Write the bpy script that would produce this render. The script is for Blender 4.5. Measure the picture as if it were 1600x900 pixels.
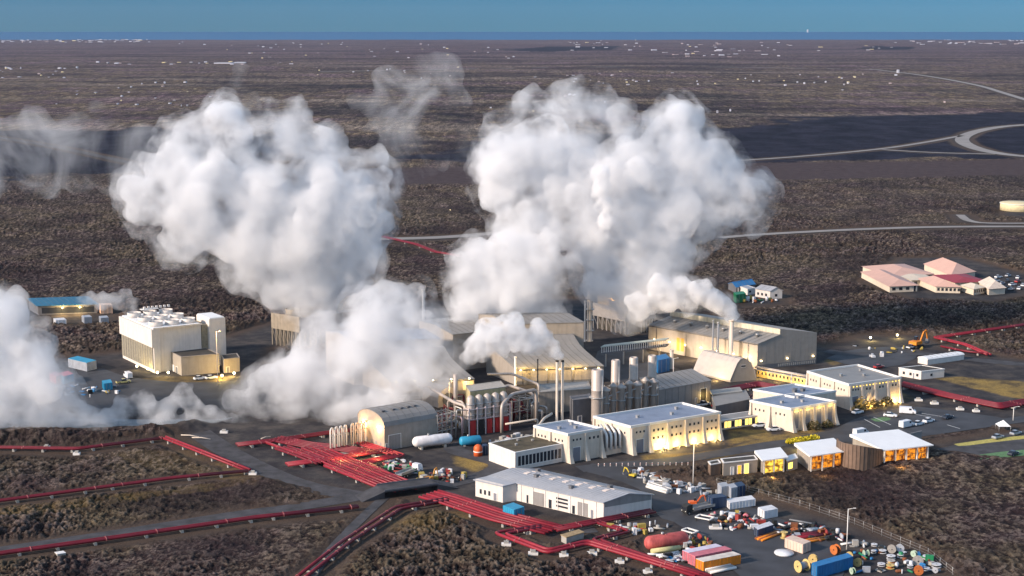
import bpy, bmesh, math, random, time
import numpy as np
from mathutils import Vector, Matrix, noise as mnoise
R = math.radians
PI = math.pi
for o in list(bpy.data.objects):
    bpy.data.objects.remove(o)
S = bpy.context.scene
COL = S.collection
random.seed(7)
rng = np.random.default_rng(7)

# ---------------------------------------------------------------- camera
CAM_H = 125.0                     # the drone's height over the plain
FPX = 2400.0                      # focal length for a 1600 px wide picture
HZ = 49.0                         # row of the horizon
PITCH = math.atan((450 - HZ) / FPX)
cam_d = bpy.data.cameras.new('camera')
cam = bpy.data.objects.new('camera', cam_d)
COL.objects.link(cam)
cam.location = (0, 0, CAM_H)
cam.rotation_euler = (PI / 2 - PITCH, 0, 0)
cam_d.sensor_width = 36
cam_d.lens = 36 * FPX / 1600
cam_d.clip_start = 1
cam_d.clip_end = 600000
S.camera = cam

# ---------------------------------------------------------------- light
SUN_EL, SUN_AZ = R(24), R(-118)   # azimuth measured from +Y clockwise: from the left, a little behind the camera
sun_d = bpy.data.lights.new('sun', 'SUN')
sun_d.energy = 3.1
sun_d.angle = R(5)
sun_d.color = (1.0, 0.83, 0.68)
sun = bpy.data.objects.new('sun', sun_d)
COL.objects.link(sun)
sd = Vector((math.sin(SUN_AZ) * math.cos(SUN_EL), math.cos(SUN_AZ) * math.cos(SUN_EL), math.sin(SUN_EL)))
sun.rotation_euler = sd.to_track_quat('Z', 'Y').to_euler()
W = bpy.data.worlds.new('World')
S.world = W
W.use_nodes = True
nt = W.node_tree
nt.nodes.clear()
sky = nt.nodes.new('ShaderNodeTexSky')
sky.sky_type = 'NISHITA'
sky.sun_disc = False
sky.sun_elevation = SUN_EL
sky.sun_rotation = SUN_AZ
sky.altitude = 100
sky.air_density = 1.3
sky.dust_density = 0.3
sky.ozone_density = 3.0
tint = nt.nodes.new('ShaderNodeMix')
tint.data_type = 'RGBA'
tint.blend_type = 'MULTIPLY'
tint.inputs[0].default_value = 1.0
# near the horizon the evening air is teal, above it is a paler, greyer overcast blue
tc = nt.nodes.new('ShaderNodeTexCoord')
sep = nt.nodes.new('ShaderNodeSeparateXYZ')
nt.links.new(tc.outputs['Generated'], sep.inputs[0])
cr = nt.nodes.new('ShaderNodeValToRGB')
cr.color_ramp.elements[0].position = 0.0
cr.color_ramp.elements[0].color = (0.050, 0.195, 0.49, 1)
cr.color_ramp.elements[1].position = 0.35
cr.color_ramp.elements[1].color = (1.0, 0.90, 0.80, 1)
e = cr.color_ramp.elements.new(0.05)
e.color = (0.033, 0.140, 0.40, 1)
nt.links.new(sep.outputs['Z'], cr.inputs[0])
nt.links.new(sky.outputs[0], tint.inputs[6])
nt.links.new(cr.outputs[0], tint.inputs[7])
bg = nt.nodes.new('ShaderNodeBackground')
bg.inputs[1].default_value = 0.135
wo = nt.nodes.new('ShaderNodeOutputWorld')
nt.links.new(tint.outputs[2], bg.inputs[0])
nt.links.new(bg.outputs[0], wo.inputs[0])

S.view_settings.view_transform = 'Standard'
S.view_settings.look = 'None'
S.view_settings.gamma = 1
S.view_settings.use_curve_mapping = False
S.view_settings.exposure = 0.95
S.render.engine = 'CYCLES'
cy = S.cycles
cy.max_bounces = 12
cy.diffuse_bounces = 2
cy.glossy_bounces = 2
cy.transmission_bounces = 2
cy.volume_bounces = 7
cy.transparent_max_bounces = 8
cy.volume_step_rate = 1.0
cy.volume_max_steps = 256
cy.use_denoising = True
try:
    cy.denoiser = 'OPENIMAGEDENOISE'
    cy.denoising_input_passes = 'RGB_ALBEDO_NORMAL'
except Exception:
    pass
cy.sample_clamp_indirect = 6

# ---------------------------------------------------------------- helpers: picture row/column -> place on the ground
CP, SP = math.cos(PITCH), math.sin(PITCH)
def G(px, py, z=0.0):
    """ground point (at height z) seen at this place of the 1600x900 photograph"""
    dx, dy, dz = px - 800.0, FPX, -(py - 450.0)
    Y = dy * CP + dz * SP
    Z = -dy * SP + dz * CP
    t = (z - CAM_H) / Z
    return Vector((dx * t, Y * t, z))
def HT(base, ytop):
    """height of a thing standing at base whose top is seen at row ytop"""
    y = base[1]
    k = -(ytop - 450.0) / FPX      # tan over axis
    # Zc/Yc = k with Yc = y*CP - (z-H)*SP ; Zc = y*SP + (z-H)*CP
    w = y * (k * CP - SP) / (CP + k * SP)
    return w + CAM_H
def MPP(py):
    """metres per photograph pixel for something standing on the ground at row py"""
    g = G(800, py)
    return math.hypot(g.y, CAM_H) / FPX

# ---------------------------------------------------------------- materials
MATS = {}
def newmat(name):
    m = bpy.data.materials.new(name)
    m.use_nodes = True
    m.node_tree.nodes.clear()
    return m
def N(t, typ, **kw):
    n = t.nodes.new(typ)
    for k, v in kw.items():
        setattr(n, k, v)
    return n
def mat(name, col, rough=0.7, metal=0.0, var=0.12, scale=0.6, ribs=None, ribamt=0.25, dirt=0.0, emit=None, estr=0.0, bump=0.0, spec=0.4):
    """painted metal / concrete / plastic: a base colour broken by two noises, optional cladding ribs (period in m) and streaky dirt"""
    if name in MATS:
        return MATS[name]
    m = newmat(name)
    t = m.node_tree
    L = t.links.new
    out = N(t, 'ShaderNodeOutputMaterial')
    b = N(t, 'ShaderNodeBsdfPrincipled')
    L(b.outputs[0], out.inputs[0])
    b.inputs['Roughness'].default_value = rough
    b.inputs['Metallic'].default_value = metal
    b.inputs['Specular IOR Level'].default_value = spec
    if emit:
        b.inputs['Emission Color'].default_value = (*emit, 1)
        b.inputs['Emission Strength'].default_value = estr
    geo = N(t, 'ShaderNodeNewGeometry')
    n1 = N(t, 'ShaderNodeTexNoise')
    n1.inputs['Scale'].default_value = scale
    n1.inputs['Detail'].default_value = 5
    L(geo.outputs['Position'], n1.inputs['Vector'])
    mr = N(t, 'ShaderNodeMapRange')
    mr.inputs[1].default_value = 0.3
    mr.inputs[2].default_value = 0.7
    mr.inputs[3].default_value = 1 - var
    mr.inputs[4].default_value = 1 + var
    L(n1.outputs[0], mr.inputs[0])
    fac = mr.outputs[0]
    if dirt:
        mp = N(t, 'ShaderNodeMapping')
        mp.inputs['Scale'].default_value = (1.3, 1.3, 0.12)
        L(geo.outputs['Position'], mp.inputs[0])
        n2 = N(t, 'ShaderNodeTexNoise')
        n2.inputs['Scale'].default_value = 1.0
        n2.inputs['Detail'].default_value = 6
        L(mp.outputs[0], n2.inputs['Vector'])
        m2 = N(t, 'ShaderNodeMapRange')
        m2.inputs[1].default_value = 0.45
        m2.inputs[2].default_value = 0.75
        m2.inputs[3].default_value = 1
        m2.inputs[4].default_value = 1 - dirt
        L(n2.outputs[0], m2.inputs[0])
        mm = N(t, 'ShaderNodeMath', operation='MULTIPLY')
        L(fac, mm.inputs[0]); L(m2.outputs[0], mm.inputs[1])
        fac = mm.outputs[0]
    vm = N(t, 'ShaderNodeVectorMath', operation='SCALE')
    vm.inputs[0].default_value = col
    L(fac, vm.inputs['Scale'])
    L(vm.outputs[0], b.inputs['Base Color'])
    if bump:
        bp = N(t, 'ShaderNodeBump')
        bp.inputs['Distance'].default_value = bump
        n3 = N(t, 'ShaderNodeTexNoise')
        n3.inputs['Scale'].default_value = 2.5
        n3.inputs['Detail'].default_value = 6
        L(geo.outputs['Position'], n3.inputs['Vector'])
        L(n3.outputs[0], bp.inputs['Height'])
        L(bp.outputs[0], b.inputs['Normal'])
    MATS[name] = m
    return m
def emis(name, col, st):
    if name in MATS:
        return MATS[name]
    m = newmat(name)
    t = m.node_tree
    out = N(t, 'ShaderNodeOutputMaterial')
    e = N(t, 'ShaderNodeEmission')
    e.inputs[0].default_value = (*col, 1)
    e.inputs[1].default_value = st
    t.links.new(e.outputs[0], out.inputs[0])
    MATS[name] = m
    return m

# ---------------------------------------------------------------- mesh builder
class MB:
    """collects shapes, then links them as ONE mesh object"""
    def __init__(s):
        s.v = []; s.f = []; s.mi = []; s.cur = 0
        s.smooth = []
    def m(s, i):
        s.cur = i; return s
    def add(s, vs, fs, smooth=False):
        b = len(s.v)
        s.v += [tuple(v) for v in vs]
        for f in fs:
            s.f.append(tuple(b + i for i in f)); s.mi.append(s.cur); s.smooth.append(smooth)
        return s
    def prism(s, poly, z0, z1, cap=True):
        """vertical prism over a 2-D polygon (any winding), z1 may be a list of heights"""
        pts = [(p[0], p[1]) for p in poly]
        a = sum(pts[i][0] * pts[(i + 1) % len(pts)][1] - pts[(i + 1) % len(pts)][0] * pts[i][1] for i in range(len(pts)))
        zt = list(z1) if hasattr(z1, '__len__') else [z1] * len(pts)
        zb = list(z0) if hasattr(z0, '__len__') else [z0] * len(pts)
        if a < 0:
            pts.reverse(); zt.reverse(); zb.reverse()
        n = len(pts)
        vs = [(p[0], p[1], zb[i]) for i, p in enumerate(pts)] + [(p[0], p[1], zt[i]) for i, p in enumerate(pts)]
        fs = [(i, (i + 1) % n, n + (i + 1) % n, n + i) for i in range(n)]
        if cap:
            fs += [tuple(range(n - 1, -1, -1)), tuple(range(n, 2 * n))]
        return s.add(vs, fs)
    def box(s, c, u, v, hu, hv, z0, z1):
        """box centred at c (xy), half sizes hu, hv along unit axes u, v"""
        c = Vector((c[0], c[1])); u = Vector((u[0], u[1])); v = Vector((v[0], v[1]))
        return s.prism([c - u * hu - v * hv, c + u * hu - v * hv, c + u * hu + v * hv, c - u * hu + v * hv], z0, z1)
    def hexa(s, p):
        """8 corners: bottom 0-3, top 4-7"""
        c = sum((Vector(q) for q in p), Vector()) / 8
        fs = [(3, 2, 1, 0), (4, 5, 6, 7), (0, 1, 5, 4), (1, 2, 6, 5), (2, 3, 7, 6), (3, 0, 4, 7)]
        q = [Vector(x) for x in p]
        out = []
        for f in fs:
            a, b, d = q[f[0]], q[f[1]], q[f[2]]
            n = (b - a).cross(d - b)
            fc = sum((q[i] for i in f), Vector()) / 4
            out.append(f if n.dot(fc - c) >= 0 else tuple(reversed(f)))
        return s.add(q, out)
    def tube(s, pts, r, seg=8, cap=True, smooth=True):
        """round pipe along a polyline; r a number or a list"""
        P = [Vector(p) for p in pts]
        n = len(P)
        rr = list(r) if hasattr(r, '__len__') else [r] * n
        T = []
        for i in range(n):
            a = (P[i] - P[i - 1]).normalized() if i else None
            b = (P[i + 1] - P[i]).normalized() if i < n - 1 else None
            T.append(((a or b) + (b or a)).normalized() if (a or b).dot(b or a) > -0.99 else (b or a))
        up = Vector((0, 0, 1)) if abs(T[0].z) < 0.9 else Vector((1, 0, 0))
        x = T[0].cross(up).normalized()
        vs = []
        for i in range(n):
            if i:
                x = (x - T[i] * x.dot(T[i]))
                x = x.normalized() if x.length > 1e-6 else T[i].orthogonal().normalized()
            y = T[i].cross(x)
            k = 1.0
            if 0 < i < n - 1:
                k = 1 / max(0.5, (P[i] - P[i - 1]).normalized().dot(T[i]))
            for j in range(seg):
                a = 2 * PI * j / seg
                vs.append(P[i] + (x * math.cos(a) + y * math.sin(a)) * rr[i] * (k if False else 1))
        fs = []
        for i in range(n - 1):
            for j in range(seg):
                j2 = (j + 1) % seg
                fs.append((i * seg + j, (i + 1) * seg + j, (i + 1) * seg + j2, i * seg + j2)[::-1])
        s.add(vs, fs, smooth)
        if cap:
            b = len(s.v) - len(vs)
            s.f.append(tuple(b + j for j in range(seg))[::-1]); s.mi.append(s.cur); s.smooth.append(False)
            s.f.append(tuple(b + (n - 1) * seg + j for j in range(seg))); s.mi.append(s.cur); s.smooth.append(False)
        return s
    def cyl(s, c, r, z0, z1, seg=16, r2=None):
        return s.tube([(c[0], c[1], z0), (c[0], c[1], z1)], [r, r if r2 is None else r2], seg)
    def lathe(s, c, prof, seg=16):
        """prof: (radius, z) from the bottom up"""
        vs = []
        for (r, z) in prof:
            for j in range(seg):
                a = 2 * PI * j / seg
                vs.append((c[0] + r * math.cos(a), c[1] + r * math.sin(a), z))
        fs = []
        for i in range(len(prof) - 1):
            for j in range(seg):
                j2 = (j + 1) % seg
                fs.append((i * seg + j, i * seg + j2, (i + 1) * seg + j2, (i + 1) * seg + j))
        fs.append(tuple(range(seg - 1, -1, -1)))
        fs.append(tuple((len(prof) - 1) * seg + j for j in range(seg)))
        return s.add(vs, fs, True)
    def loft(s, secs, closed=True, cap=True, smooth=False):
        n = len(secs[0])
        vs = [p for sec in secs for p in sec]
        fs = []
        for i in range(len(secs) - 1):
            for j in range(n if closed else n - 1):
                j2 = (j + 1) % n
                fs.append((i * n + j, i * n + j2, (i + 1) * n + j2, (i + 1) * n + j))
        if cap:
            fs.append(tuple(range(n - 1, -1, -1)))
            fs.append(tuple((len(secs) - 1) * n + j for j in range(n)))
        return s.add(vs, fs, smooth)
    def build(s, name, mats, parent=None, origin=None, fix=False):
        me = bpy.data.meshes.new(name)
        org = Vector(origin) if origin is not None else Vector((0, 0, 0))
        me.from_pydata([tuple(Vector(v) - org) for v in s.v], [], s.f)
        if not isinstance(mats, (list, tuple)):
            mats = [mats]
        for m_ in mats:
            me.materials.append(m_)
        me.polygons.foreach_set('material_index', s.mi)
        me.polygons.foreach_set('use_smooth', s.smooth)
        me.update()
        if fix:
            bm = bmesh.new(); bm.from_mesh(me); bmesh.ops.recalc_face_normals(bm, faces=bm.faces); bm.to_mesh(me); bm.free()
        o = bpy.data.objects.new(name, me)
        COL.objects.link(o)
        if parent is not None:
            o.parent = parent
        elif origin is not None:
            o.location = org
        return o

def tag(o, label=None, cat=None, group=None, kind=None):
    if label: o['label'] = label
    if cat: o['category'] = cat
    if group: o['group'] = group
    if kind: o['kind'] = kind
    return o
def thing(name, label, cat, loc=(0, 0, 0), rz=0.0, group=None):
    o = bpy.data.objects.new(name, None)
    o.empty_display_size = 1
    COL.objects.link(o)
    o.location = (loc[0], loc[1], loc[2] if len(loc) > 2 else 0)
    o.rotation_euler = (0, 0, rz)
    return tag(o, label, cat, group)
KIDS = {}
def copy_thing(root, loc, rz=None, label=None, mats=None):
    """a copy of a thing with copies of its parts and sub-parts (shared meshes); mats swaps a part's material by part name"""
    r = root.copy(); COL.objects.link(r)
    r.location = (loc[0], loc[1], loc[2] if len(loc) > 2 else 0)
    if rz is not None: r.rotation_euler = (0, 0, rz)
    if label: r['label'] = label
    for ch in KIDS.setdefault(root.name, [c for c in root.children]):
        c = ch.copy(); COL.objects.link(c); c.parent = r
        if mats and ch.name.split('.')[0] in mats:
            c.data = ch.data.copy(); c.data.materials[0] = mats[ch.name.split('.')[0]]
        for g in ch.children:
            d = g.copy(); COL.objects.link(d); d.parent = c
    return r
def struct(name, mb, m, z=None):
    return tag(mb.build(name, m), kind='structure')
# ---------------------------------------------------------------- where the red pipelines run (picture points), used by the ground too
PIPES = []
def P_(*a, **k): PIPES.append((a, k))
P_('pair of red pipes on blocks running to the left edge before the pond', [(-60, 703), (0, 704), (122, 706), (255, 689)], 2, 1.2)
P_('bright red double pipe slanting from the pond ridge down to the road', [(256, 688), (300, 705), (388, 740)], 2, 1.5, m='b')
P_('dark red pipe crossing the left lava field to the road corner', [(-60, 795), (0, 788), (150, 768), (270, 752), (388, 741)], 2, 1.0)
P_('long red pipe following the lower side of the left road', [(-60, 880), (0, 871), (200, 843), (400, 814), (560, 797)], 2, 1.1, .42)
P_('red double pipe climbing from the bottom edge beside the dirt track', [(450, 925), (540, 853), (622, 799), (700, 786)], 2, 2.0, .42)
P_('wide bed of seven parallel red pipes above the road crossing', [(478, 704), (526, 724), (575, 744), (638, 769)], 7, 1.45, .36, m='b', mats_alt='a')
P_('single bright red pipe along the lower side of the wide pipe bed', [(507, 733), (545, 748), (602, 772)], 1, 1.2, .45, m='b')
P_('wide bed of red pipes running from the crossing to the white workshop', [(670, 777), (700, 785), (780, 812), (866, 834)], 6, 1.5, .36, m='b', mats_alt='a')
P_('three red pipes passing right in front of the workshop gable', [(866, 833), (940, 819), (1020, 804)], 3, 1.2, .36)
P_('red double pipe loop on white footings below the workshop', [(846, 829), (780, 839), (856, 868), (918, 853), (1000, 878), (1090, 906)], 2, 1.6, .42, m='b')
P_('red double pipe from the workshop corner down to the bottom edge', [(935, 822), (980, 836), (930, 849), (1020, 880), (1110, 908)], 2, 1.3, .38)
P_('red pipe group running left from the arched hall over the yard', [(370, 700), (440, 692), (520, 680), (560, 676)], 3, 1.3, .34)
P_('bright red pipe slanting down left of the pipe loops', [(415, 696), (450, 709), (492, 723)], 1, 1.2, .45, m='b')
P_('red pipe bed branching below the tall white pipe loops', [(440, 704), (475, 716), (506, 728)], 4, 1.5, .34)
P_('red pipes crossing the yard just below the white pipe loops', [(448, 731), (520, 722), (560, 715), (612, 708)], 3, 1.3, .36, m='b')
P_('orange lit red pipes along the foot of the arched hall', [(560, 696), (585, 704), (622, 716), (560, 730)], 4, 1.1, .28, m='b')
P_('red pipe bundle entering the yard under the arched hall end', [(430, 690), (480, 700), (540, 706), (575, 712)], 5, 1.3, .30)
P_('red pipe rising towards the separators left of the columns', [(650, 770), (600, 740), (575, 728)], 1, 1, .3)
P_('thick bed of dark red pipes right of the square cream building', [(1405, 603), (1480, 622), (1562, 639), (1640, 626), (1720, 612)], 4, 1.5, .42)
P_('red pipe crossing the lava at the right edge', [(1720, 492), (1600, 511), (1462, 531)], 2, 1.6, .45)
P_('bright red pipe slanting down from the lava beside the long white store', [(1462, 531), (1508, 542), (1545, 558)], 2, 1.6, .4, m='b')
P_('short red pipe ending right of the long white store', [(1470, 545), (1510, 553), (1545, 557)], 1, 1.6, .4)
P_('far red pipe by the north road beyond the steam', [(598, 372), (650, 384), (680, 396), (720, 403)], 2, 2.0, .38, every=20)
P_('red pipes on the ground beside the store hall roof', [(1020, 606), (1045, 600), (1075, 588)], 5, 2.0, .5, m='b')
P_('dark red pipes between the arched shelter and the low annex', [(1120, 618), (1150, 611), (1185, 604), (1240, 615)], 4, 1.4, .4)
P_('dark red pipes behind the cream buildings leading right', [(1115, 640), (1170, 632), (1180, 622)], 3, 1.2, .35)
P_('red pipe tangle left of the separator bank', [(655, 690), (680, 676), (700, 660), (690, 650)], 3, 1.4, .28)
# ---------------------------------------------------------------- ground: one sheet to the horizon with real lava relief
def _hash(ix, iy, seed):
    h = (ix.astype(np.int64) * 374761393 + iy.astype(np.int64) * 668265263 + seed * 1442695041) & 0xFFFFFFFF
    h = ((h ^ (h >> 13)) * 1274126177) & 0xFFFFFFFF
    return ((h ^ (h >> 16)) & 0xFFFFFF) / float(0xFFFFFF)
def vnoise(x, y, seed=0):
    ix = np.floor(x); iy = np.floor(y)
    fx = x - ix; fy = y - iy
    fx = fx * fx * (3 - 2 * fx); fy = fy * fy * (3 - 2 * fy)
    a = _hash(ix, iy, seed); b = _hash(ix + 1, iy, seed)
    c = _hash(ix, iy + 1, seed); d = _hash(ix + 1, iy + 1, seed)
    return (a + (b - a) * fx) * (1 - fy) + (c + (d - c) * fx) * fy
def fbm(x, y, oct=4, seed=0, gain=0.5):
    s = np.zeros_like(x); a = 1.0; t = 0.0
    c, sn = math.cos(0.7), math.sin(0.7)
    for o in range(oct):
        s += a * vnoise(x, y, seed + o * 17); t += a
        x, y = (x * c - y * sn) * 2.03 + 11.3, (x * sn + y * c) * 2.03 + 5.7
        a *= gain
    return s / t
def polydist(x, y, poly):
    """signed distance (m) to a polygon, negative inside"""
    P = np.array([(p[0], p[1]) for p in poly])
    d = np.full(x.shape, 1e9); inside = np.zeros(x.shape, bool)
    n = len(P)
    for i in range(n):
        ax, ay = P[i]; bx, by = P[(i + 1) % n]
        ex, ey = bx - ax, by - ay
        t = np.clip(((x - ax) * ex + (y - ay) * ey) / (ex * ex + ey * ey + 1e-9), 0, 1)
        d = np.minimum(d, np.hypot(x - ax - t * ex, y - ay - t * ey))
        c = ((ay > y) != (by > y)) & (x < (bx - ax) * (y - ay) / (by - ay + 1e-12) + ax)
        inside ^= c
    return np.where(inside, -d, d)
def linedist(x, y, line):
    P = np.array([(p[0], p[1]) for p in line])
    d = np.full(x.shape, 1e9)
    for i in range(len(P) - 1):
        ax, ay = P[i]; bx, by = P[i + 1]
        ex, ey = bx - ax, by - ay
        t = np.clip(((x - ax) * ex + (y - ay) * ey) / (ex * ex + ey * ey + 1e-9), 0, 1)
        d = np.minimum(d, np.hypot(x - ax - t * ex, y - ay - t * ey))
    return d
def GP(pts):
    return [G(*p) for p in pts]

YARD = GP([(30, 562), (190, 548), (300, 540), (430, 500), (640, 470), (760, 462), (1010, 468), (1150, 500), (1290, 540), (1340, 522),
           (1450, 522), (1490, 545), (1600, 560), (1750, 575), (1750, 735), (1600, 716), (1450, 700), (1250, 733), (1105, 745), (1120, 762), (1200, 780),
           (1330, 812), (1440, 858), (1500, 905), (1540, 960), (1180, 960), (1050, 900), (1000, 860), (1010, 830), (930, 822), (860, 818), (780, 803), (700, 780),
           (640, 772), (560, 790), (400, 812), (200, 843), (0, 872), (-200, 900), (-200, 880), (0, 852), (200, 823), (350, 798), (470, 789), (540, 776),
           (420, 748), (345, 718), (290, 692), (250, 672), (190, 662), (60, 640), (-50, 640), (-50, 600)])
TRACK = GP([(585, 775), (628, 775), (560, 845), (515, 905), (480, 960), (420, 960), (470, 900), (530, 840)])
ISLE = [  # lava left standing inside the yard
    GP([(430, 545), (520, 520), (640, 505), (640, 530), (480, 560), (420, 575)]),
    GP([(1010, 738), (1105, 722), (1160, 722), (1240, 712), (1240, 734), (1120, 742), (1090, 752), (1020, 745)]),
    GP([(1440, 682), (1560, 660), (1585, 668), (1450, 690)]),
]
BAND = GP([(560, 262), (1150, 255), (1700, 247), (1700, 272), (1150, 284), (560, 290)])          # bare brown plain
BLACK = GP([(560, 258), (740, 215), (1110, 204), (1180, 197), (1190, 189), (1270, 182), (1600, 175), (1750, 172), (1750, 247), (1150, 253)])
BLACK2 = GP([(-100, 205), (240, 200), (420, 215), (460, 262), (200, 268), (-100, 285)])
POND = GP([(-40, 640), (60, 640), (200, 655), (330, 655), (372, 650), (330, 662), (240, 664), (120, 668), (-40, 668)])
ROADS = {  # name: (picture points, width m)
    'loop_road': ([(1700, 190), (1600, 195), (1555, 199), (1518, 207), (1500, 217), (1510, 227), (1545, 238), (1600, 245), (1700, 250)], 16),
    'approach_road': ([(1140, 252), (1250, 245), (1380, 233), (1450, 222), (1503, 212)], 8),
    'slip_road': ([(1378, 234), (1460, 239), (1555, 241)], 8),
    'plain_road': ([(1125, 372), (1180, 367), (1350, 358), (1500, 354), (1720, 355)], 8),
    'north_road': ([(590, 374), (690, 372), (780, 364)], 11),
    'far_highway': ([(1360, 108), (1440, 117), (1530, 133), (1570, 146), (1700, 185)], 14),
    'distant_road': ([(500, 112), (880, 105), (1100, 104), (1380, 109)], 25),
    'tank_track': ([(1500, 336), (1512, 346), (1545, 350), (1700, 348)], 6),
    'left_track': ([(-50, 207), (90, 230), (150, 243), (210, 256)], 10),
}
t0 = time.time()
d_near = 125.0 / np.linspace(125 / 245.0, 125 / 1500.0, 880)
d_far = 125.0 / np.linspace(125 / 1500.0, 125 / 23500.0, 190)[1:]
dd = np.concatenate([d_near, d_far])
tt = np.linspace(-0.47, 0.47, 1300)
DX, DD = np.meshgrid(tt, dd)
gx = (DX * DD).ravel(); gy = DD.ravel()
nr, nc = len(dd), len(tt)
yd = polydist(gx, gy, YARD)
td = polydist(gx, gy, TRACK)
flat = np.minimum(yd, td)
for isl in ISLE:
    flat = np.maximum(flat, -polydist(gx, gy, isl))
rd = np.full(gx.shape, 1e9)
for _p, _w in ROADS.values():
    rd = np.minimum(rd, linedist(gx, gy, GP(_p)) - _w / 2 - 6)
PADS = [GP([(1335, 440), (1420, 468), (1560, 472), (1610, 462), (1620, 430), (1500, 400), (1400, 402)]), GP([(1565, 315), (1660, 315), (1660, 340), (1560, 338)]),
        GP([(1130, 462), (1160, 480), (1235, 476), (1230, 455), (1140, 448)]), GP([(20, 478), (180, 474), (190, 500), (120, 508), (20, 502)])]
for _a, _k in PIPES: rd = np.minimum(rd, linedist(gx, gy, GP(_a[1])) - _a[2] * .7 - 2.0)
for _p in PADS: rd = np.minimum(rd, polydist(gx, gy, _p))
flat = np.minimum(flat, rd)
bd = np.minimum(polydist(gx, gy, BAND), 1e9)
k1 = np.minimum(polydist(gx, gy, BLACK), np.minimum(polydist(gx, gy, GP([(770, 78), (860, 73), (970, 72), (965, 77), (850, 81)])), polydist(gx, gy, GP([(1335, 77), (1360, 72), (1430, 73), (1425, 78)])))); k2 = polydist(gx, gy, BLACK2)
pd_ = polydist(gx, gy, POND)
flat = np.minimum(flat, pd_)
edge_n = (fbm(gx / 6, gy / 6, 4, 3) - 0.5) * 6
lava = np.clip((flat + edge_n * 0.6) / 3.0, 0, 1)
far = np.clip((gy - 900) / 900, 0, 1)
band = np.clip((-(bd + edge_n * 4)) / 12.0, 0, 1)
black = np.clip((-(np.minimum(k1, k2) + (fbm(gx / 60, gy / 60, 5, 21) - 0.5) * 160)) / 14.0, 0, 1) * (1 - band)
# relief: humps, broken rubble and clefts
h1 = fbm(gx / 16, gy / 16, 3, 31)
h2 = 1 - np.abs(fbm(gx / 2.6, gy / 3.4, 4, 47, 0.66) - 0.5) * 5
h3 = fbm(gx / 0.95, gy / 1.5, 3, 61, 0.75)
rough = 0.35 + 0.95 * np.clip((fbm(gx / 70, gy / 110, 3, 83) - 0.34) / 0.3, 0, 1)
rel = (h1 - 0.42) * 2.0 + (h2 * 0.75 + (h3 - 0.5) * 1.15 + 0.2) * rough
rel2 = np.clip(rel, -0.6, 3)
z = lava * (1 - band) * rel2 * (1 - 0.55 * far) * (1 - 0.6 * black)
z += far * (fbm(gx / 420, gy / 420, 3, 5) - 0.5) * 9 * np.clip((gy - 900) / 2500, 0, 1) * np.clip(rd / 30, 0, 1)
z += (1 - lava) * (fbm(gx / 9, gy / 9, 3, 77) - 0.5) * 0.06 - 0.06
# ridge that holds the pond at the lower left
rl = linedist(gx, gy, GP([(-40, 690), (60, 683), (160, 688), (250, 676), (300, 666)]))
z += np.exp(-(rl / 5.0) ** 2) * (1.2 + 1.6 * fbm(gx / 3, gy / 3, 3, 9))
z = np.where(pd_ < 0, -0.5, z)
# far shore: the land ends in low points
me = bpy.data.meshes.new('ground')
nv = nr * nc
me.vertices.add(nv)
co = np.empty((nv, 3), np.float32)
co[:, 0] = gx; co[:, 1] = gy; co[:, 2] = z
me.vertices.foreach_set('co', co.ravel())
i = np.arange(nr - 1)[:, None] * nc + np.arange(nc - 1)[None, :]
quads = np.stack([i, i + 1, i + nc + 1, i + nc], -1).reshape(-1, 4).astype(np.int32)
me.loops.add(quads.size)
me.loops.foreach_set('vertex_index', quads.ravel())
me.polygons.add(len(quads))
me.polygons.foreach_set('loop_start', np.arange(0, quads.size, 4, dtype=np.int32))
me.polygons.foreach_set('loop_total', np.full(len(quads), 4, np.int32))
me.update(calc_edges=True)
# kind of surface per place: r lava, g bare brown band / dry grass, b fresh black lava
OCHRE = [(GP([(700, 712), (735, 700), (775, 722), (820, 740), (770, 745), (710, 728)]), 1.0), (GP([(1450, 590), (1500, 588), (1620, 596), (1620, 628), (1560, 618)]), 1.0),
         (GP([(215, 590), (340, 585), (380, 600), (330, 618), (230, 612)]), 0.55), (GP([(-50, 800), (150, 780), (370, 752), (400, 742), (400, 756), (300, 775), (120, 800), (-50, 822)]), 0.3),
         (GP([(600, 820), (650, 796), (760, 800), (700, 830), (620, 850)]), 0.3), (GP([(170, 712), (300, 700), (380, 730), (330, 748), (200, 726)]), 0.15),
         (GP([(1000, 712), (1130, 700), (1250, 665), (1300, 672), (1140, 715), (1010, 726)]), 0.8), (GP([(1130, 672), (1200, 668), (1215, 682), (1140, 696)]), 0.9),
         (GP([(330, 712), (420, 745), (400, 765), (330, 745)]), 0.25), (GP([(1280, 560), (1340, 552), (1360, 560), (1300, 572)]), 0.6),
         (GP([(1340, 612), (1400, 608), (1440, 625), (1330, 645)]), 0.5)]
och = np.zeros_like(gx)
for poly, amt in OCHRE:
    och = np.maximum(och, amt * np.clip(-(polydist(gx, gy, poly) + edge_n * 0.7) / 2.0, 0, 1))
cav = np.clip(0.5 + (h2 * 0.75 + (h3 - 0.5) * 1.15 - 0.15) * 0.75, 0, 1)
ca = me.color_attributes.new('surf', 'FLOAT_COLOR', 'POINT')
cc = np.stack([lava, band, black, cav], -1).astype(np.float32)
ca.data.foreach_set('color', cc.ravel())
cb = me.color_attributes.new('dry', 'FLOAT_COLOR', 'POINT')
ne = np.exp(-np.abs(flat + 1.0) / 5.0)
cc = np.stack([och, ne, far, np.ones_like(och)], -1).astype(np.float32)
cb.data.foreach_set('color', cc.ravel())

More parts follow.
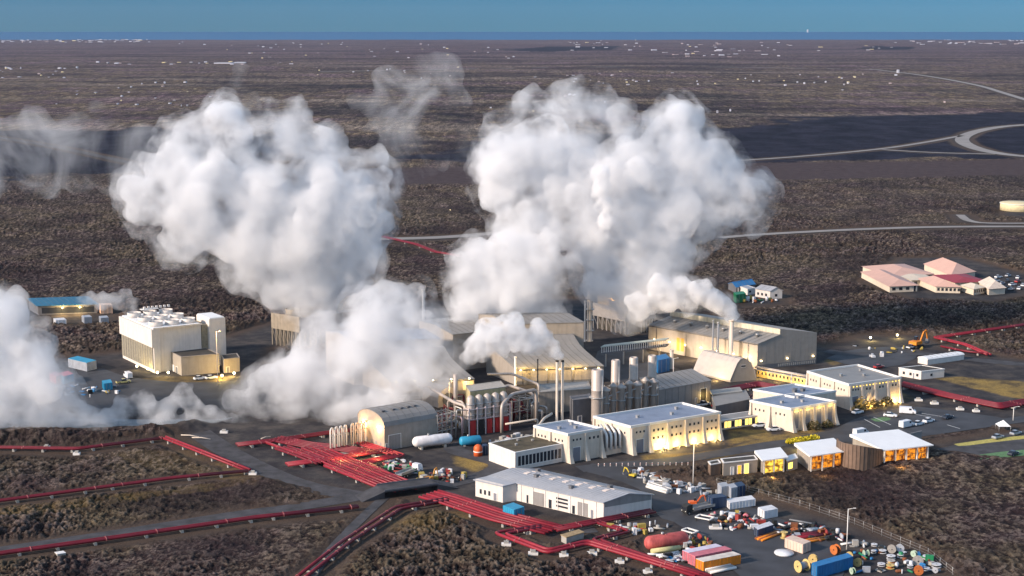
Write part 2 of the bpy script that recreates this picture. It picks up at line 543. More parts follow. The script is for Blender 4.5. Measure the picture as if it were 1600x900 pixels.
gm = newmat('lava_ground')
t = gm.node_tree; L = t.links.new
out = N(t, 'ShaderNodeOutputMaterial'); b = N(t, 'ShaderNodeBsdfPrincipled'); L(b.outputs[0], out.inputs[0])
b.inputs['Roughness'].default_value = 0.95; b.inputs['Specular IOR Level'].default_value = 0.15
at = N(t, 'ShaderNodeAttribute', attribute_name='surf'); sp = N(t, 'ShaderNodeSeparateColor'); L(at.outputs['Color'], sp.inputs[0])
at2 = N(t, 'ShaderNodeAttribute', attribute_name='dry'); sp2 = N(t, 'ShaderNodeSeparateColor'); L(at2.outputs['Color'], sp2.inputs[0])
geo = N(t, 'ShaderNodeNewGeometry')
def noise_(scale, detail=5, rough=0.6, vec=None):
    n = N(t, 'ShaderNodeTexNoise'); n.inputs['Scale'].default_value = scale; n.inputs['Detail'].default_value = detail; n.inputs['Roughness'].default_value = rough
    L(vec or geo.outputs['Position'], n.inputs['Vector']); return n
def ramp_(src, stops):
    r = N(t, 'ShaderNodeValToRGB'); L(src, r.inputs[0]); els = r.color_ramp.elements
    els[0].position, els[0].color = stops[0][0], (*stops[0][1], 1)
    els[1].position, els[1].color = stops[-1][0], (*stops[-1][1], 1)
    for p_, c_ in stops[1:-1]:
        e_ = els.new(p_); e_.color = (*c_, 1)
    return r
def mix_(f, a, c, bt='MIX'):
    m_ = N(t, 'ShaderNodeMix', data_type='RGBA', blend_type=bt)
    if isinstance(f, float): m_.inputs[0].default_value = f
    else: L(f, m_.inputs[0])
    for k_, s_ in ((6, a), (7, c)):
        if isinstance(s_, tuple): m_.inputs[k_].default_value = (*s_, 1)
        else: L(s_, m_.inputs[k_])
    return m_.outputs[2]
def mr_(src, a, b_, c=0.0, d=1.0):
    r = N(t, 'ShaderNodeMapRange'); L(src, r.inputs[0])
    for k_, v_ in zip((1, 2, 3, 4), (a, b_, c, d)): r.inputs[k_].default_value = v_
    return r.outputs[0]
nA = noise_(1.0, 8, 0.85); nB = noise_(0.035, 5, 0.6); nC = noise_(1.6, 6, 0.8)
lavac = ramp_(nA.outputs[0], [(0.36, (0.009, 0.006, 0.009)), (0.48, (0.030, 0.018, 0.020)), (0.55, (0.085, 0.060, 0.054)), (0.62, (0.20, 0.165, 0.145)), (0.72, (0.42, 0.37, 0.33))])
moss = ramp_(nC.outputs[0], [(0.38, (0.012, 0.008, 0.007)), (0.53, (0.055, 0.038, 0.028)), (0.68, (0.20, 0.16, 0.11))])
mossf = mr_(nB.outputs[0], 0.42, 0.62)
lv = mix_(mossf, lavac.outputs[0], moss.outputs[0])
nD = noise_(0.0065, 5, 0.6)
lv = mix_(mr_(nD.outputs[0], 0.46, 0.56, 0.0, 0.8), lv, ramp_(nC.outputs[0], [(0.38, (0.020, 0.015, 0.011)), (0.66, (0.15, 0.12, 0.075))]).outputs[0])
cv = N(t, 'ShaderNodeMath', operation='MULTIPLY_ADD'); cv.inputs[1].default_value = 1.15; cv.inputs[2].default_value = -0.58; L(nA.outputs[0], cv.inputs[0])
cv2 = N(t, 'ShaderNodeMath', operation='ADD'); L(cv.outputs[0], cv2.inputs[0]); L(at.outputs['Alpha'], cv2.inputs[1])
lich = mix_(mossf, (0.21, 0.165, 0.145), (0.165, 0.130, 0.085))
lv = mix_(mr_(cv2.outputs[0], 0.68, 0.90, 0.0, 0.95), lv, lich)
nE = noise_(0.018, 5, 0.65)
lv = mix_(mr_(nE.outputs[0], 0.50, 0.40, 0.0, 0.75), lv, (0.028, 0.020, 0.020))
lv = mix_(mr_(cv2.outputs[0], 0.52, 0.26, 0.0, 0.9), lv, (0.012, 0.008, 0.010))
lv2 = mix_(mr_(nB.outputs[0], 0.3, 0.5, 0.7, 0.0), lv, (0.040, 0.022, 0.026))
# far plain: broad streaks of olive, mauve and brown
mpf = N(t, 'ShaderNodeMapping'); mpf.inputs['Scale'].default_value = (0.8, 0.45, 1.0); L(geo.outputs['Position'], mpf.inputs[0])
nF = noise_(0.0028, 10, 0.75, mpf.outputs[0])
nF2 = noise_(0.03, 8, 0.75, mpf.outputs[0])
mps = N(t, 'ShaderNodeMapping'); mps.inputs['Scale'].default_value = (0.10, 0.55, 1.0); mps.inputs['Rotation'].default_value = (0, 0, 0.05); L(geo.outputs['Position'], mps.inputs[0])
nS = noise_(0.006, 9, 0.72, mps.outputs[0])
farc = ramp_(nF.outputs[0], [(0.42, (0.010, 0.009, 0.018)), (0.475, (0.050, 0.034, 0.044)), (0.51, (0.15, 0.12, 0.07)), (0.545, (0.060, 0.040, 0.058)), (0.60, (0.17, 0.12, 0.14))])
farc2 = mix_(mr_(nF2.outputs[0], 0.42, 0.68, 0.0, 0.75), farc.outputs[0], (0.20, 0.18, 0.13))
farc2 = mix_(mr_(nS.outputs[0], 0.53, 0.62, 0.0, 0.75), farc2, (0.24, 0.21, 0.17))
farc2 = mix_(mr_(nS.outputs[0], 0.46, 0.38, 0.0, 0.8), farc2, (0.018, 0.015, 0.026))
px_ = N(t, 'ShaderNodeSeparateXYZ'); L(geo.outputs['Position'], px_.inputs[0])
farc2 = mix_(mr_(px_.outputs[1], 3500, 9000, 0.0, 0.6), farc2, mix_(mr_(nS.outputs[0], 0.45, 0.55), (0.060, 0.042, 0.070), (0.125, 0.095, 0.125)))  # purple haze of distance painted into the ground colour
mpt = N(t, 'ShaderNodeMapping'); mpt.inputs['Scale'].default_value = (0.13, 0.016, 1.0); L(geo.outputs['Position'], mpt.inputs[0])
nT = noise_(1.0, 5, 0.8, mpt.outputs[0])
tf = ramp_(nT.outputs[0], [(0.40, (0.35, 0.33, 0.38)), (0.52, (0.95, 0.92, 0.95)), (0.66, (2.4, 2.25, 2.1))])
farc2 = mix_(1.0, farc2, tf.outputs[0], 'MULTIPLY')
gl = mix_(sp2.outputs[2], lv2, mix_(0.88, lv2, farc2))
gl = mix_(mr_(sp2.outputs[2], 0.99, 1.0), gl, gl)
mpm = N(t, 'ShaderNodeMapping'); mpm.inputs['Scale'].default_value = (0.62, 0.26, 0.6); L(geo.outputs['Position'], mpm.inputs[0])
nM = noise_(1.0, 6, 0.85, mpm.outputs[0])
tm = ramp_(nM.outputs[0], [(0.40, (0.30, 0.26, 0.28)), (0.50, (0.88, 0.84, 0.84)), (0.60, (1.9, 1.8, 1.7)), (0.68, (3.4, 3.2, 3.0))])
gl = mix_(mr_(px_.outputs[1], 350, 700, 0.55, 1.0), gl, mix_(1.0, gl, tm.outputs[0], 'MULTIPLY'))
black_c = ramp_(nF2.outputs[0], [(0.42, (0.006, 0.007, 0.016)), (0.60, (0.026, 0.025, 0.042))])
gl = mix_(sp.outputs[2], gl, black_c.outputs[0])
nG = noise_(0.12, 7, 0.65)
flatc = ramp_(nG.outputs[0], [(0.35, (0.022, 0.022, 0.027)), (0.5, (0.045, 0.041, 0.043)), (0.66, (0.085, 0.074, 0.066))])
flat2 = mix_(mr_(nC.outputs[0], 0.55, 0.75, 0.0, 0.5), flatc.outputs[0], (0.16, 0.14, 0.12))
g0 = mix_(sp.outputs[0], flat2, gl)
# brown scraped margin along every yard and road
g1 = mix_(mr_(sp2.outputs[1], 0.2, 0.8, 0.0, 0.75), g0, ramp_(nC.outputs[0], [(0.36, (0.040, 0.024, 0.020)), (0.66, (0.125, 0.085, 0.055))]).outputs[0])
bandc = ramp_(nG.outputs[0], [(0.35, (0.055, 0.038, 0.042)), (0.65, (0.085, 0.062, 0.060))])
g2 = mix_(sp.outputs[1], g1, bandc.outputs[0])
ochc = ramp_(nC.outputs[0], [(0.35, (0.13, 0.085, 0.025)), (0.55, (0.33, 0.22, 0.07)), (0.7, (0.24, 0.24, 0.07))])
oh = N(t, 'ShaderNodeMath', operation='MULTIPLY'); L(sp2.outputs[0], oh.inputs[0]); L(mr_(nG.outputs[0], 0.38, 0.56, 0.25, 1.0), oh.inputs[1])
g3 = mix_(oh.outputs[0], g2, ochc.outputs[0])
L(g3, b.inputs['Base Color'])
bp = N(t, 'ShaderNodeBump'); bp.inputs['Distance'].default_value = 1.0; bp.inputs['Strength'].default_value = 0.9
hh = N(t, 'ShaderNodeMath', operation='MULTIPLY'); L(nC.outputs[0], hh.inputs[0]); L(sp.outputs[0], hh.inputs[1])
L(hh.outputs[0], bp.inputs['Height']); L(bp.outputs[0], b.inputs['Normal'])
me.materials.append(gm)
me.polygons.foreach_set('use_smooth', np.ones(len(quads), bool))
ground = bpy.data.objects.new('ground', me); COL.objects.link(ground); tag(ground, kind='structure')
# the same lava carries on beyond the detailed sheet
ap = MB(); ap.add([(-60000, -400, -7), (60000, -400, -7), (60000, 23500, -7), (-60000, 23500, -7)], [(0, 1, 2, 3)])
apo = struct('ground_beyond', ap, gm)
for nm_, c_ in (('surf', (1, 0, 0, .5)), ('dry', (0, 0, .4, 1))):
    a_ = apo.data.color_attributes.new(nm_, 'FLOAT_COLOR', 'POINT'); a_.data.foreach_set('color', list(c_) * 4)
def ZG(x, y):
    return 0.0
# sea
seam = newmat('sea_water')
t = seam.node_tree; L = t.links.new
out = N(t, 'ShaderNodeOutputMaterial'); b = N(t, 'ShaderNodeBsdfPrincipled'); L(b.outputs[0], out.inputs[0])
b.inputs['Base Color'].default_value = (0.0, 0.095, 0.22, 1); b.inputs['Roughness'].default_value = 0.55; b.inputs['IOR'].default_value = 1.33
b.inputs['Specular IOR Level'].default_value = 0.25
mb = MB(); mb.prism([(-300000, 21500), (300000, 21500), (300000, 420000), (-300000, 420000)], -30, -14)
struct('sea', mb, seam)
print('ground', time.time() - t0)
# ---------------------------------------------------------------- roads and paved areas
M_ASPH = mat('asphalt', (0.050, 0.052, 0.060), 0.8, var=0.30, scale=0.15, bump=0.03)
M_GRAV = mat('grey_gravel_road', (0.055, 0.054, 0.060), 0.95, var=0.4, scale=0.25, dirt=0.2)
M_PALE = mat('pale_road', (0.26, 0.24, 0.225), 0.9, var=0.12, scale=0.05)
M_LINE = mat('white_road_paint', (0.7, 0.7, 0.68), 0.6, var=.2, scale=3)
def offset_line(P, o):
    out = []
    for i in range(len(P)):
        a = (P[i] - P[i - 1]).normalized() if i else None
        c = (P[i + 1] - P[i]).normalized() if i < len(P) - 1 else None
        n1 = Vector((-a.y, a.x, 0)) if a is not None else None
        n2 = Vector((-c.y, c.x, 0)) if c is not None else None
        n = ((n1 if n1 is not None else n2) + (n2 if n2 is not None else n1)).normalized()
        k = 1 / max(0.45, n.dot(n1 if n1 is not None else n2))
        out.append(P[i] + n * o * k)
    return out
def smooth_line(P, it=2):
    for _ in range(it):
        Q = [P[0]]
        for i in range(len(P) - 1):
            Q += [P[i] * .75 + P[i + 1] * .25, P[i] * .25 + P[i + 1] * .75]
        P = Q + [P[-1]]
    return P
def ribbon(name, P, w, m, z=0.05, curve=True):
    P = smooth_line([xy(p) for p in P]) if curve else [xy(p) for p in P]
    A, Bb = offset_line(P, w / 2), offset_line(P, -w / 2)
    mb = MB()
    n = len(P)
    mb.add([(a.x, a.y, z) for a in A] + [(c.x, c.y, z) for c in Bb], [(i, n + i, n + i + 1, i + 1) for i in range(n - 1)])
    return struct(name, mb, m)
def xy(v): return Vector((v[0], v[1], 0))
for _n, (_p, _w) in ROADS.items():
    ribbon(_n, GP(_p), _w, M_PALE if _n != 'left_track' else M_GRAV, 0.25)
def sheet(name, pts, m, z):
    P = smooth_line(GP(pts) + [G(*pts[0])], 1)
    a = sum(P[i].x * P[(i + 1) % len(P)].y - P[(i + 1) % len(P)].x * P[i].y for i in range(len(P)))
    if a < 0: P.reverse()
    mb = MB(); mb.add([(p.x, p.y, z) for p in P], [tuple(range(len(P)))])
    return struct(name, mb, m)
sheet('car_park', [(1300, 672), (1345, 650), (1420, 634), (1475, 640), (1585, 655), (1570, 664), (1450, 681), (1385, 688), (1290, 690), (1235, 684)], M_ASPH, 0.030)
sheet('yard_paving', [(925, 724), (1005, 734), (1060, 757), (1125, 775), (1210, 806), (1300, 845), (1325, 885), (1300, 930), (1190, 930), (1120, 868), (1062, 818), (1025, 808), (1012, 770), (960, 748), (905, 735)], M_ASPH, 0.034)
sheet('lower_road', [(1440, 706), (1500, 694), (1620, 668), (1760, 640), (1760, 700), (1600, 712), (1480, 716)], M_GRAV, 0.038)
ribbon('service_road', GP([(905, 733), (960, 727), (1040, 722), (1140, 706), (1230, 690), (1320, 687), (1440, 676), (1600, 655), (1700, 640)]), 6.5, M_ASPH, 0.042)
ribbon('north_lane', GP([(1290, 548), (1340, 556), (1400, 546), (1460, 556), (1620, 572), (1750, 580)]), 7, M_GRAV, 0.042)
ribbon('west_road', GP([(-150, 884), (0, 861), (200, 832), (360, 806), (480, 790), (590, 771), (640, 764), (700, 757), (760, 742), (790, 725), (735, 712), (700, 700), (740, 690)]), 6.5, M_GRAV, 0.046)
ribbon('pipe_road', GP([(300, 668), (345, 700), (400, 730), (470, 760), (560, 775)]), 8, M_GRAV, 0.038)
ribbon('foreground_track', GP([(602, 776), (575, 800), (530, 845), (492, 890), (450, 960)]), 3.0, M_GRAV, 0.05)
ribbon('workshop_lane', GP([(660, 760), (730, 785), (800, 808), (880, 830), (930, 826)]), 6, M_GRAV, 0.054)
sheet('tower_yard', [(60, 590), (150, 572), (200, 590), (300, 600), (420, 590), (420, 640), (250, 640), (90, 640)], M_ASPH, 0.030)
sheet('back_yard', [(930, 560), (935, 545), (1000, 535), (1020, 560), (1080, 585), (1000, 600), (950, 600)], M_ASPH, 0.030)
sheet('hall_yard', [(1290, 560), (1330, 545), (1420, 540), (1440, 555), (1400, 575), (1330, 572)], M_ASPH, 0.034)
for (a_, c_) in (((1415, 645), (1455, 652)), ((1350, 655), (1375, 668)), ((1440, 646), (1478, 652)), ((1365, 652), (1392, 664)), ((1480, 664), (1500, 670))):
    ribbon('parking_line', [G(*a_), G(*c_)], 0.25, M_LINE, 0.06, False)
M_LITPATCHG = mat('green_lit_patch', (0.10, 0.20, 0.09), .95, var=.3, scale=1.5)  # lit ground patches painted as green and yellow mossy strips
M_LITPATCHY = mat('yellow_lit_patch', (0.42, 0.36, 0.10), .95, var=.3, scale=1.5)
sheet('verge', [(1490, 694), (1560, 684), (1660, 676), (1660, 680), (1560, 690), (1500, 698)], M_LITPATCHY, 0.05)  # verge sheets carry the lit patches as ground colour
sheet('verge', [(1520, 712), (1580, 704), (1650, 700), (1650, 706), (1590, 713), (1530, 719)], M_LITPATCHG, 0.05)
sheet('verge', [(1360, 655), (1385, 651), (1395, 656), (1370, 660)], M_LITPATCHG, 0.05)
# steaming pond
pm = newmat('pond_water'); t = pm.node_tree; out = N(t, 'ShaderNodeOutputMaterial'); b = N(t, 'ShaderNodeBsdfPrincipled'); t.links.new(b.outputs[0], out.inputs[0])
b.inputs['Base Color'].default_value = (0.10, 0.14, 0.17, 1); b.inputs['Roughness'].default_value = 0.5
sheet('pond', [(-40, 652), (60, 654), (200, 652), (330, 652), (374, 648), (330, 663), (240, 666), (120, 671), (-40, 671)], pm, -0.20)
hm = newmat('evening_haze'); t = hm.node_tree; out = N(t, 'ShaderNodeOutputMaterial'); v = N(t, 'ShaderNodeVolumePrincipled')
v.inputs['Color'].default_value = (0.72, 0.80, 1.0, 1); v.inputs['Density'].default_value = 0.75e-5; v.inputs['Anisotropy'].default_value = 0.2
t.links.new(v.outputs[0], out.inputs['Volume'])
mb = MB(); mb.prism([(-110000, -2000), (110000, -2000), (110000, 26000), (-110000, 26000)], -60, 520)
tag(mb.build('haze', hm), 'thin bluish evening haze lying over the plain', 'haze', kind='stuff')
# ---------------------------------------------------------------- materials of the built things
M_WHITE = mat('white_cladding', (0.72, 0.65, 0.59), 0.6, var=0.05, dirt=0.13)
M_CREAM = mat('cream_render', (0.66, 0.56, 0.46), 0.75, var=0.06, dirt=0.12)
M_TAN = mat('tan_cladding', (0.33, 0.29, 0.25), 0.6, var=0.07, dirt=0.14)
M_GREY = mat('grey_cladding', (0.27, 0.25, 0.24), 0.55, var=0.07, dirt=0.15)
M_DGREY = mat('dark_grey_cladding', (0.14, 0.14, 0.15), 0.6, var=0.1, dirt=0.15)
M_ROOFG = mat('pale_grey_roof_sheet', (0.36, 0.37, 0.40), 0.5, var=0.08, scale=0.25, dirt=0.1)
M_ROOFB = mat('blue_grey_roof_membrane', (0.20, 0.245, 0.33), 0.6, var=0.12, scale=0.3)
M_ROOFM = mat('grey_roof_sheet', (0.235, 0.225, 0.215), 0.5, var=0.08, scale=0.25, dirt=0.1)
M_ROOFD = mat('dark_felt_roof', (0.055, 0.05, 0.045), 0.9, var=0.3, scale=0.5)
M_ROOFBR = mat('brown_felt_roof', (0.085, 0.07, 0.045), 0.9, var=0.35, scale=0.4)
M_ROOFW = mat('white_roof', (0.80, 0.80, 0.80), 0.5, var=0.04, scale=0.3)
M_TRIM = mat('white_trim', (0.78, 0.75, 0.71), 0.5, var=0.03)
M_GLASS = mat('dark_window_glass', (0.03, 0.035, 0.045), 0.15, var=0.1, spec=0.6)
M_DOOR = mat('grey_door', (0.22, 0.22, 0.25), 0.5, var=0.05)
M_LOUV = mat('louvre_slats', (0.10, 0.09, 0.075), 0.7, var=0.3, scale=1.5)
M_LOUV2 = mat('beige_louvre_panel', (0.26, 0.23, 0.17), 0.7, var=0.25, scale=1.5)
M_CONC = mat('pale_concrete', (0.36, 0.34, 0.31), 0.85, var=0.12, scale=1.2)
M_LITY = emis('lit_yellow_window', (1.0, 0.66, 0.12), 1.5)
M_LITO = emis('lit_orange_window', (1.0, 0.42, 0.05), 0.9)
M_LAMP = emis('lamp_glass', (1.0, 0.80, 0.42), 9.0)
M_PINK = mat('pink_roof_sheet', (0.62, 0.38, 0.30), 0.6, var=0.06, scale=0.2, dirt=0.06)
M_REDR = mat('dark_red_roof_sheet', (0.30, 0.035, 0.05), 0.6, var=0.08)
M_STEEL = mat('galvanised_steel', (0.42, 0.41, 0.40), 0.42, metal=0.55, var=0.1)
M_SILV = mat('aluminium_lagging', (0.50, 0.43, 0.38), 0.5, metal=0.2, var=0.08, scale=0.8, dirt=0.1)
M_PIPER = mat('red_pipe_paint', (0.165, 0.009, 0.020), 0.5, var=0.15, scale=0.5, dirt=0.2)
M_PIPER2 = mat('bright_red_pipe_paint', (0.27, 0.016, 0.030), 0.5, var=0.15, scale=0.5, dirt=0.15)
M_BLACK = mat('black_paint', (0.02, 0.02, 0.02), 0.6)
M_RED = mat('red_paint', (0.45, 0.03, 0.03), 0.5, dirt=0.15)
M_BLUE = mat('blue_paint', (0.02, 0.16, 0.38), 0.5, dirt=0.15)
M_CYAN = mat('cyan_blue_paint', (0.03, 0.28, 0.46), 0.5, dirt=0.15)
M_YEL = mat('yellow_paint', (0.62, 0.45, 0.04), 0.5, dirt=0.1)
M_ORG = mat('orange_paint', (0.75, 0.24, 0.02), 0.5, dirt=0.2)
M_GRN = mat('green_paint', (0.02, 0.22, 0.09), 0.5, dirt=0.15)
M_WOOD = mat('weathered_wood', (0.34, 0.24, 0.13), 0.8, var=0.25, scale=2)
M_CORT = mat('brown_board_wall', (0.17, 0.115, 0.085), 0.8, var=0.15, dirt=0.3)
M_RUST = mat('rusty_steel', (0.22, 0.075, 0.03), 0.8, var=0.3, scale=1.5)

M_SEAMD = mat('roof_seam_metal', (0.15, 0.145, 0.14), 0.6)
def xy(v): return Vector((v[0], v[1], 0))
class B:
    """a building: an Empty at its near corner, its walls, roof and openings as children"""
    def __init__(s, name, label, C, L, R_, cat='building', group=None):
        s.C, s.L, s.R = xy(C), xy(L), xy(R_)
        s.u = (s.R - s.C); s.lu = s.u.length; s.u = s.u / s.lu
        s.v = (s.L - s.C); s.lv = s.v.length; s.v = s.v / s.lv
        s.o = thing(name, label, cat, s.C, group=group)
    def P(s, a, b, z=0.0):
        """a metres along the right-hand face, b metres along the left-hand face"""
        p = s.C + s.u * a + s.v * b
        return Vector((p.x, p.y, z))
    def put(s, mb, name, m, parent=None, label=None):
        o = mb.build(name, m, parent or s.o, origin=s.C, fix=True)
        if label: o['label'] = label
        return o
    def blk(s, mb, a0, a1, b0, b1, z0, z1):
        zs = z1 if hasattr(z1, '__len__') else [z1] * 4
        q = [s.P(a0, b0), s.P(a1, b0), s.P(a1, b1), s.P(a0, b1)]
        mb.hexa([(p.x, p.y, z0) for p in q] + [(p.x, p.y, z) for p, z in zip(q, zs)])
        return mb
    def face(s, side, t, z, out=0.0):
        """a point on the right ('R') or left ('L') face, t metres from the near corner"""
        nR = -(s.v - s.u * s.v.dot(s.u)).normalized(); nL = -(s.u - s.v * s.u.dot(s.v)).normalized()
        p = s.C + (s.u * t + nR * out if side == 'R' else s.v * t + nL * out)
        return Vector((p.x, p.y, z))
    def panel(s, mb, side, t0, t1, z0, z1, out=0.06, inn=-0.05):
        a, b = s.face(side, t0, z0, inn), s.face(side, t1, z0, inn)
        c, d = s.face(side, t1, z0, out), s.face(side, t0, z0, out)
        q = [a, b, c, d]
        mb.hexa([(p.x, p.y, z0) for p in q] + [(p.x, p.y, z1) for p in q])
        return mb
    def window(s, side, t0, t1, z0, z1, m=None, name='window', frame=True, out=0.05):
        w = s.put(s.panel(MB(), side, t0, t1, z0, z1, out), name, m or M_GLASS)
        if frame:
            f = MB()
            s.panel(f, side, t0 - 0.12, t1 + 0.12, z0 - 0.14, z0 - 0.01, out + 0.06)
            s.panel(f, side, t0 - 0.12, t1 + 0.12, z1 + 0.01, z1 + 0.13, out + 0.04)
            s.put(f, 'window_frame', M_TRIM, w)
        return w
    def door(s, side, t0, t1, z1, m=None, name='door', label=None):
        d = s.put(s.panel(MB(), side, t0, t1, 0.02, z1, 0.07), name, m or M_DOOR, label=label)
        f = MB()
        s.panel(f, side, t0 - 0.16, t0 - 0.01, 0.02, z1 + 0.15, 0.12); s.panel(f, side, t1 + 0.01, t1 + 0.16, 0.02, z1 + 0.15, 0.12)
        s.panel(f, side, t0, t1, z1 + 0.01, z1 + 0.15, 0.12)
        s.put(f, 'door_frame', M_TRIM, d)
        return d
    def flat(s, h, wall, roof, parapet=0.5, trim=None, z0=-0.6):
        """box walls with a raised parapet and a roof deck inside it"""
        w = s.blk(MB(), 0, s.lu, 0, s.lv, z0, h - 0.01)
        s.put(w, 'wall', wall)
        t = 0.35
        r = s.blk(MB(), t + 0.005, s.lu - t - 0.005, t + 0.005, s.lv - t - 0.005, h, h + 0.12)
        rf = s.put(r, 'roof', roof)
        p = MB(); e = 0.12
        s.blk(p, -e, s.lu + e, -e, t, h, h + parapet); s.blk(p, -e, s.lu + e, s.lv - t, s.lv + e, h, h + parapet)
        s.blk(p, -e, t, t + 0.003, s.lv - t - 0.003, h, h + parapet); s.blk(p, s.lu - t, s.lu + e, t + 0.003, s.lv - t - 0.003, h, h + parapet)
        s.put(p, 'parapet', trim or wall)
        return rf
    def profile(s, prof, axis, wall, roof, roofsegs, z0=-0.6, over=0.3, th=0.18, smooth=False, roofname='roof'):
        """walls whose end section is prof [(m along the gable, z)], run along the other face; roof sheets over the given segments"""
        ln = s.lv if axis == 'R' else s.lu
        def pt(a, z, k):
            return s.P(a, k, z) if axis == 'R' else s.P(k, a, z)
        full = [(prof[0][0], z0)] + list(prof) + [(prof[-1][0], z0)]
        w = MB()
        w.loft([[pt(a, z, 0) for a, z in full], [pt(a, z, ln) for a, z in full]])
        s.put(w, 'wall', wall)
        r = MB()
        for run in roofsegs:
            run = [prof[i] for i in run]
            nrm = []
            for i in range(len(run)):
                p, q = run[max(0, i - 1)], run[min(len(run) - 1, i + 1)]
                d = Vector((q[0] - p[0], q[1] - p[1])).normalized()
                nrm.append(Vector((-d.y, d.x)))
            if sum(n.y for n in nrm) < 0: nrm = [-n for n in nrm]
            lo = [(a + n.x * 0.02, z + n.y * 0.02) for (a, z), n in zip(run, nrm)]
            hi = [(a + n.x * th, z + n.y * th) for (a, z), n in zip(run, nrm)]
            # carry the ends over the walls
            def ext(l):
                d0 = Vector(l[0]) - Vector(l[1]); d1 = Vector(l[-1]) - Vector(l[-2])
                l[0] = tuple(Vector(l[0]) + d0.normalized() * over); l[-1] = tuple(Vector(l[-1]) + d1.normalized() * over)
                return l
            if over > 0: lo = ext(lo); hi = ext(hi)
            sec = lo + hi[::-1]
            r.loft([[pt(a, z, -over) for a, z in sec], [pt(a, z, ln + over) for a, z in sec]])
        ro = s.put(r, roofname, roof)
        if ln > 8:
            rb = MB(); nn = int(ln / 2.4)
            for k in range(1, nn):
                for run in roofsegs:
                    rb.tube([pt(prof[i][0], prof[i][1] + th + .06, ln * k / nn) for i in run], .05, 3)
            s.put(rb, 'roof_seam', M_SEAMD, ro)
        return ro
    def vents(s, pts, m=None, sz=0.7, name='roof_vent'):
        for (a, b, z) in pts:
            v = MB(); s.blk(v, a - sz / 2, a + sz / 2, b - sz / 2, b + sz / 2, z, z + sz * 0.9); s.blk(v, a - sz * .65, a + sz * .65, b - sz * .65, b + sz * .65, z + sz * 0.9, z + sz * 1.05)
            s.put(v, name, m or M_STEEL)
    def seams(s, side, n, h0, h1, m, w=0.1, out=0.05, name='wall_seam'):
        mb = MB(); ln = s.lu if side == 'R' else s.lv
        for k in range(1, n): s.panel(mb, side, ln * k / n - w / 2, ln * k / n + w / 2, h0, h1, out)
        s.put(mb, name, m)

def lampglow(loc, power, col=(1.0, 0.66, 0.22), rad=0.25, parent=None, name='lamp_light'):
    d = bpy.data.lights.new(name, 'POINT'); d.energy = power; d.color = col; d.shadow_soft_size = rad
    o = bpy.data.objects.new(name, d); COL.objects.link(o); o.location = loc
    if parent is not None: o.parent = parent; o.location = Vector(loc) - parent.location
    return o

# ---- white workshop in the foreground
L0, C0, R0 = G(743, 775), G(921, 817.5), G(1018, 801)
b = B('workshop', 'long white workshop with pale grey gabled roof beside the red pipes in the foreground', C0, L0, R0)
h = HT(C0, 789); hr = h + 1.3
# footprint: long range set back, with a wing that stands forward at the left end
wing_t = (G(792, 789) - C0).length
rec = 4.2
w = MB()
la = s_w = b.lv
inx = rec
e_ = [(0, inx), (0, inx)]
b.blk(w, inx, b.lu, 0, b.lv, -0.5, h)
# gables
for bb in (0.0,):
    q = [b.P(inx, bb, h), b.P(b.lu, bb, h), b.P(b.lu * 0.5 + inx * .5, bb, hr)]
    q2 = [b.P(inx, b.lv, h), b.P(b.lu, b.lv, h), b.P(b.lu * 0.5 + inx * .5, b.lv, hr)]
    w.loft([q, q2])
b.put(w, 'wall', M_WHITE)
b2 = MB(); b.blk(b2, 0, inx + 0.1, b.lv - 9.5, b.lv + 0.01, -0.5, h - 0.1); b.put(b2, 'wing_wall', M_WHITE)
r = MB(); mid = b.lu * 0.5 + inx * .5
sl = (hr - h) / (mid - inx)
for (a0, a1) in ((inx - 0.5, mid), (b.lu + 0.5, mid)):
    zz0 = h - sl * 0.5 + 0.03
    q = [b.P(a0, -0.4, zz0), b.P(a1, -0.4, hr + 0.03), b.P(a1, b.lv + 0.4, hr + 0.03), b.P(a0, b.lv + 0.4, zz0)]
    r.hexa([tuple(p) for p in q] + [(p.x, p.y, p.z + 0.2) for p in q])
rf = b.put(r, 'roof', M_ROOFG)
r = MB()
q = [b.P(-0.4, b.lv - 9.9, h - sl * 4.4 * .55), b.P(inx - 0.52, b.lv - 9.9, h - sl * 0.5), b.P(inx - 0.52, b.lv + 0.4, h - sl * 0.5), b.P(-0.4, b.lv + 0.4, h - sl * 4.4 * .55)]
r.hexa([tuple(p) for p in q] + [(p.x, p.y, p.z + 0.22) for p in q]); b.put(r, 'wing_roof', M_ROOFG)
M_SEAM = mat('standing_seam', (0.40, 0.40, 0.41), 0.5)
r = MB()
n = 34
for k in range(n):
    t_ = b.lv * (k + 0.5) / n
    q = [b.P(mid + 0.3, t_, hr + 0.2), b.P(b.lu, t_, h + 0.26)]
    r.tube(q, 0.045, 4); q = [b.P(mid - 0.3, t_, hr + 0.2), b.P(inx, t_, h + 0.26)]; r.tube(q, 0.045, 4)
b.put(r, 'roof_seam', M_SEAM, rf)
M_SKY = mat('milky_skylight', (0.66, 0.56, 0.50), 0.35)
for k in range(7):
    t_ = 5 + k * (b.lv - 12) / 6.0
    for a_ in ((mid - 1.9, mid - 0.6), (mid + 0.7, mid + 2.2)):
        if a_[1] > b.lu: continue
        z0_, z1_ = hr - sl * abs(a_[0] - mid) + 0.25, hr - sl * abs(a_[1] - mid) + 0.25
        s_ = MB(); q = [b.P(a_[0], t_, z0_), b.P(a_[1], t_, z1_), b.P(a_[1], t_ + 1.3, z1_), b.P(a_[0], t_ + 1.3, z0_)]
        s_.hexa([tuple(p) for p in q] + [(p.x, p.y, p.z + 0.14) for p in q]); b.put(s_, 'skylight', M_SKY, rf)
g_ = MB(); b.panel(g_, 'R', inx + 0.2, b.lu - 0.2, h - 1.3, h - 0.02, 0.06); 
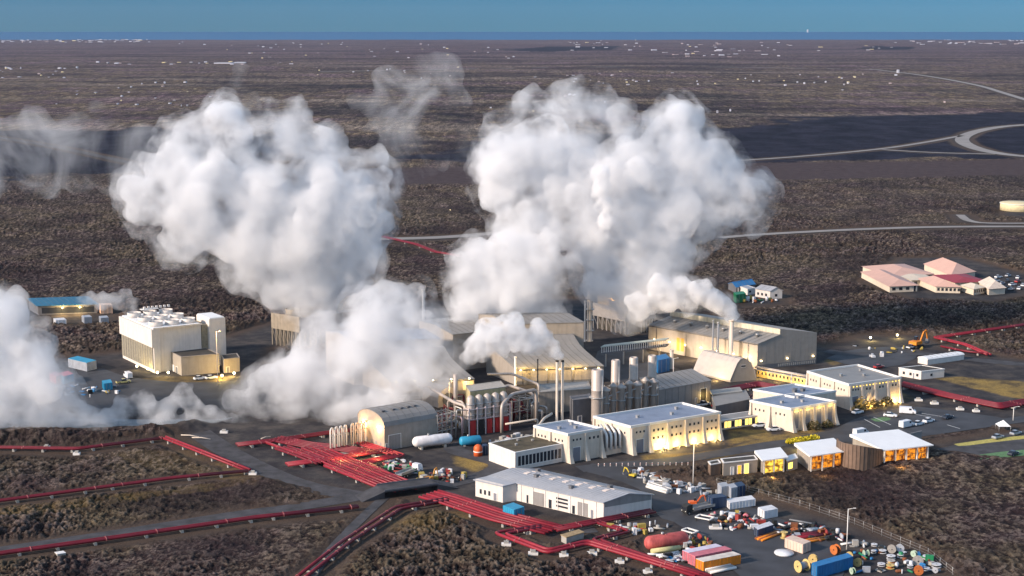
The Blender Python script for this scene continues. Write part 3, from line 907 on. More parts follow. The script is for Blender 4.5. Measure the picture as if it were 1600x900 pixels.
q = [b.face('R', inx + 0.2, h - 0.02, 0.06), b.face('R', b.lu - 0.2, h - 0.02, 0.06), b.face('R', mid, hr - 0.1, 0.06)]
q2 = [b.face('R', inx + 0.2, h - 0.02, -0.02), b.face('R', b.lu - 0.2, h - 0.02, -0.02), b.face('R', mid, hr - 0.1, -0.02)]
g_.loft([q, q2]); b.put(g_, 'gable_cladding', M_GREY)
# doors and windows along the yard wall (set back by rec)
keep = b.C.copy(); b.C = b.C + b.u * inx
def fo(t0, t1, z1, m, nm): 
    mb_ = MB(); b.panel(mb_, 'L', t0, t1, 0.02, z1, 0.07); o_ = mb_.build(nm, m, b.o, origin=keep, fix=True); return o_
lt = lambda px, py: (G(px, py) - C0).length
LL = b.lv
fo(LL * .085, LL * .105, 2.2, M_DOOR, 'door')
fo(LL * .13, LL * .215, 3.6, M_GREY, 'roller_door'); fo(LL * .24, LL * .262, 2.2, M_GLASS, 'door')
fo(LL * .44, LL * .465, 2.4, M_GLASS, 'door'); fo(LL * .505, LL * .60, 3.6, M_GREY, 'roller_door'); fo(LL * .645, LL * .66, 2.2, M_GLASS, 'door')
for z0_ in (0.9, 2.0, 3.0):
    mb_ = MB(); b.panel(mb_, 'L', LL * .30, LL * .40, z0_, z0_ + 0.5, 0.07); mb_.build('window', M_GLASS, b.o, origin=keep, fix=True)
for k in range(7):
    mb_ = MB(); b.panel(mb_, 'L', LL * (.06 + k * .108), LL * (.064 + k * .108), 0.02, h - 0.3, 0.16); mb_.build('downpipe', M_TRIM, b.o, origin=keep, fix=True)
b.C = keep
for k in range(3): b.window('L', LL - 5.2 + k * 1.5, LL - 4.5 + k * 1.5, 1.0, 2.3, frame=False)
b.door('L', LL - 7.4, LL - 6.4, 2.1, M_DOOR)
for (t_, a_) in ((0.2, .62), (.36, .3), (.72, .4), (.86, .68)):
    a__ = b.lu * a_ + inx * .4
    b.vents([(a__, LL * t_, hr - sl * abs(a__ - mid) + 0.1)], M_DGREY, 0.9)

# ---- flat roofed office beside the buttressed block
b = B('office_block', 'low white office with flat brown roof and a row of narrow windows', G(805, 735.5), G(764, 720), G(879, 721))
h = HT(b.C, 708)
b.flat(h, M_WHITE, M_ROOFBR, 0.25, M_TRIM)
for k in range(12):
    t_ = b.lu * (.06 + .077 * k); b.window('R', t_, t_ + .95, 1.2, h - 1.2, frame=False, out=0.04)
mb_ = MB(); b.panel(mb_, 'R', b.lu * .05, b.lu * .98, 0.95, 1.15, 0.12); b.put(mb_, 'sill_band', M_TRIM)
b.vents([(b.lu * .3, b.lv * .5, h), (b.lu * .7, b.lv * .6, h), (b.lu * .5, b.lv * .8, h)], M_STEEL, 0.6)

# ---- cream buttressed halls
def buttress(b, side, t, h, w=0.55, foot=1.9, top=0.45):
    """curved fin that flares towards the ground"""
    mb = MB(); secs = []
    for k in range(7):
        f = k / 6.0; z = h * f; o = top + (foot - top) * (1 - f) ** 2.2
        ww = w * (0.55 + 0.75 * (1 - f) ** 2)
        a, c = b.face(side, t - ww, z, -0.05), b.face(side, t + ww, z, -0.05)
        d, e = b.face(side, t + ww, z, o), b.face(side, t - ww, z, o)
        secs.append([a, c, d, e])
    mb.loft(secs)
    b.put(mb, 'buttress', M_CREAM)
def flood(b, side, t, power, z=0.5, out=2.0):
    p = b.face(side, t, z, out)
    lp = MB(); lp.box(p, b.u, b.v, 0.18, 0.14, 0.0, 0.35); o = b.put(lp, 'floodlight', M_DGREY)
    lp = MB(); lp.box(b.face(side, t, z, out - 0.16), b.u, b.v, 0.15, 0.03, 0.1, 0.33); b.put(lp, 'lamp_glass', M_LAMP, o)
    lampglow(b.face(side, t, 0.7, out - 0.35), power, parent=b.o)
def buttressed(name, label, C, L, R_, ytop, bays, lbays, wins, door=None, lights=(), roof=M_ROOFB, roofh=None, ldoor=None, pw=520):
    b = B(name, label, C, L, R_)
    h = HT(b.C, ytop)
    b.flat(h, M_CREAM, roof, 0.7, M_TRIM)
    step = b.lu / bays
    for k in range(bays + 1): buttress(b, 'R', min(max(k * step, 0.5), b.lu - 0.5), h - 0.1)
    for k in range(1, lbays + 1): buttress(b, 'L', min(k * b.lv / lbays, b.lv - 0.5), h - 0.1)
    for k in range(bays):
        if door is not None and k == door:
            b.door('R', (k + .5) * step - 1.3, (k + .5) * step + 1.3, 4.2, M_DOOR)
            for q in range(3): b.window('R', (k + .28 + .2 * q) * step, (k + .28 + .2 * q) * step + .55, h - 1.9, h - 1.3, frame=False)
            continue
        for q in range(wins[0]):
            for r_ in range(wins[1]):
                t_ = (k + .5) * step + (q - (wins[0] - 1) / 2) * step * .24
                z_ = h - 2.2 - r_ * 2.4
                if z_ > 1.0: b.window('R', t_ - .32, t_ + .32, z_, z_ + .75, frame=False)
    for k in range(lbays):
        for q in (0, 1, 2):
            t_ = (k + .28 + .2 * q) * b.lv / lbays; b.window('L', t_, t_ + .5, h - 2.3, h - 1.6, frame=False)
    for k in lights: flood(b, 'R', (k + .5) * step, pw)
    b.vents([(b.lu * .3, b.lv * .55, h + .1), (b.lu * .62, b.lv * .4, h + .1), (b.lu * .8, b.lv * .7, h + .1)], M_STEEL, 0.8)
    return b, h
b, h = buttressed('buttressed_hall', 'long cream hall with flared buttresses, small square windows and blue grey roof', G(985, 710), G(927, 693), G(1125, 686), 669, 5, 2, (3, 2), door=0, lights=(1, 2, 3, 4), pw=700)
HALLD = b
b, h = buttressed('pump_house', 'small cream pump house with buttresses and tall grey door beside the flat office', G(887, 723), G(834, 709), G(941, 713), 681, 2, 2, (3, 1), door=0, lights=(), pw=300)
b, h = buttressed('control_house', 'squat cream control building with pale blue grey roof near two parked cars', G(1235, 674.5), G(1171, 661), G(1305, 662), 641, 4, 2, (0, 0), door=None, lights=())
step = b.lu / 4
for k in range(4): b.window('R', k * step + 1.5, (k + 1) * step - 1.5, 0.8, h - 1.0, M_DOOR, frame=False)
mb_ = MB()
for k in range(16): b.panel(mb_, 'R', b.lu * (k + .3) / 16, b.lu * (k + .5) / 16, h - .6, h - .3, 0.2)
b.put(mb_, 'cornice_light', M_LITY)
for k in (0, 1, 2, 3): lampglow(b.face('R', (k + .5) * step, h - 1.0, 1.2), 110, parent=b.o)
b = B('rear_wing', 'cream flat roofed block with white parapet directly behind the squat control building', G(1240, 655), G(1176, 643), G(1305, 645))
h = HT(b.C, 622); b.flat(h, M_CREAM, M_ROOFB, 0.6, M_TRIM)
b.vents([(b.lu * .4, b.lv * .4, h), (b.lu * .5, b.lv * .5, h), (b.lu * .6, b.lv * .4, h)], M_DGREY, 1.0)
b, h = buttressed('turbine_house', 'tall cream square building with buttresses lit by yellow floodlights beside the car park', G(1325, 640), G(1260, 618), G(1406, 628), 603, 4, 3, (2, 1), door=0, lights=(1, 2, 3), roof=M_ROOFM, pw=650)
mb_ = MB()
for k in range(16): b.panel(mb_, 'R', b.lu * (k + .3) / 16, b.lu * (k + .5) / 16, h - .7, h - .4, 0.2)
b.put(mb_, 'cornice_light', M_LITY)

# ---- white pipes bank between pump house and long hall
b = B('cooler_bank', 'bank of dark louvred coolers under curved white pipes between the two cream halls', G(944, 712), G(935, 702), G(978, 705), 'cooler')
h = HT(b.C, 690); b.put(b.blk(MB(), 0, b.lu, 0, b.lv, -.3, 2.0), 'base_wall', M_CREAM)
b.put(b.blk(MB(), .2, b.lu - .2, .6, b.lv, 2.01, 6.0), 'louvre_box', M_DGREY)
for k in range(5):
    a_ = b.lu * (k + .5) / 5
    pts = [b.P(a_, -.4 + .0, 1.6), b.P(a_, -.4, 5.0)] + [b.P(a_, -.4 + 2.0 * (1 - math.cos(x)), 5.0 + 1.6 * math.sin(x)) for x in (0.4, .8, 1.2, 1.57)] + [b.P(a_, 7.5, 7.4)]
    mb_ = MB(); mb_.tube(pts, 0.38, 8); b.put(mb_, 'curved_pipe', M_TRIM)

# ---- arched hall by the red pipes
b = B('arched_hall', 'tan hall with rounded roof, its left end lit orange, beside the white gas tank', G(601, 704.5), G(560, 688), G(683, 689))
hw = HT(b.C, 667); hp = hw + 3.6
def arch(w, hw, hp, n=9, pw=2.0):
    return [(0, hw)] + [(w * (0.5 - 0.5 * math.cos(PI * k / n)), hw + (hp - hw) * math.sin(PI * k / n) ** 0.9) for k in range(1, n)] + [(w, hw)]
pr = arch(b.lv, hw, hp, 10)
b.profile(pr, 'L', M_TAN, M_ROOFM, [list(range(len(pr)))], over=0.1)
b.door('R', b.lu * .08, b.lu * .30, 4.5, M_GREY, name='roller_door'); b.door('R', b.lu * .02, b.lu * .05, 2.1)
for k, f in enumerate((.12, .32, .47, .6, .72)):
    b.vents([(b.lu * f, b.lv * .3, hw + (hp - hw) * .82)], M_DGREY, 0.9)
for k in range(5): b.window('L', b.lv * (.12 + .17 * k), b.lv * (.12 + .17 * k) + .8, 1.2, 2.1, M_DOOR, frame=False)
for f in (.2, .75):
    lp = MB(); lp.box(b.face('L', b.lv * f, 0, .3), b.u, b.v, .3, .2, hw - .8, hw - .3); b.put(lp, 'wall_lamp', M_LAMP)
    lampglow(b.face('L', b.lv * f, hw - 1.2, 1.5), 1100, (1, .55, .2), parent=b.o)
# ---- arched annexes behind it (silver shells)
for (cx, cy, rx, ry, ln, rad, lab) in ((700, 634, 0, 0, 9, 4.2, 'silver rounded shell with round end beside the separator bank'), (610, 640, 0, 0, 9, 3.2, 'small silver rounded shell half hidden in steam behind the arched hall')):
    C_ = G(cx, cy); uu = (G(1125, 686) - G(985, 710)); uu.z = 0; uu.normalize(); vv = Vector((-uu.y, uu.x, 0)) * 1.0
    t_ = thing('vessel_shelter', lab, 'shelter', C_)
    mb_ = MB(); ax = (G(660, 622) - G(700, 634)).normalized()
    sd_ = Vector((-ax.y, ax.x, 0))
    secs = []
    for q in (0, ln):
        secs.append([C_ + ax * q + sd_ * (rad * math.cos(PI * k / 12)) + Vector((0, 0, 2.2 + rad * math.sin(PI * k / 12))) for k in range(13)] + [C_ + ax * q - sd_ * rad + Vector((0, 0, -.2)), C_ + ax * q + sd_ * rad + Vector((0, 0, -.2))])
    mb_.loft(secs); mb_.build('shell', M_SILV, t_, origin=C_, fix=True)
    mb_ = MB(); e0 = C_ - ax * 0.05
    mb_.tube([e0 + Vector((0, 0, 2.4)), e0 - ax * .3 + Vector((0, 0, 2.4))], rad * .55, 14); mb_.build('end_hatch', M_DGREY, t_, origin=C_)
# ---- big arched shelter right
b = B('arched_shelter', 'tan tunnel shaped hall with curved roof in front of the large grey hall', G(1141, 597), G(1083, 583), G(1181, 593.5))
hp = HT(b.P(b.lu / 2, 0), 560)
pr = [(0, 0.6), (b.lu * .12, hp * .42), (b.lu * .26, hp * .80), (b.lu * .38, hp * .97), (b.lu * .5, hp), (b.lu * .64, hp * .95), (b.lu * .8, hp * .74), (b.lu * .93, hp * .4), (b.lu, 0.6)]
b.profile(pr, 'R', M_TAN, mat('tan_roof_sheet', (0.46, 0.41, 0.37), 0.55, var=.06), [list(range(len(pr)))], over=0.1)
b.window('R', b.lu * .42, b.lu * .58, hp * .62, hp * .7)
lampglow(b.face('L', b.lv * .25, 1.0, 2.5), 500, parent=b.o)

# ---- large hall right: eave, slope, lit parapet, mono-pitch behind
b = B('turbine_hall', 'largest grey hall on the right with a raised pale parapet along its roof', G(1183, 577), G(1013, 545), G(1275, 568))
z1 = HT(b.C, 537.5); s1 = b.lu * .37; z2 = HT(b.P(s1, 0), 523.5); z3 = HT(b.P(s1, 0), 514); z4 = HT(b.R, 519.5)
prof = [(0, z1), (s1 - .5, z2), (s1, z2 + .05), (s1 + .05, z3), (b.lu, z4)]
b.profile(prof, 'R', M_TAN, M_ROOFM, [[0, 1]], over=0.25)
pp = MB(); b.blk(pp, s1 - .12, s1 + .03, -.05, b.lv + .05, z2 + .35, z3 - .1); b.put(pp, 'parapet', mat('lit_parapet_sheet', (0.62, 0.56, 0.42), .6, dirt=.3))  # yellowish light on the parapet is part of its colour
pp = MB(); b.panel(pp, 'R', .2, b.lu - .2, 0.0, 1.6, 0.05); b.put(pp, 'base_band', M_DGREY)
pp = MB()
for k in range(18): b.panel(pp, 'R', b.lu * (.35 + k * .036), b.lu * (.35 + k * .036) + .5, .3, 1.3, 0.12)
b.put(pp, 'base_vent', M_CONC)
b.seams('R', 7, 1.7, z1 - .3, M_GREY, .08, .03); b.seams('L', 14, 0, z1 - .3, M_GREY, .08, .03)
M_YST = mat('yellow_wall_panel', (0.50, 0.30, 0.05), .6, dirt=.3)
for f in (.66, .70): b.put(b.panel(MB(), 'L', b.lv * f, b.lv * f + 1.6, 1.5, z1 - 3, .05), 'wall_panel', M_YST)
for f, p_ in ((.08, 900), (.3, 500), (.5, 500), (.72, 500), (.9, 400)): lampglow(b.face('L', b.lv * f, 3.0, 4.0), p_ * 2.0, (1, .7, .35), parent=b.o)
RH = b
# ---- two long halls with concave front roofs in the middle
def power_hall(name, label, C, L, R_, yf, ylip, backs):
    b = B(name, label, C, L, R_)
    zf = HT(b.C, yf); zl = HT(b.P(b.lu, b.lv), ylip)
    pr = [(0, zf), (b.lv * .3, zf + (zl - zf) * .2), (b.lv * .6, zf + (zl - zf) * .42), (b.lv * .8, zf + (zl - zf) * .62), (b.lv * .93, zf + (zl - zf) * .84), (b.lv, zl), (b.lv + 1.2, zl + .2)]
    b.profile(pr, 'L', M_TAN, M_ROOFM, [list(range(len(pr)))], over=0.15)
    b.put(b.panel(MB(), 'R', .2, b.lu - .2, 0, 1.2, .06), 'base_band', M_DGREY)
    b.seams('R', 12, 1.2, zf - .3, M_GREY, .08, .03)
    return b, zf
KC, KL, KR = G(805, 601), G(762, 583), G(943, 597)
b, zf = power_hall('power_hall', 'grey hall in the middle with a concave sloping roof under the steam', KC, KL, KR, 576, 524, None)
for f in (.1, .4, .7): lampglow(b.face('R', b.lu * f, 7.6, 2.6), 1300, (1, .64, .16), parent=b.o)
K1 = b
b, zf = power_hall('power_hall', 'blue grey roofed hall left of the separators, its left part hidden in steam', G(612, 620), G(569, 602), G(741, 614), 598, 543, None)
b.put(b.panel(MB(), 'R', b.lu - 4, b.lu - .3, 1.2, zf - .5, .05), 'wall_panel', mat('lamplit_wall_colour', (.6, .52, .36), .6))  # lit end of the wall painted as a paler panel
lampglow(b.face('R', b.lu - 3, zf - 1, 2.0), 500, parent=b.o)
K2 = b
def rear(name, label, C, L, R_, yt, roof=M_ROOFM, rise=1.5):
    b = B(name, label, C, L, R_)
    h = HT(b.R, yt)
    pr = [(0, h), (b.lv * .5, h + rise), (b.lv, h)]
    b.profile(pr, 'L', M_TAN, roof, [[0, 1], [1, 2]], over=.25)
    b.seams('R', 9, .5, h - .2, M_GREY, .08, .03)
    return b, h
cK = K1.P(K1.lu * .25, K1.lv + 1.3); vv = K1.v * (K1.lv * 1.1)
rear('generator_hall', 'tall grey hall behind the concave roof, half veiled by steam', cK, cK + vv, K1.P(K1.lu * 1.14, K1.lv + 1.3), 504)
cK = K2.P(K2.lu * -.1, K2.lv + 1.3); vv = K2.v * (K2.lv * 1.1)
rear('generator_hall', 'tall hall with light blue roof at the right edge of the low steam cloud', cK, cK + vv, K2.P(K2.lu * .97, K2.lv + 1.3), 529, M_ROOFB)
rear('switch_hall', 'grey roofed hall between the two generator halls, mostly behind steam', G(708, 580), G(655, 556), G(772, 572), 516, M_ROOFM, 1.0)
# ---- low building in front of the middle hall
b = B('valve_building', 'low tan building with yellow lit flat roof behind the two chimney pipes', G(842, 646), G(838, 633), G(924, 640)); h = HT(b.C, 614)
b.flat(h, M_TAN, M_CONC, .3, M_TAN)
b.seams('R', 8, .2, h - .2, M_GREY)
b = B('switch_room', 'dark grey box building behind the silver columns', G(895, 662), G(890, 655), G(926, 658)); b.flat(HT(b.C, 626), M_DGREY, M_DGREY, .2, M_DGREY); b.door('R', 2, 3.2, 2.2)
b = B('store_hall', 'plain grey hall with low pitched roof behind the silver columns', G(1029, 643), G(1000, 628), G(1110, 627)); h = HT(b.C, 610)
b.profile([(0, h), (b.lv, h + 1.0)], 'L', M_GREY, M_ROOFM, [[0, 1]], over=.3)
b.door('R', b.lu * .80, b.lu * .91, 5.0, M_BLACK, name='open_doorway'); b.seams('R', 8, .2, h - .2, M_DGREY); b.door('R', b.lu * .70, b.lu * .73, 2.1)
lampglow(b.face('R', b.lu * .86, 2.5, 1.5), 300, parent=b.o)
b = B('low_annex', 'low grey annex with pale roof beside the open doorway of the store hall', G(1118, 651), G(1112, 636), G(1172, 640)); b.flat(HT(b.C, 635), M_DGREY, M_ROOFM, .2, M_ROOFM)
b = B('canopy', 'thin pale canopy roof above the dark pipes near the store hall', G(1112, 634), G(1108, 627), G(1160, 629), 'canopy')
b.put(b.blk(MB(), 0, b.lu, 0, b.lv, 3.6, 4.0), 'roof', M_CONC)
for a_ in (.3, b.lu * .5, b.lu - .3):
    for b_ in (.3, b.lv - .3): b.put(b.blk(MB(), a_ - .12, a_ + .12, b_ - .12, b_ + .12, -.2, 3.6), 'post', M_STEEL)
# glazed link
b = B('glazed_link', 'low yellow lit glazed corridor linking two cream halls', G(1125, 672), G(1120, 664), G(1186, 663)); h = HT(b.C, 658)
b.flat(h, M_CREAM, M_ROOFM, .2, M_TRIM)
for k in range(11): b.window('R', b.lu * (.03 + k * .088), b.lu * (.03 + k * .088) + 1.0, .5, h - .5, M_LITY if k % 3 else M_GLASS, frame=False)
# lit conveyor-like corridor in front of the large hall
b = B('pipe_gallery', 'long yellow lit pipe gallery running from the large hall to the square cream building', G(1262, 603), G(1182, 588), G(1266, 601), 'gallery')
b.put(b.blk(MB(), 0, b.lu, 0, b.lv, -.3, 2.4), 'wall', mat('yellow_lit_wall', (.52, .38, .16), .7, dirt=.3)); b.put(b.blk(MB(), -.2, b.lu + .2, -.2, b.lv + .2, 2.41, 2.6), 'roof', M_CONC)  # yellow lamplight on the gallery wall put into its colour
for k in range(14): b.window('L', b.lv * (k + .2) / 14, b.lv * (k + .2) / 14 + .7, 1.0, 2.0, M_GLASS, frame=False)
for k in range(2):
    mb_ = MB(); mb_.tube([b.P(.5 + k, -1, 3.3), b.P(.5 + k, b.lv + 1, 3.3)], .3, 8); b.put(mb_, 'roof_pipe', M_SILV)
for k in (.15, .5, .85): lampglow(b.face('L', b.lv * k, 1.5, 2.5), 420, parent=b.o)
# ---- walkway bridge
b = B('pipe_bridge', 'covered pale green pipe bridge spanning between the middle and right halls', G(1040, 562), G(938, 574), G(1043, 560), 'bridge')
zb = 5.0
b.put(b.blk(MB(), 0, b.lu + 2, 0, b.lv, zb, zb + .5), 'deck', M_DGREY)
b.put(b.blk(MB(), .1, b.lu + 1.9, 0, b.lv, zb + 2.6, zb + 2.9), 'roof', mat('pale_green_sheet', (.42, .46, .42), .6))
mb_ = MB()
for k in range(30):
    t_ = b.lv * (k + .5) / 30; b.blk(mb_, .1, .3, t_ - .1, t_ + .1, zb + .5, zb + 2.6)
b.put(mb_, 'rail_post', M_TRIM)
for t_ in (.1, .35, .65, .92): b.put(b.blk(MB(), .3, .8, b.lv * t_, b.lv * t_ + .5, -.3, zb), 'pier', M_STEEL)

# ---- cooling towers
def drums(b, spots, r, h0, hh, m=M_WHITE, nm='fan_drum'):
    for (a, c) in spots:
        p = b.P(a, c); mb = MB()
        mb.lathe((p.x, p.y), [(r * 1.02, h0), (r * .92, h0 + hh * .5), (r, h0 + hh), (r * .93, h0 + hh), (r * .85, h0 + hh * .3)], 20)
        d = b.put(mb, nm, m)
        mb = MB(); mb.cyl(p, r * .16, h0 + hh * .4, h0 + hh * .75, 8)
        for q in range(5):
            an = q * 2 * PI / 5
            e = Vector((math.cos(an), math.sin(an), 0)); f = Vector((-e.y, e.x, 0)) * .3
            z = h0 + hh * .6
            mb.hexa([tuple(p + e * .2 - f + Vector((0, 0, z))), tuple(p + e * r * .8 - f + Vector((0, 0, z))), tuple(p + e * r * .8 + f + Vector((0, 0, z + .15))), tuple(p + e * .2 + f + Vector((0, 0, z + .15))),
                     tuple(p + e * .2 - f + Vector((0, 0, z + .1))), tuple(p + e * r * .8 - f + Vector((0, 0, z + .1))), tuple(p + e * r * .8 + f + Vector((0, 0, z + .25))), tuple(p + e * .2 + f + Vector((0, 0, z + .25)))])
        b.put(mb, 'fan', M_STEEL, d)
b = B('cooling_tower', 'big white cooling tower with round fan drums on top, left of the plant', G(242, 583), G(192, 559), G(318, 574), 'cooling tower')
h = HT(b.C, 515)
b.put(b.blk(MB(), 0, b.lu, 1.2, b.lv, -.4, h - .01), 'wall', M_WHITE)
b.put(b.blk(MB(), 0.002, b.lu * .13, 0.002, 1.19, -.4, h - .02), 'corner_wall', M_WHITE)
mz = HT(b.C, 543)
b.put(b.panel(MB(), 'L', -.3, b.lv + .3, mz, h, .8), 'upper_panel', M_WHITE)
b.put(b.panel(MB(), 'L', .8, b.lv - .2, 1.2, mz - .01, .25), 'louvre_screen', M_LOUV2)
mb_ = MB()
for k in range(13): b.panel(mb_, 'L', .8 + (b.lv - 1) * k / 13, .95 + (b.lv - 1) * k / 13, 1.2, mz - .03, .4)
b.put(mb_, 'louvre_post', M_CONC)
b.put(b.blk(MB(), .3, b.lu - .3, .3, b.lv - .3, h + .003, h + .3), 'fan_deck', M_ROOFW)
b.put(b.blk(MB(), -.05, b.lu, -.05, .25, h + .003, h + .5), 'parapet', M_WHITE)
sp_ = [(b.lu * (i + .5) / 3, b.lv * (j + .5) / 3) for i in range(3) for j in range(3)]
drums(b, sp_, min(b.lu / 6.6, b.lv / 6.6) * .95, h + .3, 1.7)
for i in range(7): b.put(b.blk(MB(), b.lu * .35 + i * 1.6, b.lu * .35 + i * 1.6 + .8, b.lv * .8, b.lv * .8 + .8, h + 3, h + 3.9), 'motor', M_WHITE)
b.put(b.blk(MB(), b.lu * .3, b.lu * .65, b.lv * .78, b.lv * .86, h + 2.8, h + 3.0), 'service_walkway', M_TRIM)
QT = b
b2_ = B('cooling_tower', 'narrow white cooling cell standing right against the big white tower', b.P(b.lu + 2.8, 0), b.P(b.lu + 2.8, 12), b.P(b.lu + 9.2, 0), 'cooling tower')
h2 = HT(b2_.C, 499); b2_.put(b2_.blk(MB(), 0, b2_.lu, 0, b2_.lv, -.4, h2), 'wall', M_WHITE); b2_.put(b2_.blk(MB(), -2.4, -.1, 1.5, b2_.lv, -.4, h2 - 2.2), 'louvre_bay', M_LOUV2)
b2_.put(b2_.blk(MB(), .3, b2_.lu - .3, .3, b2_.lv - .3, h2 + .003, h2 + .4), 'roof', M_ROOFW)
b = B('pump_annex', 'tan flat roofed annex with dark roof in front of the white cooling tower', G(284, 587), G(265, 577), G(343, 582)); h = HT(b.C, 558.5)
b.flat(h, M_TAN, M_ROOFD, .25, M_TAN); b.door('L', b.lv * .3, b.lv * .45, 2.4, M_DGREY); b.door('L', b.lv * .6, b.lv * .75, 2.4, M_TRIM)
b = B('small_annex', 'small tan annex with dark roof right of the pump annex', G(350, 583), G(346, 576), G(375, 580)); b.flat(HT(b.C, 562), M_TAN, M_ROOFD, .2, M_TAN); b.door('R', 1, 2, 2.1)
for k in range(3): lampglow(b.face('R', b.lu * (.0 + .4 * k) - 4, 1.2, 6.0), 500, (1, .6, .15), parent=b.o)
# dark timber tower
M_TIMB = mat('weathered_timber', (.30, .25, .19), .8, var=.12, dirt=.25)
def lattice_tower(name, label, C, L, R_, yt, ypanel, mL, mR, deck):
    b = B(name, label, C, L, R_, 'cooling tower'); h = HT(b.C, yt); mz = HT(b.C, ypanel)
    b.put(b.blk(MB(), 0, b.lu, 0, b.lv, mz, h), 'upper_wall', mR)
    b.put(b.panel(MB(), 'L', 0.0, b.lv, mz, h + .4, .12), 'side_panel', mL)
    b.put(b.blk(MB(), 1.2, b.lu - 1.2, 1.2, b.lv - 1.2, -.3, mz - .003), 'fill_core', M_LOUV)
    for k in range(8): b.put(b.blk(MB(), 0.0, .35, b.lv * k / 7.2, b.lv * k / 7.2 + .4, -.3, mz - .003), 'post', mL)
    for k in range(1, 12): b.put(b.blk(MB(), b.lu * k / 11.3, b.lu * k / 11.3 + .4, 0, .35, -.3, mz - .003), 'post', mL)
    mb = MB()
    for k in range(7):
        t0_, t1_ = b.lv * k / 7.2, b.lv * (k + 1) / 7.2
        mb.tube([b.P(.15, t0_, .3), b.P(.15, t1_, mz - .2)], .1, 5)
    b.put(mb, 'brace', mL)
    mb = MB()
    for k in range(26):
        p = b.P(b.lu * k / 25, .1); mb.box(p, b.u, b.v, .06, .06, h, h + 1.1)
    for z in (.55, 1.1): mb.tube([b.P(0, .1, h + z), b.P(b.lu, .1, h + z)], .05, 4)
    b.put(mb, 'railing', M_TRIM)
    drums(b, [(b.lu * (i + .5) / 4, b.lv * .5) for i in range(4)], min(b.lu / 9, b.lv / 2.6), h, 2.6, deck)
    return b, h
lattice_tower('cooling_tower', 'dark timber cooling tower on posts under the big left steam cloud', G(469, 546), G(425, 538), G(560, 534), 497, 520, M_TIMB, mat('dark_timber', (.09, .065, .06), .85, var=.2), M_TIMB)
b, h = lattice_tower('cooling_tower', 'grey cooling tower with orange lit deck and louvres below, behind the middle', G(977, 523), G(926, 512), G(1024, 517), 484, 503, M_GREY, mat('blue_grey_panel', (.20, .22, .26), .6, var=.08), M_TIMB)
b.put(b.blk(MB(), 2, b.lu - 2, 1.5, b.lv - .5, h, h + 3.4), 'fan_housing', mat('orange_lit_housing', (.50, .34, .15), .7, dirt=.3))  # orange light on the fan deck painted into the housing colour
lampglow(b.face('L', b.lv * .5, h + 2.5, -1.0) , 500, (1, .6, .25), parent=b.o)
b.put(b.panel(MB(), 'R', b.lu * .12, b.lu * .5, .2, 6.0, .06), 'doorway', M_BLACK)

# ---- small white buildings at the right
b = B('white_cabin', 'small white cabin with flat dark roof and round windows by the ochre patch', G(1439, 593), G(1404, 587), G(1475, 589)); h = HT(b.C, 581)
b.flat(h, M_WHITE, M_ROOFD, .25, M_TRIM)
for k in range(3): b.window('L', b.lv * (.12 + .3 * k), b.lv * (.12 + .3 * k) + .9, .9, 1.9, frame=False)
b.door('L', b.lv * .3, b.lv * .36, 2.0); b.window('R', b.lu * .4, b.lu * .4 + .9, .9, 1.8, frame=False)
b = B('long_store', 'long plain white store with curved white roof beside the dark cabin', G(1449, 570), G(1434, 567), G(1506, 562)); h = HT(b.C, 560)
pr = arch(b.lv, h * .8, h * 1.05, 6); b.profile(pr, 'L', M_WHITE, M_ROOFW, [list(range(len(pr)))], over=.1)
# ---- far blue and white sheds
b = B('site_office', 'white site office with pale roof at the edge of the lava behind the large hall', G(1203, 467), G(1180, 463), G(1222, 466)); h = HT(b.C, 455)
b.profile([(0, h), (b.lu / 2, h + 1.6), (b.lu, h)], 'R', M_WHITE, M_ROOFG, [[0, 1], [1, 2]]); b.window('R', b.lu * .4, b.lu * .4 + 1.2, 1, 2.2, frame=False)
for k in range(3): b.window('L', b.lv * (.2 + .27 * k), b.lv * (.2 + .27 * k) + 1.2, 1, 2.2, frame=False)
b = B('small_shed', 'small white shed with pale roof between the blue roof and the site office', G(1168, 461), G(1156, 457), G(1180, 459)); b.flat(HT(b.C, 452), M_WHITE, M_ROOFG, .2)
b.window('R', 1, 2.5, 1, 2, frame=False)
b = B('blue_roofed_shed', 'shed with bright blue roof at the lava edge beyond the steam', G(1150, 458), G(1138, 452), G(1180, 453)); h = HT(b.C, 449)
b.profile([(0, h), (b.lv * .5, h + 1.5), (b.lv, h)], 'L', M_DGREY, M_BLUE, [[0, 1], [1, 2]])
for k in range(4): b.put(b.panel(MB(), 'R', b.lu * (.08 + .2 * k), b.lu * (.08 + .2 * k) + .8, 0.1, h - .3, .06), 'white_panel', M_TRIM)
b = B('blue_roofed_building', 'dark building with long light blue roof at the left edge of the lava', G(60, 492), G(46, 484), G(152, 489)); h = HT(b.C, 478)
b.profile([(0, h), (b.lv, h + 1.0)], 'L', M_DGREY, mat('dull_blue_roof_sheet', (.03, .15, .25), .6, dirt=.2), [[0, 1]], over=.8)
for k in range(8): b.window('R', b.lu * (.06 + .11 * k), b.lu * (.06 + .11 * k) + 3, .5, h - 1, frame=False)
for f in (.4, .7): lampglow(b.face('R', b.lu * f, 2.5, 3.0), 1500, (1, .65, .25), parent=b.o)
# ---- far beige tank
c_ = G(1592, 328); t_ = thing('storage_tank', 'round pale yellow storage tank far off at the right edge', 'tank', c_)
mb_ = MB(); mb_.lathe((c_.x, c_.y), [(13, -.5), (13, 5.0), (12.6, 5.3), (0.5, 6.0)], 32); mb_.build('tank_body', mat('pale_yellow_tank', (.66, .56, .34), .6), t_, origin=c_)
mb_ = MB(); mb_.lathe((c_.x, c_.y), [(13.3, 4.7), (13.3, 5.1), (13.05, 5.1), (13.05, 4.7)], 32); mb_.build('rim', M_TRIM, t_, origin=c_)

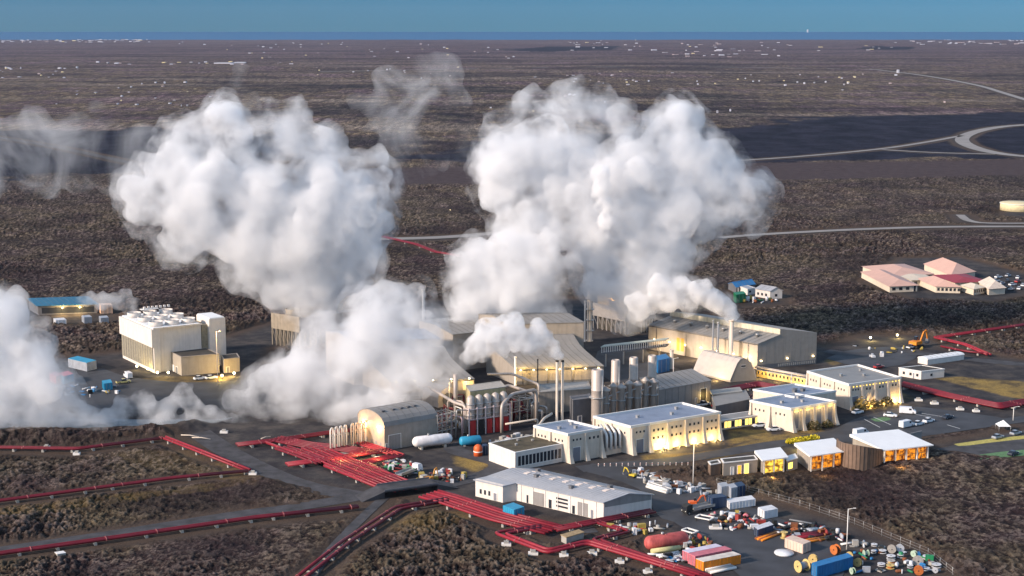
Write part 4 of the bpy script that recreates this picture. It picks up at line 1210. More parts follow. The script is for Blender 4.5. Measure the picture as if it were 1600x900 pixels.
# wall lamps, roof vents and gutters on the big halls
def walllamps(b, side, n, z, f0=.06, f1=.94):
    ln = b.lu if side == 'R' else b.lv
    for k in range(n):
        t_ = ln * (f0 + (f1 - f0) * k / max(1, n - 1)); mb = MB(); b.panel(mb, side, t_ - .22, t_ + .22, z, z + .28, .45); b.put(mb, 'wall_lamp', M_LAMP)
walllamps(RH, 'L', 7, 4.2); walllamps(RH, 'R', 3, 3.0); walllamps(K1, 'R', 7, 5.2); walllamps(K2, 'R', 5, 5.2); walllamps(HALLD, 'L', 2, 5.0, .3, .8)
def gutter(b, side, z, m=None):
    ln = b.lu if side == 'R' else b.lv
    mb = MB(); mb.tube([b.face(side, 0, z, .4), b.face(side, ln, z, .4)], .14, 6); b.put(mb, 'gutter', m or M_DGREY)
    for f in (.08, .36, .64, .92):
        mb = MB(); mb.tube([b.face(side, ln * f, z, .3), b.face(side, ln * f, .2, .16)], .09, 5); b.put(mb, 'downpipe', m or M_DGREY)
gutter(RH, 'L', z1 - .25); gutter(K1, 'R', HT(K1.C, 576) - .3); gutter(K2, 'R', HT(K2.C, 598) - .3)
for k in range(6):
    a_ = RH.lv * (.1 + .15 * k); q = RH.P(s1 * .5, a_, (z1 + z2) / 2 + .2)
    v_ = MB(); v_.lathe((q.x, q.y), [(.5, q.z), (.5, q.z + .8), (.8, q.z + .9), (.8, q.z + 1.2), (.2, q.z + 1.4)], 10); RH.put(v_, 'roof_vent', M_STEEL)
for bb, za, zb in ((K1, HT(K1.C, 576), 0), (K2, HT(K2.C, 598), 0)):
    for k in range(5):
        q = bb.P(bb.lu * (.15 + .17 * k), bb.lv * .28, za + .75); v_ = MB(); v_.box(q, bb.u, bb.v, 1.1, .5, q.z - .4, q.z + .45); bb.put(v_, 'roof_vent', M_STEEL)
# ---------------------------------------------------------------- red pipelines on low supports
M_PIPEB = mat('faded_pipe_band', (0.34, 0.10, 0.10), 0.7, var=.3, scale=1.5)
sup = MB(); sup.box((0, 0), (1, 0), (0, 1), .45, .30, 0, .55)
def pipeline(label, pts, n=2, gap=1.15, r=0.36, z=1.05, every=9.0, m=None, mats_alt=None, name='pipeline', hoops=0):
    P = [xy(p) for p in GP(pts)]
    t_ = thing(name, label, 'pipeline', P[0], group='red pipelines of the steam field')
    for k in range(n):
        o = (k - (n - 1) / 2) * gap
        Q = offset_line(P, o)
        # round the corners
        Q2 = [Q[0]]
        for i in range(1, len(Q) - 1):
            a = (Q[i - 1] - Q[i]); c = (Q[i + 1] - Q[i]); d = min(1.6, a.length * .4, c.length * .4)
            p0, p2 = Q[i] + a.normalized() * d, Q[i] + c.normalized() * d
            Q2 += [p0, p0 * .25 + Q[i] * .5 + p2 * .25, p2]
        Q2.append(Q[-1])
        mb = MB(); mb.tube([(q.x, q.y, z) for q in Q2], r, 8)
        # lagging bands
        mb.build('pipe', (m or M_PIPER) if not (mats_alt and k % 2) else mats_alt, t_, origin=P[0])
    if r >= .3:
        cnt = 0
        for i in range(len(P) - 1):
            d = P[i + 1] - P[i]; ln = d.length; u = d.normalized(); v = Vector((-u.y, u.x, 0)); k = every * .8
            while k < ln and cnt < 40:
                q = P[i] + u * k; mb = MB()
                for j in range(n):
                    c_ = q + v * ((j - (n - 1) / 2) * gap); mb.tube([c_ + Vector((0, 0, z)) - u * .14, c_ + Vector((0, 0, z)) + u * .14], r * 1.22, 8)
                mb.build('joint_band', M_PIPEB, t_, origin=P[0]); cnt += 1; k += every * 2.0
    tot = 0; w = (n - 1) * gap / 2 + .45
    smesh = None
    for i in range(len(P) - 1):
        d = P[i + 1] - P[i]; ln = d.length; u = d.normalized(); v = Vector((-u.y, u.x, 0))
        k = every * .5
        while k < ln and tot < 90:
            q = P[i] + u * k
            mb = MB(); mb.box(q, u, v, .35, w, -.1, z - r - .01); mb.box(q, u, v, .16, w + .15, z - r, z - r + .12)
            mb.build('support', M_CONC, t_, origin=P[0]); tot += 1
            k += every
    return t_
for _a, _k in PIPES:
    _k = dict(_k)
    for q in ('m', 'mats_alt'):
        if q in _k: _k[q] = M_PIPER2 if _k[q] == 'b' else M_PIPER
    pipeline(*_a, **_k)
# road bridge over the pipe bed
P_ = [G(600, 774), G(672, 764)]
t_ = thing('road_bridge', 'low concrete road bridge with steel railings over the red pipe bed', 'bridge', P_[0])
u_ = (P_[1] - P_[0]).normalized(); v_ = Vector((-u_.y, u_.x, 0)); ln = (P_[1] - P_[0]).length; c_ = (P_[0] + P_[1]) / 2
mb = MB(); mb.box(c_, u_, v_, ln / 2 + 1, 3.2, 1.75, 2.1); mb.build('deck', M_GRAV, t_, origin=P_[0])
for s_ in (-1, 1):
    mb = MB(); mb.box(c_ + v_ * s_ * 3.1, u_, v_, ln / 2 + 1, .08, 2.1, 2.5); mb.build('parapet', M_DGREY, t_, origin=P_[0])
    mb = MB(); q = c_ + u_ * s_ * (ln / 2 + 3.5)
    mb.hexa([tuple(q - u_ * s_ * 2.5 - v_ * 3.2 + Vector((0, 0, -.1))), tuple(q + u_ * s_ * 4 - v_ * 3.2 + Vector((0, 0, -.1))), tuple(q + u_ * s_ * 4 + v_ * 3.2 + Vector((0, 0, -.1))), tuple(q - u_ * s_ * 2.5 + v_ * 3.2 + Vector((0, 0, -.1))),
             tuple(q - u_ * s_ * 2.5 - v_ * 3.2 + Vector((0, 0, 2.05))), tuple(q + u_ * s_ * 4 - v_ * 3.2 + Vector((0, 0, 0))), tuple(q + u_ * s_ * 4 + v_ * 3.2 + Vector((0, 0, 0))), tuple(q - u_ * s_ * 2.5 + v_ * 3.2 + Vector((0, 0, 2.05)))])
    mb.build('ramp', M_GRAV, t_, origin=P_[0], fix=True)
# tall white expansion loops
A_, B_ = G(519, 706), G(572, 694)
for k in range(8):
    p = A_.lerp(B_, (k + (.6 if k > 3 else 0)) / 7.7)
    d = (G(530, 700) - G(519, 706)).normalized(); s_ = Vector((-d.y, d.x, 0)).normalized() * 1.0
    t_ = thing('pipe_loop', '%s tall white pipe loop from the left beside the arched hall' % ('first second third fourth fifth sixth seventh eighth'.split()[k]), 'pipe loop', p, group='tall white pipe loops')
    hh = 7.4; rr = 1.0; pts = [p - d * 0.9 + Vector((0, 0, 0.4)), p - d * 0.9 + Vector((0, 0, hh - rr))]
    pts += [p + d * (-0.9 * math.cos(a)) + Vector((0, 0, hh - rr + rr * math.sin(a))) for a in (.5, 1.05, 1.57, 2.1, 2.64)]
    pts += [p + d * .9 + Vector((0, 0, hh - rr)), p + d * .9 + Vector((0, 0, .4))]
    mb = MB(); mb.tube(pts, .24, 8); mb.build('loop_pipe', M_TRIM if k < 4 else M_CREAM, t_, origin=p)
    mb = MB(); mb.box(p, d, s_, 1.3, .2, 0, .4); mb.build('foot', M_CONC, t_, origin=p)
    mb = MB(); mb.tube([p - d * 1.1 + Vector((0, 0, 5.0)), p + d * 1.1 + Vector((0, 0, 5.0))], .12, 6); mb.build('clamp', M_STEEL, t_, origin=p)
for q in ((530, 712, 350), (565, 706, 550), (590, 712, 300)): lampglow(G(q[0], q[1], 2.5), q[2], (1, .72, .25))
mb = MB(); c_ = G(542, 712); mb.prism([G(522, 712), G(545, 717), G(572, 708), G(550, 703)], 0, .5); tag(mb.build('concrete_pad', M_CONC), 'pale concrete slab under the white pipe loops', 'slab')

# ---------------------------------------------------------------- stacks, columns, vessels
def stack(name, label, px, py, ytop, r, m, capm=None, cat='chimney', rings=0, group=None, ladder=False):
    p = G(px, py); h = HT(p, ytop)
    t_ = thing(name, label, cat, p, group=group)
    mb = MB(); mb.lathe((p.x, p.y), [(r * 1.5, 0), (r * 1.5, .4), (r, .45), (r, h - .5)], 14); mb.build('shaft', m, t_, origin=p)
    mb = MB(); mb.lathe((p.x, p.y), [(r * 1.02, h - .5), (r * 1.25, h - .45), (r * 1.25, h), (r * 1.05, h), (r * .8, h - .3)], 14); mb.build('rim', capm or m, t_, origin=p)
    for k in range(rings):
        z = h * (k + 1) / (rings + 1.0)
        mb = MB(); mb.lathe((p.x, p.y), [(r + .01, z), (r + .9, z), (r + .9, z + .12), (r + .01, z + .12)], 14)
        for q in range(10):
            a = q * 2 * PI / 10; mb.tube([(p.x + (r + .85) * math.cos(a), p.y + (r + .85) * math.sin(a), z), (p.x + (r + .85) * math.cos(a), p.y + (r + .85) * math.sin(a), z + 1.1)], .04, 4)
        mb.build('platform', M_STEEL, t_, origin=p)
    if ladder:
        mb = MB()
        for o in (-.25, .25): mb.tube([(p.x - r - .25, p.y - r * .2 + o, .3), (p.x - r - .25, p.y - r * .2 + o, h - .5)], .05, 4)
        mb.build('ladder', M_STEEL, t_, origin=p)
    return t_, p, h
stack('chimney', 'left one of two tall slim tan chimneys with black rims amid the plant', 870, 662, 563, .42, M_CREAM, M_BLACK, group='pair of slim chimneys')
stack('chimney', 'right one of two tall slim tan chimneys with black rims amid the plant', 878.5, 660, 563, .42, M_CREAM, M_BLACK, group='pair of slim chimneys')
stack('mast', 'thin black mast left of the pair of slim chimneys', 840, 640, 561, .22, M_BLACK, M_BLACK, 'mast')
stack('chimney', 'thin white pipe at the left corner of the middle hall', 805, 603, 557, .35, M_TRIM)
stack('chimney', 'pale chimney in front of the largest grey hall', 1141.5, 574, 500, .8, M_CREAM, ladder=True)
stack('chimney', 'thin steel chimney left of the pale one at the largest hall', 1121, 571, 503, .4, M_STEEL)
stack('chimney', 'thinner steel chimney standing at the largest hall', 1113, 570, 500, .3, M_STEEL)
stack('chimney', 'chimney with ringed platforms beside the grey cooling tower', 921, 533, 450, 1.0, M_CREAM, M_BLACK, rings=4)
stack('chimney', 'short steel pipe next to the ringed chimney', 914, 534, 470, .4, M_STEEL)
stack('chimney', 'slim chimney with flared top behind the low steam cloud', 662, 548, 452, .5, M_STEEL)
stack('mast', 'short tan post between the bridge and the arched shelter', 1049, 576, 546, .7, M_CREAM, None, 'post')
# silver columns
def column(label, px, py, ytop, r, plat=()):
    p = G(px, py); h = HT(p, ytop)
    t_ = thing('exhaust_column', label, 'column', p, group='silver exhaust columns')
    mb = MB(); mb.lathe((p.x, p.y), [(r * .9, 0), (r * .9, h * .06), (r, h * .08), (r, h * .62), (r * 1.04, h * .625), (r * 1.04, h * .64), (r, h * .645), (r, h - .4), (r * .85, h), (r * .7, h), (r * .7, h - .4)], 18)
    mb.build('shell', M_SILV, t_, origin=p)
    for f in plat:
        z = h * f
        mb = MB(); mb.lathe((p.x, p.y), [(r + .02, z), (r + .8, z), (r + .8, z + .15), (r + .02, z + .15)], 14); mb.build('platform', M_STEEL, t_, origin=p)
    mb = MB(); mb.tube([(p.x + r * .75, p.y - r * .75, .5), (p.x + r * .75, p.y - r * .75, h * .9)], .16, 6); mb.build('side_pipe', M_STEEL, t_, origin=p)
    return p, h
column('nearest and thickest silver column at the left end of the row', 933, 664, 577, 1.95, (.5,))
column('second silver column from the left, behind the row of separators', 961, 654, 562, 1.45, (.55,))
column('third silver column from the left, behind the row of separators', 989, 649, 558, 1.45, (.55,))
column('rightmost silver column, behind the row of separators', 1018, 644, 555, 1.45, (.55,))
_ord = 'first second third fourth fifth sixth seventh'.split()
for k in range(7):
    px, py = 945 + k * 12.5, 662 - k * 2.2
    p = G(px, py); h = HT(p, py - 58 - (k % 2) * 4); r = .85 if k % 2 else 1.15
    t_ = thing('separator', '%s short silver separator from the left in the row before the tall columns' % _ord[k], 'separator', p, group='row of short silver separators')
    mb = MB(); mb.lathe((p.x, p.y), [(r * .6, .0), (r * .6, 1.2), (r, 1.8), (r, h - 1.8), (r * 1.5, h - 1.3), (r * 1.5, h - .9), (r * .5, h - .3), (r * .3, h)], 14); mb.build('shell', M_SILV, t_, origin=p)
    mb = MB(); mb.tube([(p.x + r, p.y - r * .6, .3), (p.x + r, p.y - r * .6, h * .75), (p.x + 2.2, p.y - r * .3, h * .78)], .2, 6); mb.build('side_pipe', M_STEEL, t_, origin=p)
    mb = MB(); mb.lathe((p.x, p.y), [(r + .02, h * .55), (r + .5, h * .55), (r + .5, h * .57), (r + .02, h * .57)], 12); mb.build('flange', M_STEEL, t_, origin=p)
def frame(label, P0, P1, dep, hs, n, m, name='pipe_rack', rr=.12):
    """steel frame with decks, posts and cross beams"""
    u = (P1 - P0); ln = u.length; u = u.normalized(); v = Vector((-u.y, u.x, 0))
    if v.y < 0: v = -v
    t_ = thing(name, label, 'rack', P0)
    for k in range(n + 1):
        for d in (0, dep):
            q = P0 + u * (ln * k / n) + v * d
            mb = MB(); mb.box(q, u, v, rr, rr, 0, hs[-1] + .6); mb.build('post', m, t_, origin=P0)
    for z in hs:
        mb = MB()
        for d in (0, dep): mb.box(P0 + u * ln / 2 + v * d, u, v, ln / 2, rr * .8, z, z + .22)
        for k in range(n + 1): mb.box(P0 + u * (ln * k / n) + v * dep / 2, u, v, rr * .8, dep / 2 - rr, z + .005, z + .20)
        mb.build('deck_beam', m, t_, origin=P0)
    return t_, u, v, ln
frame('silver steel platform frame running through the columns', G(940, 660), G(1028, 646), 4.0, (6.5, 10.5), 6, M_SILV)
# separator bank left: five upright vessels in a white frame with red legs
P0, P1 = G(733, 681), G(797, 672)
t_, u, v, ln = frame('white frame on red legs carrying the bank of upright vessels', P0, P1, 3.5, (5.0, 8.2), 5, mat('pink_white_steel', (.66, .54, .52), .5), rr=.16)
for k in range(5):
    p = P0 + u * ln * (k + .5) / 5 + v * 1.7; hh = 12.5
    tt = thing('upright_vessel', '%s upright silver vessel from the left in the white frame' % _ord[k], 'vessel', p, group='upright vessels in the white frame')
    mb = MB(); mb.lathe((p.x, p.y), [(.5, .0), (.5, 2.0), (1.25, 3.0), (1.25, hh - 1), (.9, hh - .4), (.2, hh)], 16); mb.build('shell', M_SILV, tt, origin=p)
    mb = MB()
    mb.box(p - v * 1.5, u, v, .9, .25, 0, 4.6); mb.build('red_skirt', M_RED if k != 1 else M_BLACK, tt, origin=p)
    for z in (6.0, 9.5):
        mb = MB(); mb.lathe((p.x, p.y), [(1.26, z), (1.5, z + .05), (1.5, z + .3), (1.26, z + .35)], 16); mb.build('flange', M_STEEL, tt, origin=p)
C_ = P0 + v * 5
b = B('separator_house', 'small yellow lit tan building right behind the upright vessels', G(735, 672), G(728, 662), G(790, 664)); b.flat(12.5, mat('yellow_lit_tan_wall', (.48, .40, .22), .7, dirt=.3), M_CONC, .2, M_CONC)  # yellow light tinted into the tan wall colour
def U(px, py, z=0.0):
    g = G(px, py); return Vector((g.x, g.y, z))
def bent(label, pts, r, m, name='overhead_pipe', group=None, seg=10):
    Q = [Vector(p) for p in pts]
    R2 = [Q[0]]
    for i in range(1, len(Q) - 1):
        a = Q[i - 1] - Q[i]; c = Q[i + 1] - Q[i]; d = min(r * 3, a.length * .45, c.length * .45)
        p0, p2 = Q[i] + a.normalized() * d, Q[i] + c.normalized() * d
        R2 += [p0, p0 * .55 + Q[i] * .4 + p2 * .05 if False else (p0 * .5625 + Q[i] * .375 + p2 * .0625), p0 * .25 + Q[i] * .5 + p2 * .25, p0 * .0625 + Q[i] * .375 + p2 * .5625, p2]
    R2.append(Q[-1])
    mb = MB(); mb.tube(R2, r, seg); o = mb.build(name, m, origin=Q[0] if False else None)
    tag(o, label, 'pipe', group); return o
bent('fat silver elbow pipe rising right of the upright vessels', [U(784, 676, 0), U(784, 676, 9), U(800, 668, 11), U(838, 660, 11), U(838, 660, 0.3)], .55, M_SILV)
bent('silver double bend pipe above the dark yard right of the vessels', [U(765, 655, 6), U(765, 655, 9), U(795, 648, 10), U(833, 652, 8), U(833, 652, 1)], .5, M_SILV)
bent('long silver pipe from the arched hall towards the middle hall', [U(655, 650, 10), U(668, 652, 10.5), U(710, 672, 9), U(728, 678, 9), U(728, 678, .3)], .5, M_SILV)
bent('cream pipe loop standing at the corner of the pump house', [U(838, 706, .2), U(838, 706, 7), U(850, 696, 8.5), U(862, 688, 8.5)], .4, M_CREAM)
bent('silver pipe along the lit strip of the valve building', [U(762, 620, 8), U(800, 624, 9), U(842, 642, 9), U(842, 642, 1)], .45, M_SILV)
bent('thin tan pipe passing over the dark yard', [U(790, 682, 4.0), U(840, 674, 4.0), U(840, 674, .3)], .3, M_CREAM)
bent('upright grey vent pipe beside the rounded silver shell', [U(712, 660, .2), U(712, 660, 16)], .7, M_SILV)
bent('silver pipe arching from the shell to the vessel frame', [U(700, 664, 1), U(700, 664, 8), U(722, 670, 9), U(735, 676, 5)], .35, M_SILV)
bent('pinkish small pipe bend above the blue tank', [U(706, 682, .3), U(706, 682, 7), U(722, 684, 6.5), U(722, 684, .3)], .28, mat('pinkish_lagging', (.55, .38, .38), .5))
bent('thin steel pipe behind the blue tank', [U(712, 686, .3), U(714, 684, 9), U(732, 680, 8)], .2, M_STEEL)
frame('grey steel rack full of pipes right of the arched hall', G(684, 690), G(712, 684), 5.0, (3.0, 5.5, 8.0), 4, M_STEEL)
frame('steel rack in the dark yard between vessels and the middle hall', G(800, 664), G(836, 657), 5.0, (4.0, 7.5), 3, M_STEEL)
rr_ = random.Random(5)
for k in range(16):
    p = G(690 + rr_.random() * 60, 652 + rr_.random() * 26); q = p + Vector((rr_.uniform(-4, 4), rr_.uniform(-4, 4), 0)); z = rr_.uniform(2, 8)
    mm = [M_SILV, M_PIPER, M_STEEL, M_TRIM][k % 4]
    o = bent('', [(p.x, p.y, .1), (p.x, p.y, z), (q.x, q.y, z), (q.x, q.y, z - 2)], .18 + .12 * (k % 3), mm, 'process_pipe')
    tag(o, ['small silver process pipe bend left of the vessel bank', 'small dark red process pipe bend left of the vessel bank', 'small grey process pipe bend left of the vessel bank', 'small white process pipe bend left of the vessel bank'][k % 4], 'pipe', ['silver', 'dark red', 'grey', 'white'][k % 4] + ' process pipes by the vessel bank')
for k in range(14):
    p = G(795 + rr_.random() * 45, 640 + rr_.random() * 20); q = p + Vector((rr_.uniform(-6, 6), rr_.uniform(-3, 3), 0)); z = rr_.uniform(2, 7)
    mm = [M_PIPER, M_STEEL][k % 2]
    o = bent('', [(p.x, p.y, .1), (p.x, p.y, z), (q.x, q.y, z), (q.x, q.y, .2)], .2 + .14 * (k % 3), mm, 'process_pipe')
    tag(o, ['dark red process pipe in the dark yard by the slim chimneys', 'grey process pipe in the dark yard by the slim chimneys'][k % 2], 'pipe', ['dark red', 'grey'][k % 2] + ' process pipes by the chimneys')
# tanks
def htank(label, A, Bp, r, z, m, name='gas_tank', cat='tank', legs=True):
    A, Bp = xy(A), xy(Bp); u = (Bp - A); ln = u.length; u = u.normalized(); v = Vector((-u.y, u.x, 0))
    t_ = thing(name, label, cat, A)
    pts = []; rs = []
    for f, k in ((0, .35), (.02, .62), (.05, .85), (.10, 1), (.9, 1), (.95, .85), (.98, .62), (1, .35)):
        q = A + u * ln * f; pts.append((q.x, q.y, z)); rs.append(r * k)
    mb = MB(); mb.tube(pts, rs, 18); mb.build('tank_body', m, t_, origin=A)
    if legs:
        for f in (.2, .8):
            q = A + u * ln * f; mb = MB(); mb.box(q, u, v, .3, r * .8, 0, z - r * .75); mb.build('saddle', M_CONC, t_, origin=A)
    mb = MB(); q = A + u * ln * .4; mb.cyl(q, .35, z + r * .95, z + r + .5, 10); mb.build('manhole', M_STEEL, t_, origin=A)
    return t_
htank('white horizontal gas tank on saddles in front of the arched hall', G(645, 703), G(706, 696), 1.65, 2.4, mat('white_tank_paint', (.8, .76, .76), .4, dirt=.08))
htank('bright blue oval tank below the vessel bank', G(718, 697), G(752, 694), 1.4, 1.5, M_CYAN, 'water_tank')
htank('faded pink red tank lying in the yard at the bottom', G(1008, 861), G(1074, 851), 1.75, 1.9, mat('faded_red_paint', (.50, .10, .09), .6, dirt=.35, var=.2), 'old_tank')
p = G(747, 712); t_ = thing('silo', 'small orange red silo beside the flat roofed office', 'silo', p)
mb = MB(); mb.lathe((p.x, p.y), [(1.3, 0), (1.3, 2.6), (.9, 3.2), (.3, 3.5)], 14); mb.build('silo_body', mat('orange_red_paint', (.7, .12, .03), .5), t_, origin=p)
mb = MB(); mb.lathe((p.x, p.y), [(1.35, 1.2), (1.4, 1.25), (1.4, 1.45), (1.35, 1.5)], 14); mb.build('band', M_TRIM, t_, origin=p)
# ---------------------------------------------------------------- glass pavilions with white roofs
def pavilion(name, label, C, L, R_, yroof, bays, glass, rearh=None, over=1.3, tilt=0.5):
    b = B(name, label, C, L, R_); h = HT(b.C, yroof)
    b.put(b.blk(MB(), .4, b.lu - .2, .35, b.lv, -.4, h - .05), 'wall', M_TAN)
    b.put(b.blk(MB(), -over * .4, b.lu + over * .6, -over, b.lv + over * .3, [h, h, h + tilt, h + tilt] if False else h, [h + .3, h + .3, h + .3 + tilt, h + .3 + tilt]), 'roof', M_ROOFW)
    for k in range(bays):
        t0_, t1_ = .6 + (b.lu - 1) * (k + .08) / bays, .6 + (b.lu - 1) * (k + .92) / bays
        w = b.put(b.blk(MB(), t0_, t1_, .22, .30, .35, h - .25), 'glass_front', glass)
        mb = MB(); b.blk(mb, t0_, t1_, .10, .215, h * .48, h * .48 + .14); b.blk(mb, (t0_ + t1_) / 2 - .06, (t0_ + t1_) / 2 + .06, .10, .215, .36, h * .48 - .003); b.put(mb, 'glazing_bar', M_WOOD, w)
    for k in range(bays + 1):
        t_ = .45 + (b.lu - 1) * k / bays; b.put(b.blk(MB(), t_ - .18, t_ + .18, -.7, -.35, -.3, h - .01), 'column', M_TRIM)
    return b, h
M_GLY = newmat('lit_interior_yellow'); M_GLO = newmat('lit_interior_orange')
for m_, c1, c2, st in ((M_GLY, (1.0, .62, .08), (.25, .10, .01), .85), (M_GLO, (1.0, .34, .03), (.16, .035, .01), .6)):
    t = m_.node_tree; out = N(t, 'ShaderNodeOutputMaterial'); e_ = N(t, 'ShaderNodeEmission'); e_.inputs[1].default_value = st
    n_ = N(t, 'ShaderNodeTexNoise'); n_.inputs['Scale'].default_value = .9; g_ = N(t, 'ShaderNodeNewGeometry'); t.links.new(g_.outputs['Position'], n_.inputs['Vector'])
    r_ = N(t, 'ShaderNodeValToRGB'); r_.color_ramp.elements[0].position = .40; r_.color_ramp.elements[0].color = (*c2, 1); r_.color_ramp.elements[1].position = .56; r_.color_ramp.elements[1].color = (*c1, 1)
    t.links.new(n_.outputs[0], r_.inputs[0]); t.links.new(r_.outputs[0], e_.inputs[0]); t.links.new(e_.outputs[0], out.inputs[0])
pavilion('glass_pavilion', 'smallest glass pavilion with white square roof and yellow lit front', G(1191, 742), G(1181, 731), G(1226, 737), 719, 2, M_GLY)
pavilion('glass_pavilion', 'middle glass pavilion with white roof left of the brown curved wall', G(1264, 736), G(1243, 720), G(1321, 728), 712, 3, M_GLO)
b, h = pavilion('glass_pavilion', 'largest glass pavilion with broad white roof right of the brown curved wall', G(1378, 725), G(1330, 704), G(1450, 717), 703, 4, M_GLO)
# curved brown wall, swept top
Pw = smooth_line(GP([(1306, 724), (1316, 731), (1340, 736), (1362, 734), (1378, 727)]), 2)
t_ = thing('curved_wall', 'brown curved board wall with a sweeping top between the white roofs', 'wall', Pw[0])
Po = offset_line(Pw, .35); mb = MB(); n = len(Pw)
zt = []
for i, p in enumerate(Pw):
    f = i / (n - 1); zt.append(HT(p, 700 - 15 * (1 - f) ** 1.7 + 2 * f) if True else 5)
mb.loft([[(Pw[i].x, Pw[i].y, -.4), (Pw[i].x, Pw[i].y, zt[i]), (Po[i].x, Po[i].y, zt[i]), (Po[i].x, Po[i].y, -.4)] for i in range(n)])
mb.build('board_wall', M_CORT, t_, origin=Pw[0], fix=True)
mb = MB()
for i in range(0, n, 1):
    p = Pw[i] - (Po[i] - Pw[i]) * .12; mb.box(p, (1, 0), (0, 1), .05, .05, 0, zt[i] - .05)
mb.build('wall_seam', mat('brown_seam', (.11,.075,.055), .8), t_, origin=Pw[0])
p = G(1370, 712); mb = MB(); mb.box(p, b.u, b.v, .9, .9, 0, HT(p, 696)); o = mb.build('chimney_box', M_DGREY); tag(o, 'small dark box chimney poking up beside the curved brown wall', 'chimney')
for nm, lab, C_, L_, R_2, yt, mm in (('stone_annex', 'low tan annex with lit doorways left of the smallest pavilion', G(1130, 743.5), G(1126, 737), G(1183, 738), 724, M_TAN),
                                     ('stone_annex', 'short low tan wall block at the far left end of the pavilions', G(1110, 744), G(1106, 739), G(1126, 741), 727, M_CORT)):
    b = B(nm, lab, C_, L_, R_2); h = HT(b.C, yt); b.flat(h, mm, M_ROOFD, .25, M_TRIM)
    if b.lu > 8:
        b.door('R', b.lu * .42, b.lu * .52, 2.6, M_LITO); b.door('R', b.lu * .62, b.lu * .74, 2.9, M_LITY); b.door('R', b.lu * .22, b.lu * .30, 2.3, M_TRIM)
b = B('link_room', 'tiny lit link room between the two left pavilions', G(1229, 737), G(1225, 730), G(1246, 732)); b.flat(HT(b.C, 721), M_TAN, M_ROOFW, .15, M_TRIM); b.window('R', .8, 2.6, .6, 2.4, M_LITY, frame=False)
b = B('boundary_wall', 'low grey wall right of the largest pavilion roof', G(1418, 691), G(1416, 689), G(1440, 686), 'wall'); b.put(b.blk(MB(), 0, b.lu, 0, .4, -.2, 2.6), 'wall_panel', M_GREY)
for q in ((1208, 744, 300), (1290, 737, 350), (1410, 726, 450)): lampglow(G(q[0], q[1], 1.5), q[2], (1, .55, .15))
# shrub row standing in for the yellow lit boxes behind the pavilions
M_YH = mat('yellow_standin_leaves', (.55, .45, .03), .8, var=.4, scale=3)
def shrub(label, px, py, w, h, m, group=None, name='shrub', seed=0, cat='shrub'):
    r_ = random.Random(seed + int(px * 7 + py)); p = G(px, py); t_ = thing(name, label, cat, p, group=group)
    mb = MB()
    for k in range(int(60 + 40 * w)):
        a = r_.uniform(0, 2 * PI); rr = w * .5 * math.sqrt(r_.random()); z = h * (.15 + .85 * r_.random()) * (1 - .5 * (rr / (w * .5)) ** 2)
        c = Vector((p.x + rr * math.cos(a), p.y + rr * math.sin(a), z)); s = r_.uniform(.18, .42)
        d1 = Vector((r_.gauss(0, 1), r_.gauss(0, 1), r_.gauss(0, 1))).normalized() * s; d2 = d1.cross(Vector((r_.gauss(0, 1), r_.gauss(0, 1), 1))).normalized() * s
        mb.add([c - d1, c + d2, c + d1, c - d2], [(0, 1, 2, 3)])
    mb.build('foliage', m, t_, origin=p)
    mb = MB()
    for k in range(5):
        a = k * 2 * PI / 5; mb.tube([(p.x, p.y, 0), (p.x + w * .3 * math.cos(a), p.y + w * .3 * math.sin(a), h * .7)], [.06, .02], 4)
    mb.build('stem', M_WOOD, t_, origin=p)
for k in range(8):
    px = 1233 + k * 6; shrub('clipped yellow green shrub standing in for a yellow box behind the pavilions', px, 693 - k * .9, 2.2, 1.6, M_YH, 'shrubs standing in for the yellow boxes behind the pavilions')
lampglow(G(1250, 694, 2.0), 500, (1, .85, .2)); 
M_LEAF = mat('dull_leaves', (.09, .075, .03), .9, var=.4, scale=3); M_LEAFY = mat('ochre_leaves', (.30, .20, .05), .9, var=.4, scale=3)
for k, (px, py, w, h, m) in enumerate([(1346, 640, 5, 4.5, M_LEAFY), (1366, 637, 4, 3.0, M_LEAF), (1386, 633, 4, 3.0, M_LEAF), (1272, 671, 4.5, 3.2, M_LEAF), (1293, 667, 3.5, 2.5, M_LEAF), (1338, 643, 3, 2.5, M_LEAF)]):
    shrub(['tall ochre shrub at the door of the square cream building', 'dull green shrub between the buttresses of the square cream building', 'rightmost shrub at the foot of the square cream building', 'dark shrub at the front of the control building', 'small dark shrub near the right corner of the control building', 'low dull shrub left of the tall ochre one'][k], px, py, w, h, m)

# ---------------------------------------------------------------- pale complex with pink roofs on the lava
PALEW = mat('pale_yellow_render', (.66, .56, .44), .8, var=.06, dirt=.08)
def hip(b, z, rise, roof, over=.8, gable=False):
    a0, a1, b0, b1 = -over, b.lu + over, -over, b.lv + over
    mb = MB()
    q = [b.P(a0, b0, z), b.P(a1, b0, z), b.P(a1, b1, z), b.P(a0, b1, z)]
    ins = 0.01 if gable else min(b.lu, b.lv) * .5
    if b.lu >= b.lv: r1, r2 = b.P(a0 + ins, (b0 + b1) / 2, z + rise), b.P(a1 - ins, (b0 + b1) / 2, z + rise); fs = [(0, 1, 5, 4), (1, 2, 5), (2, 3, 4, 5), (3, 0, 4), (3, 2, 1, 0)]
    else: r1, r2 = b.P((a0 + a1) / 2, b0 + ins, z + rise), b.P((a0 + a1) / 2, b1 - ins, z + rise); fs = [(0, 1, 4), (1, 2, 5, 4), (2, 3, 5), (3, 0, 4, 5), (3, 2, 1, 0)]
    mb.add(q + [r1, r2], fs); return b.put(mb, 'roof', roof)
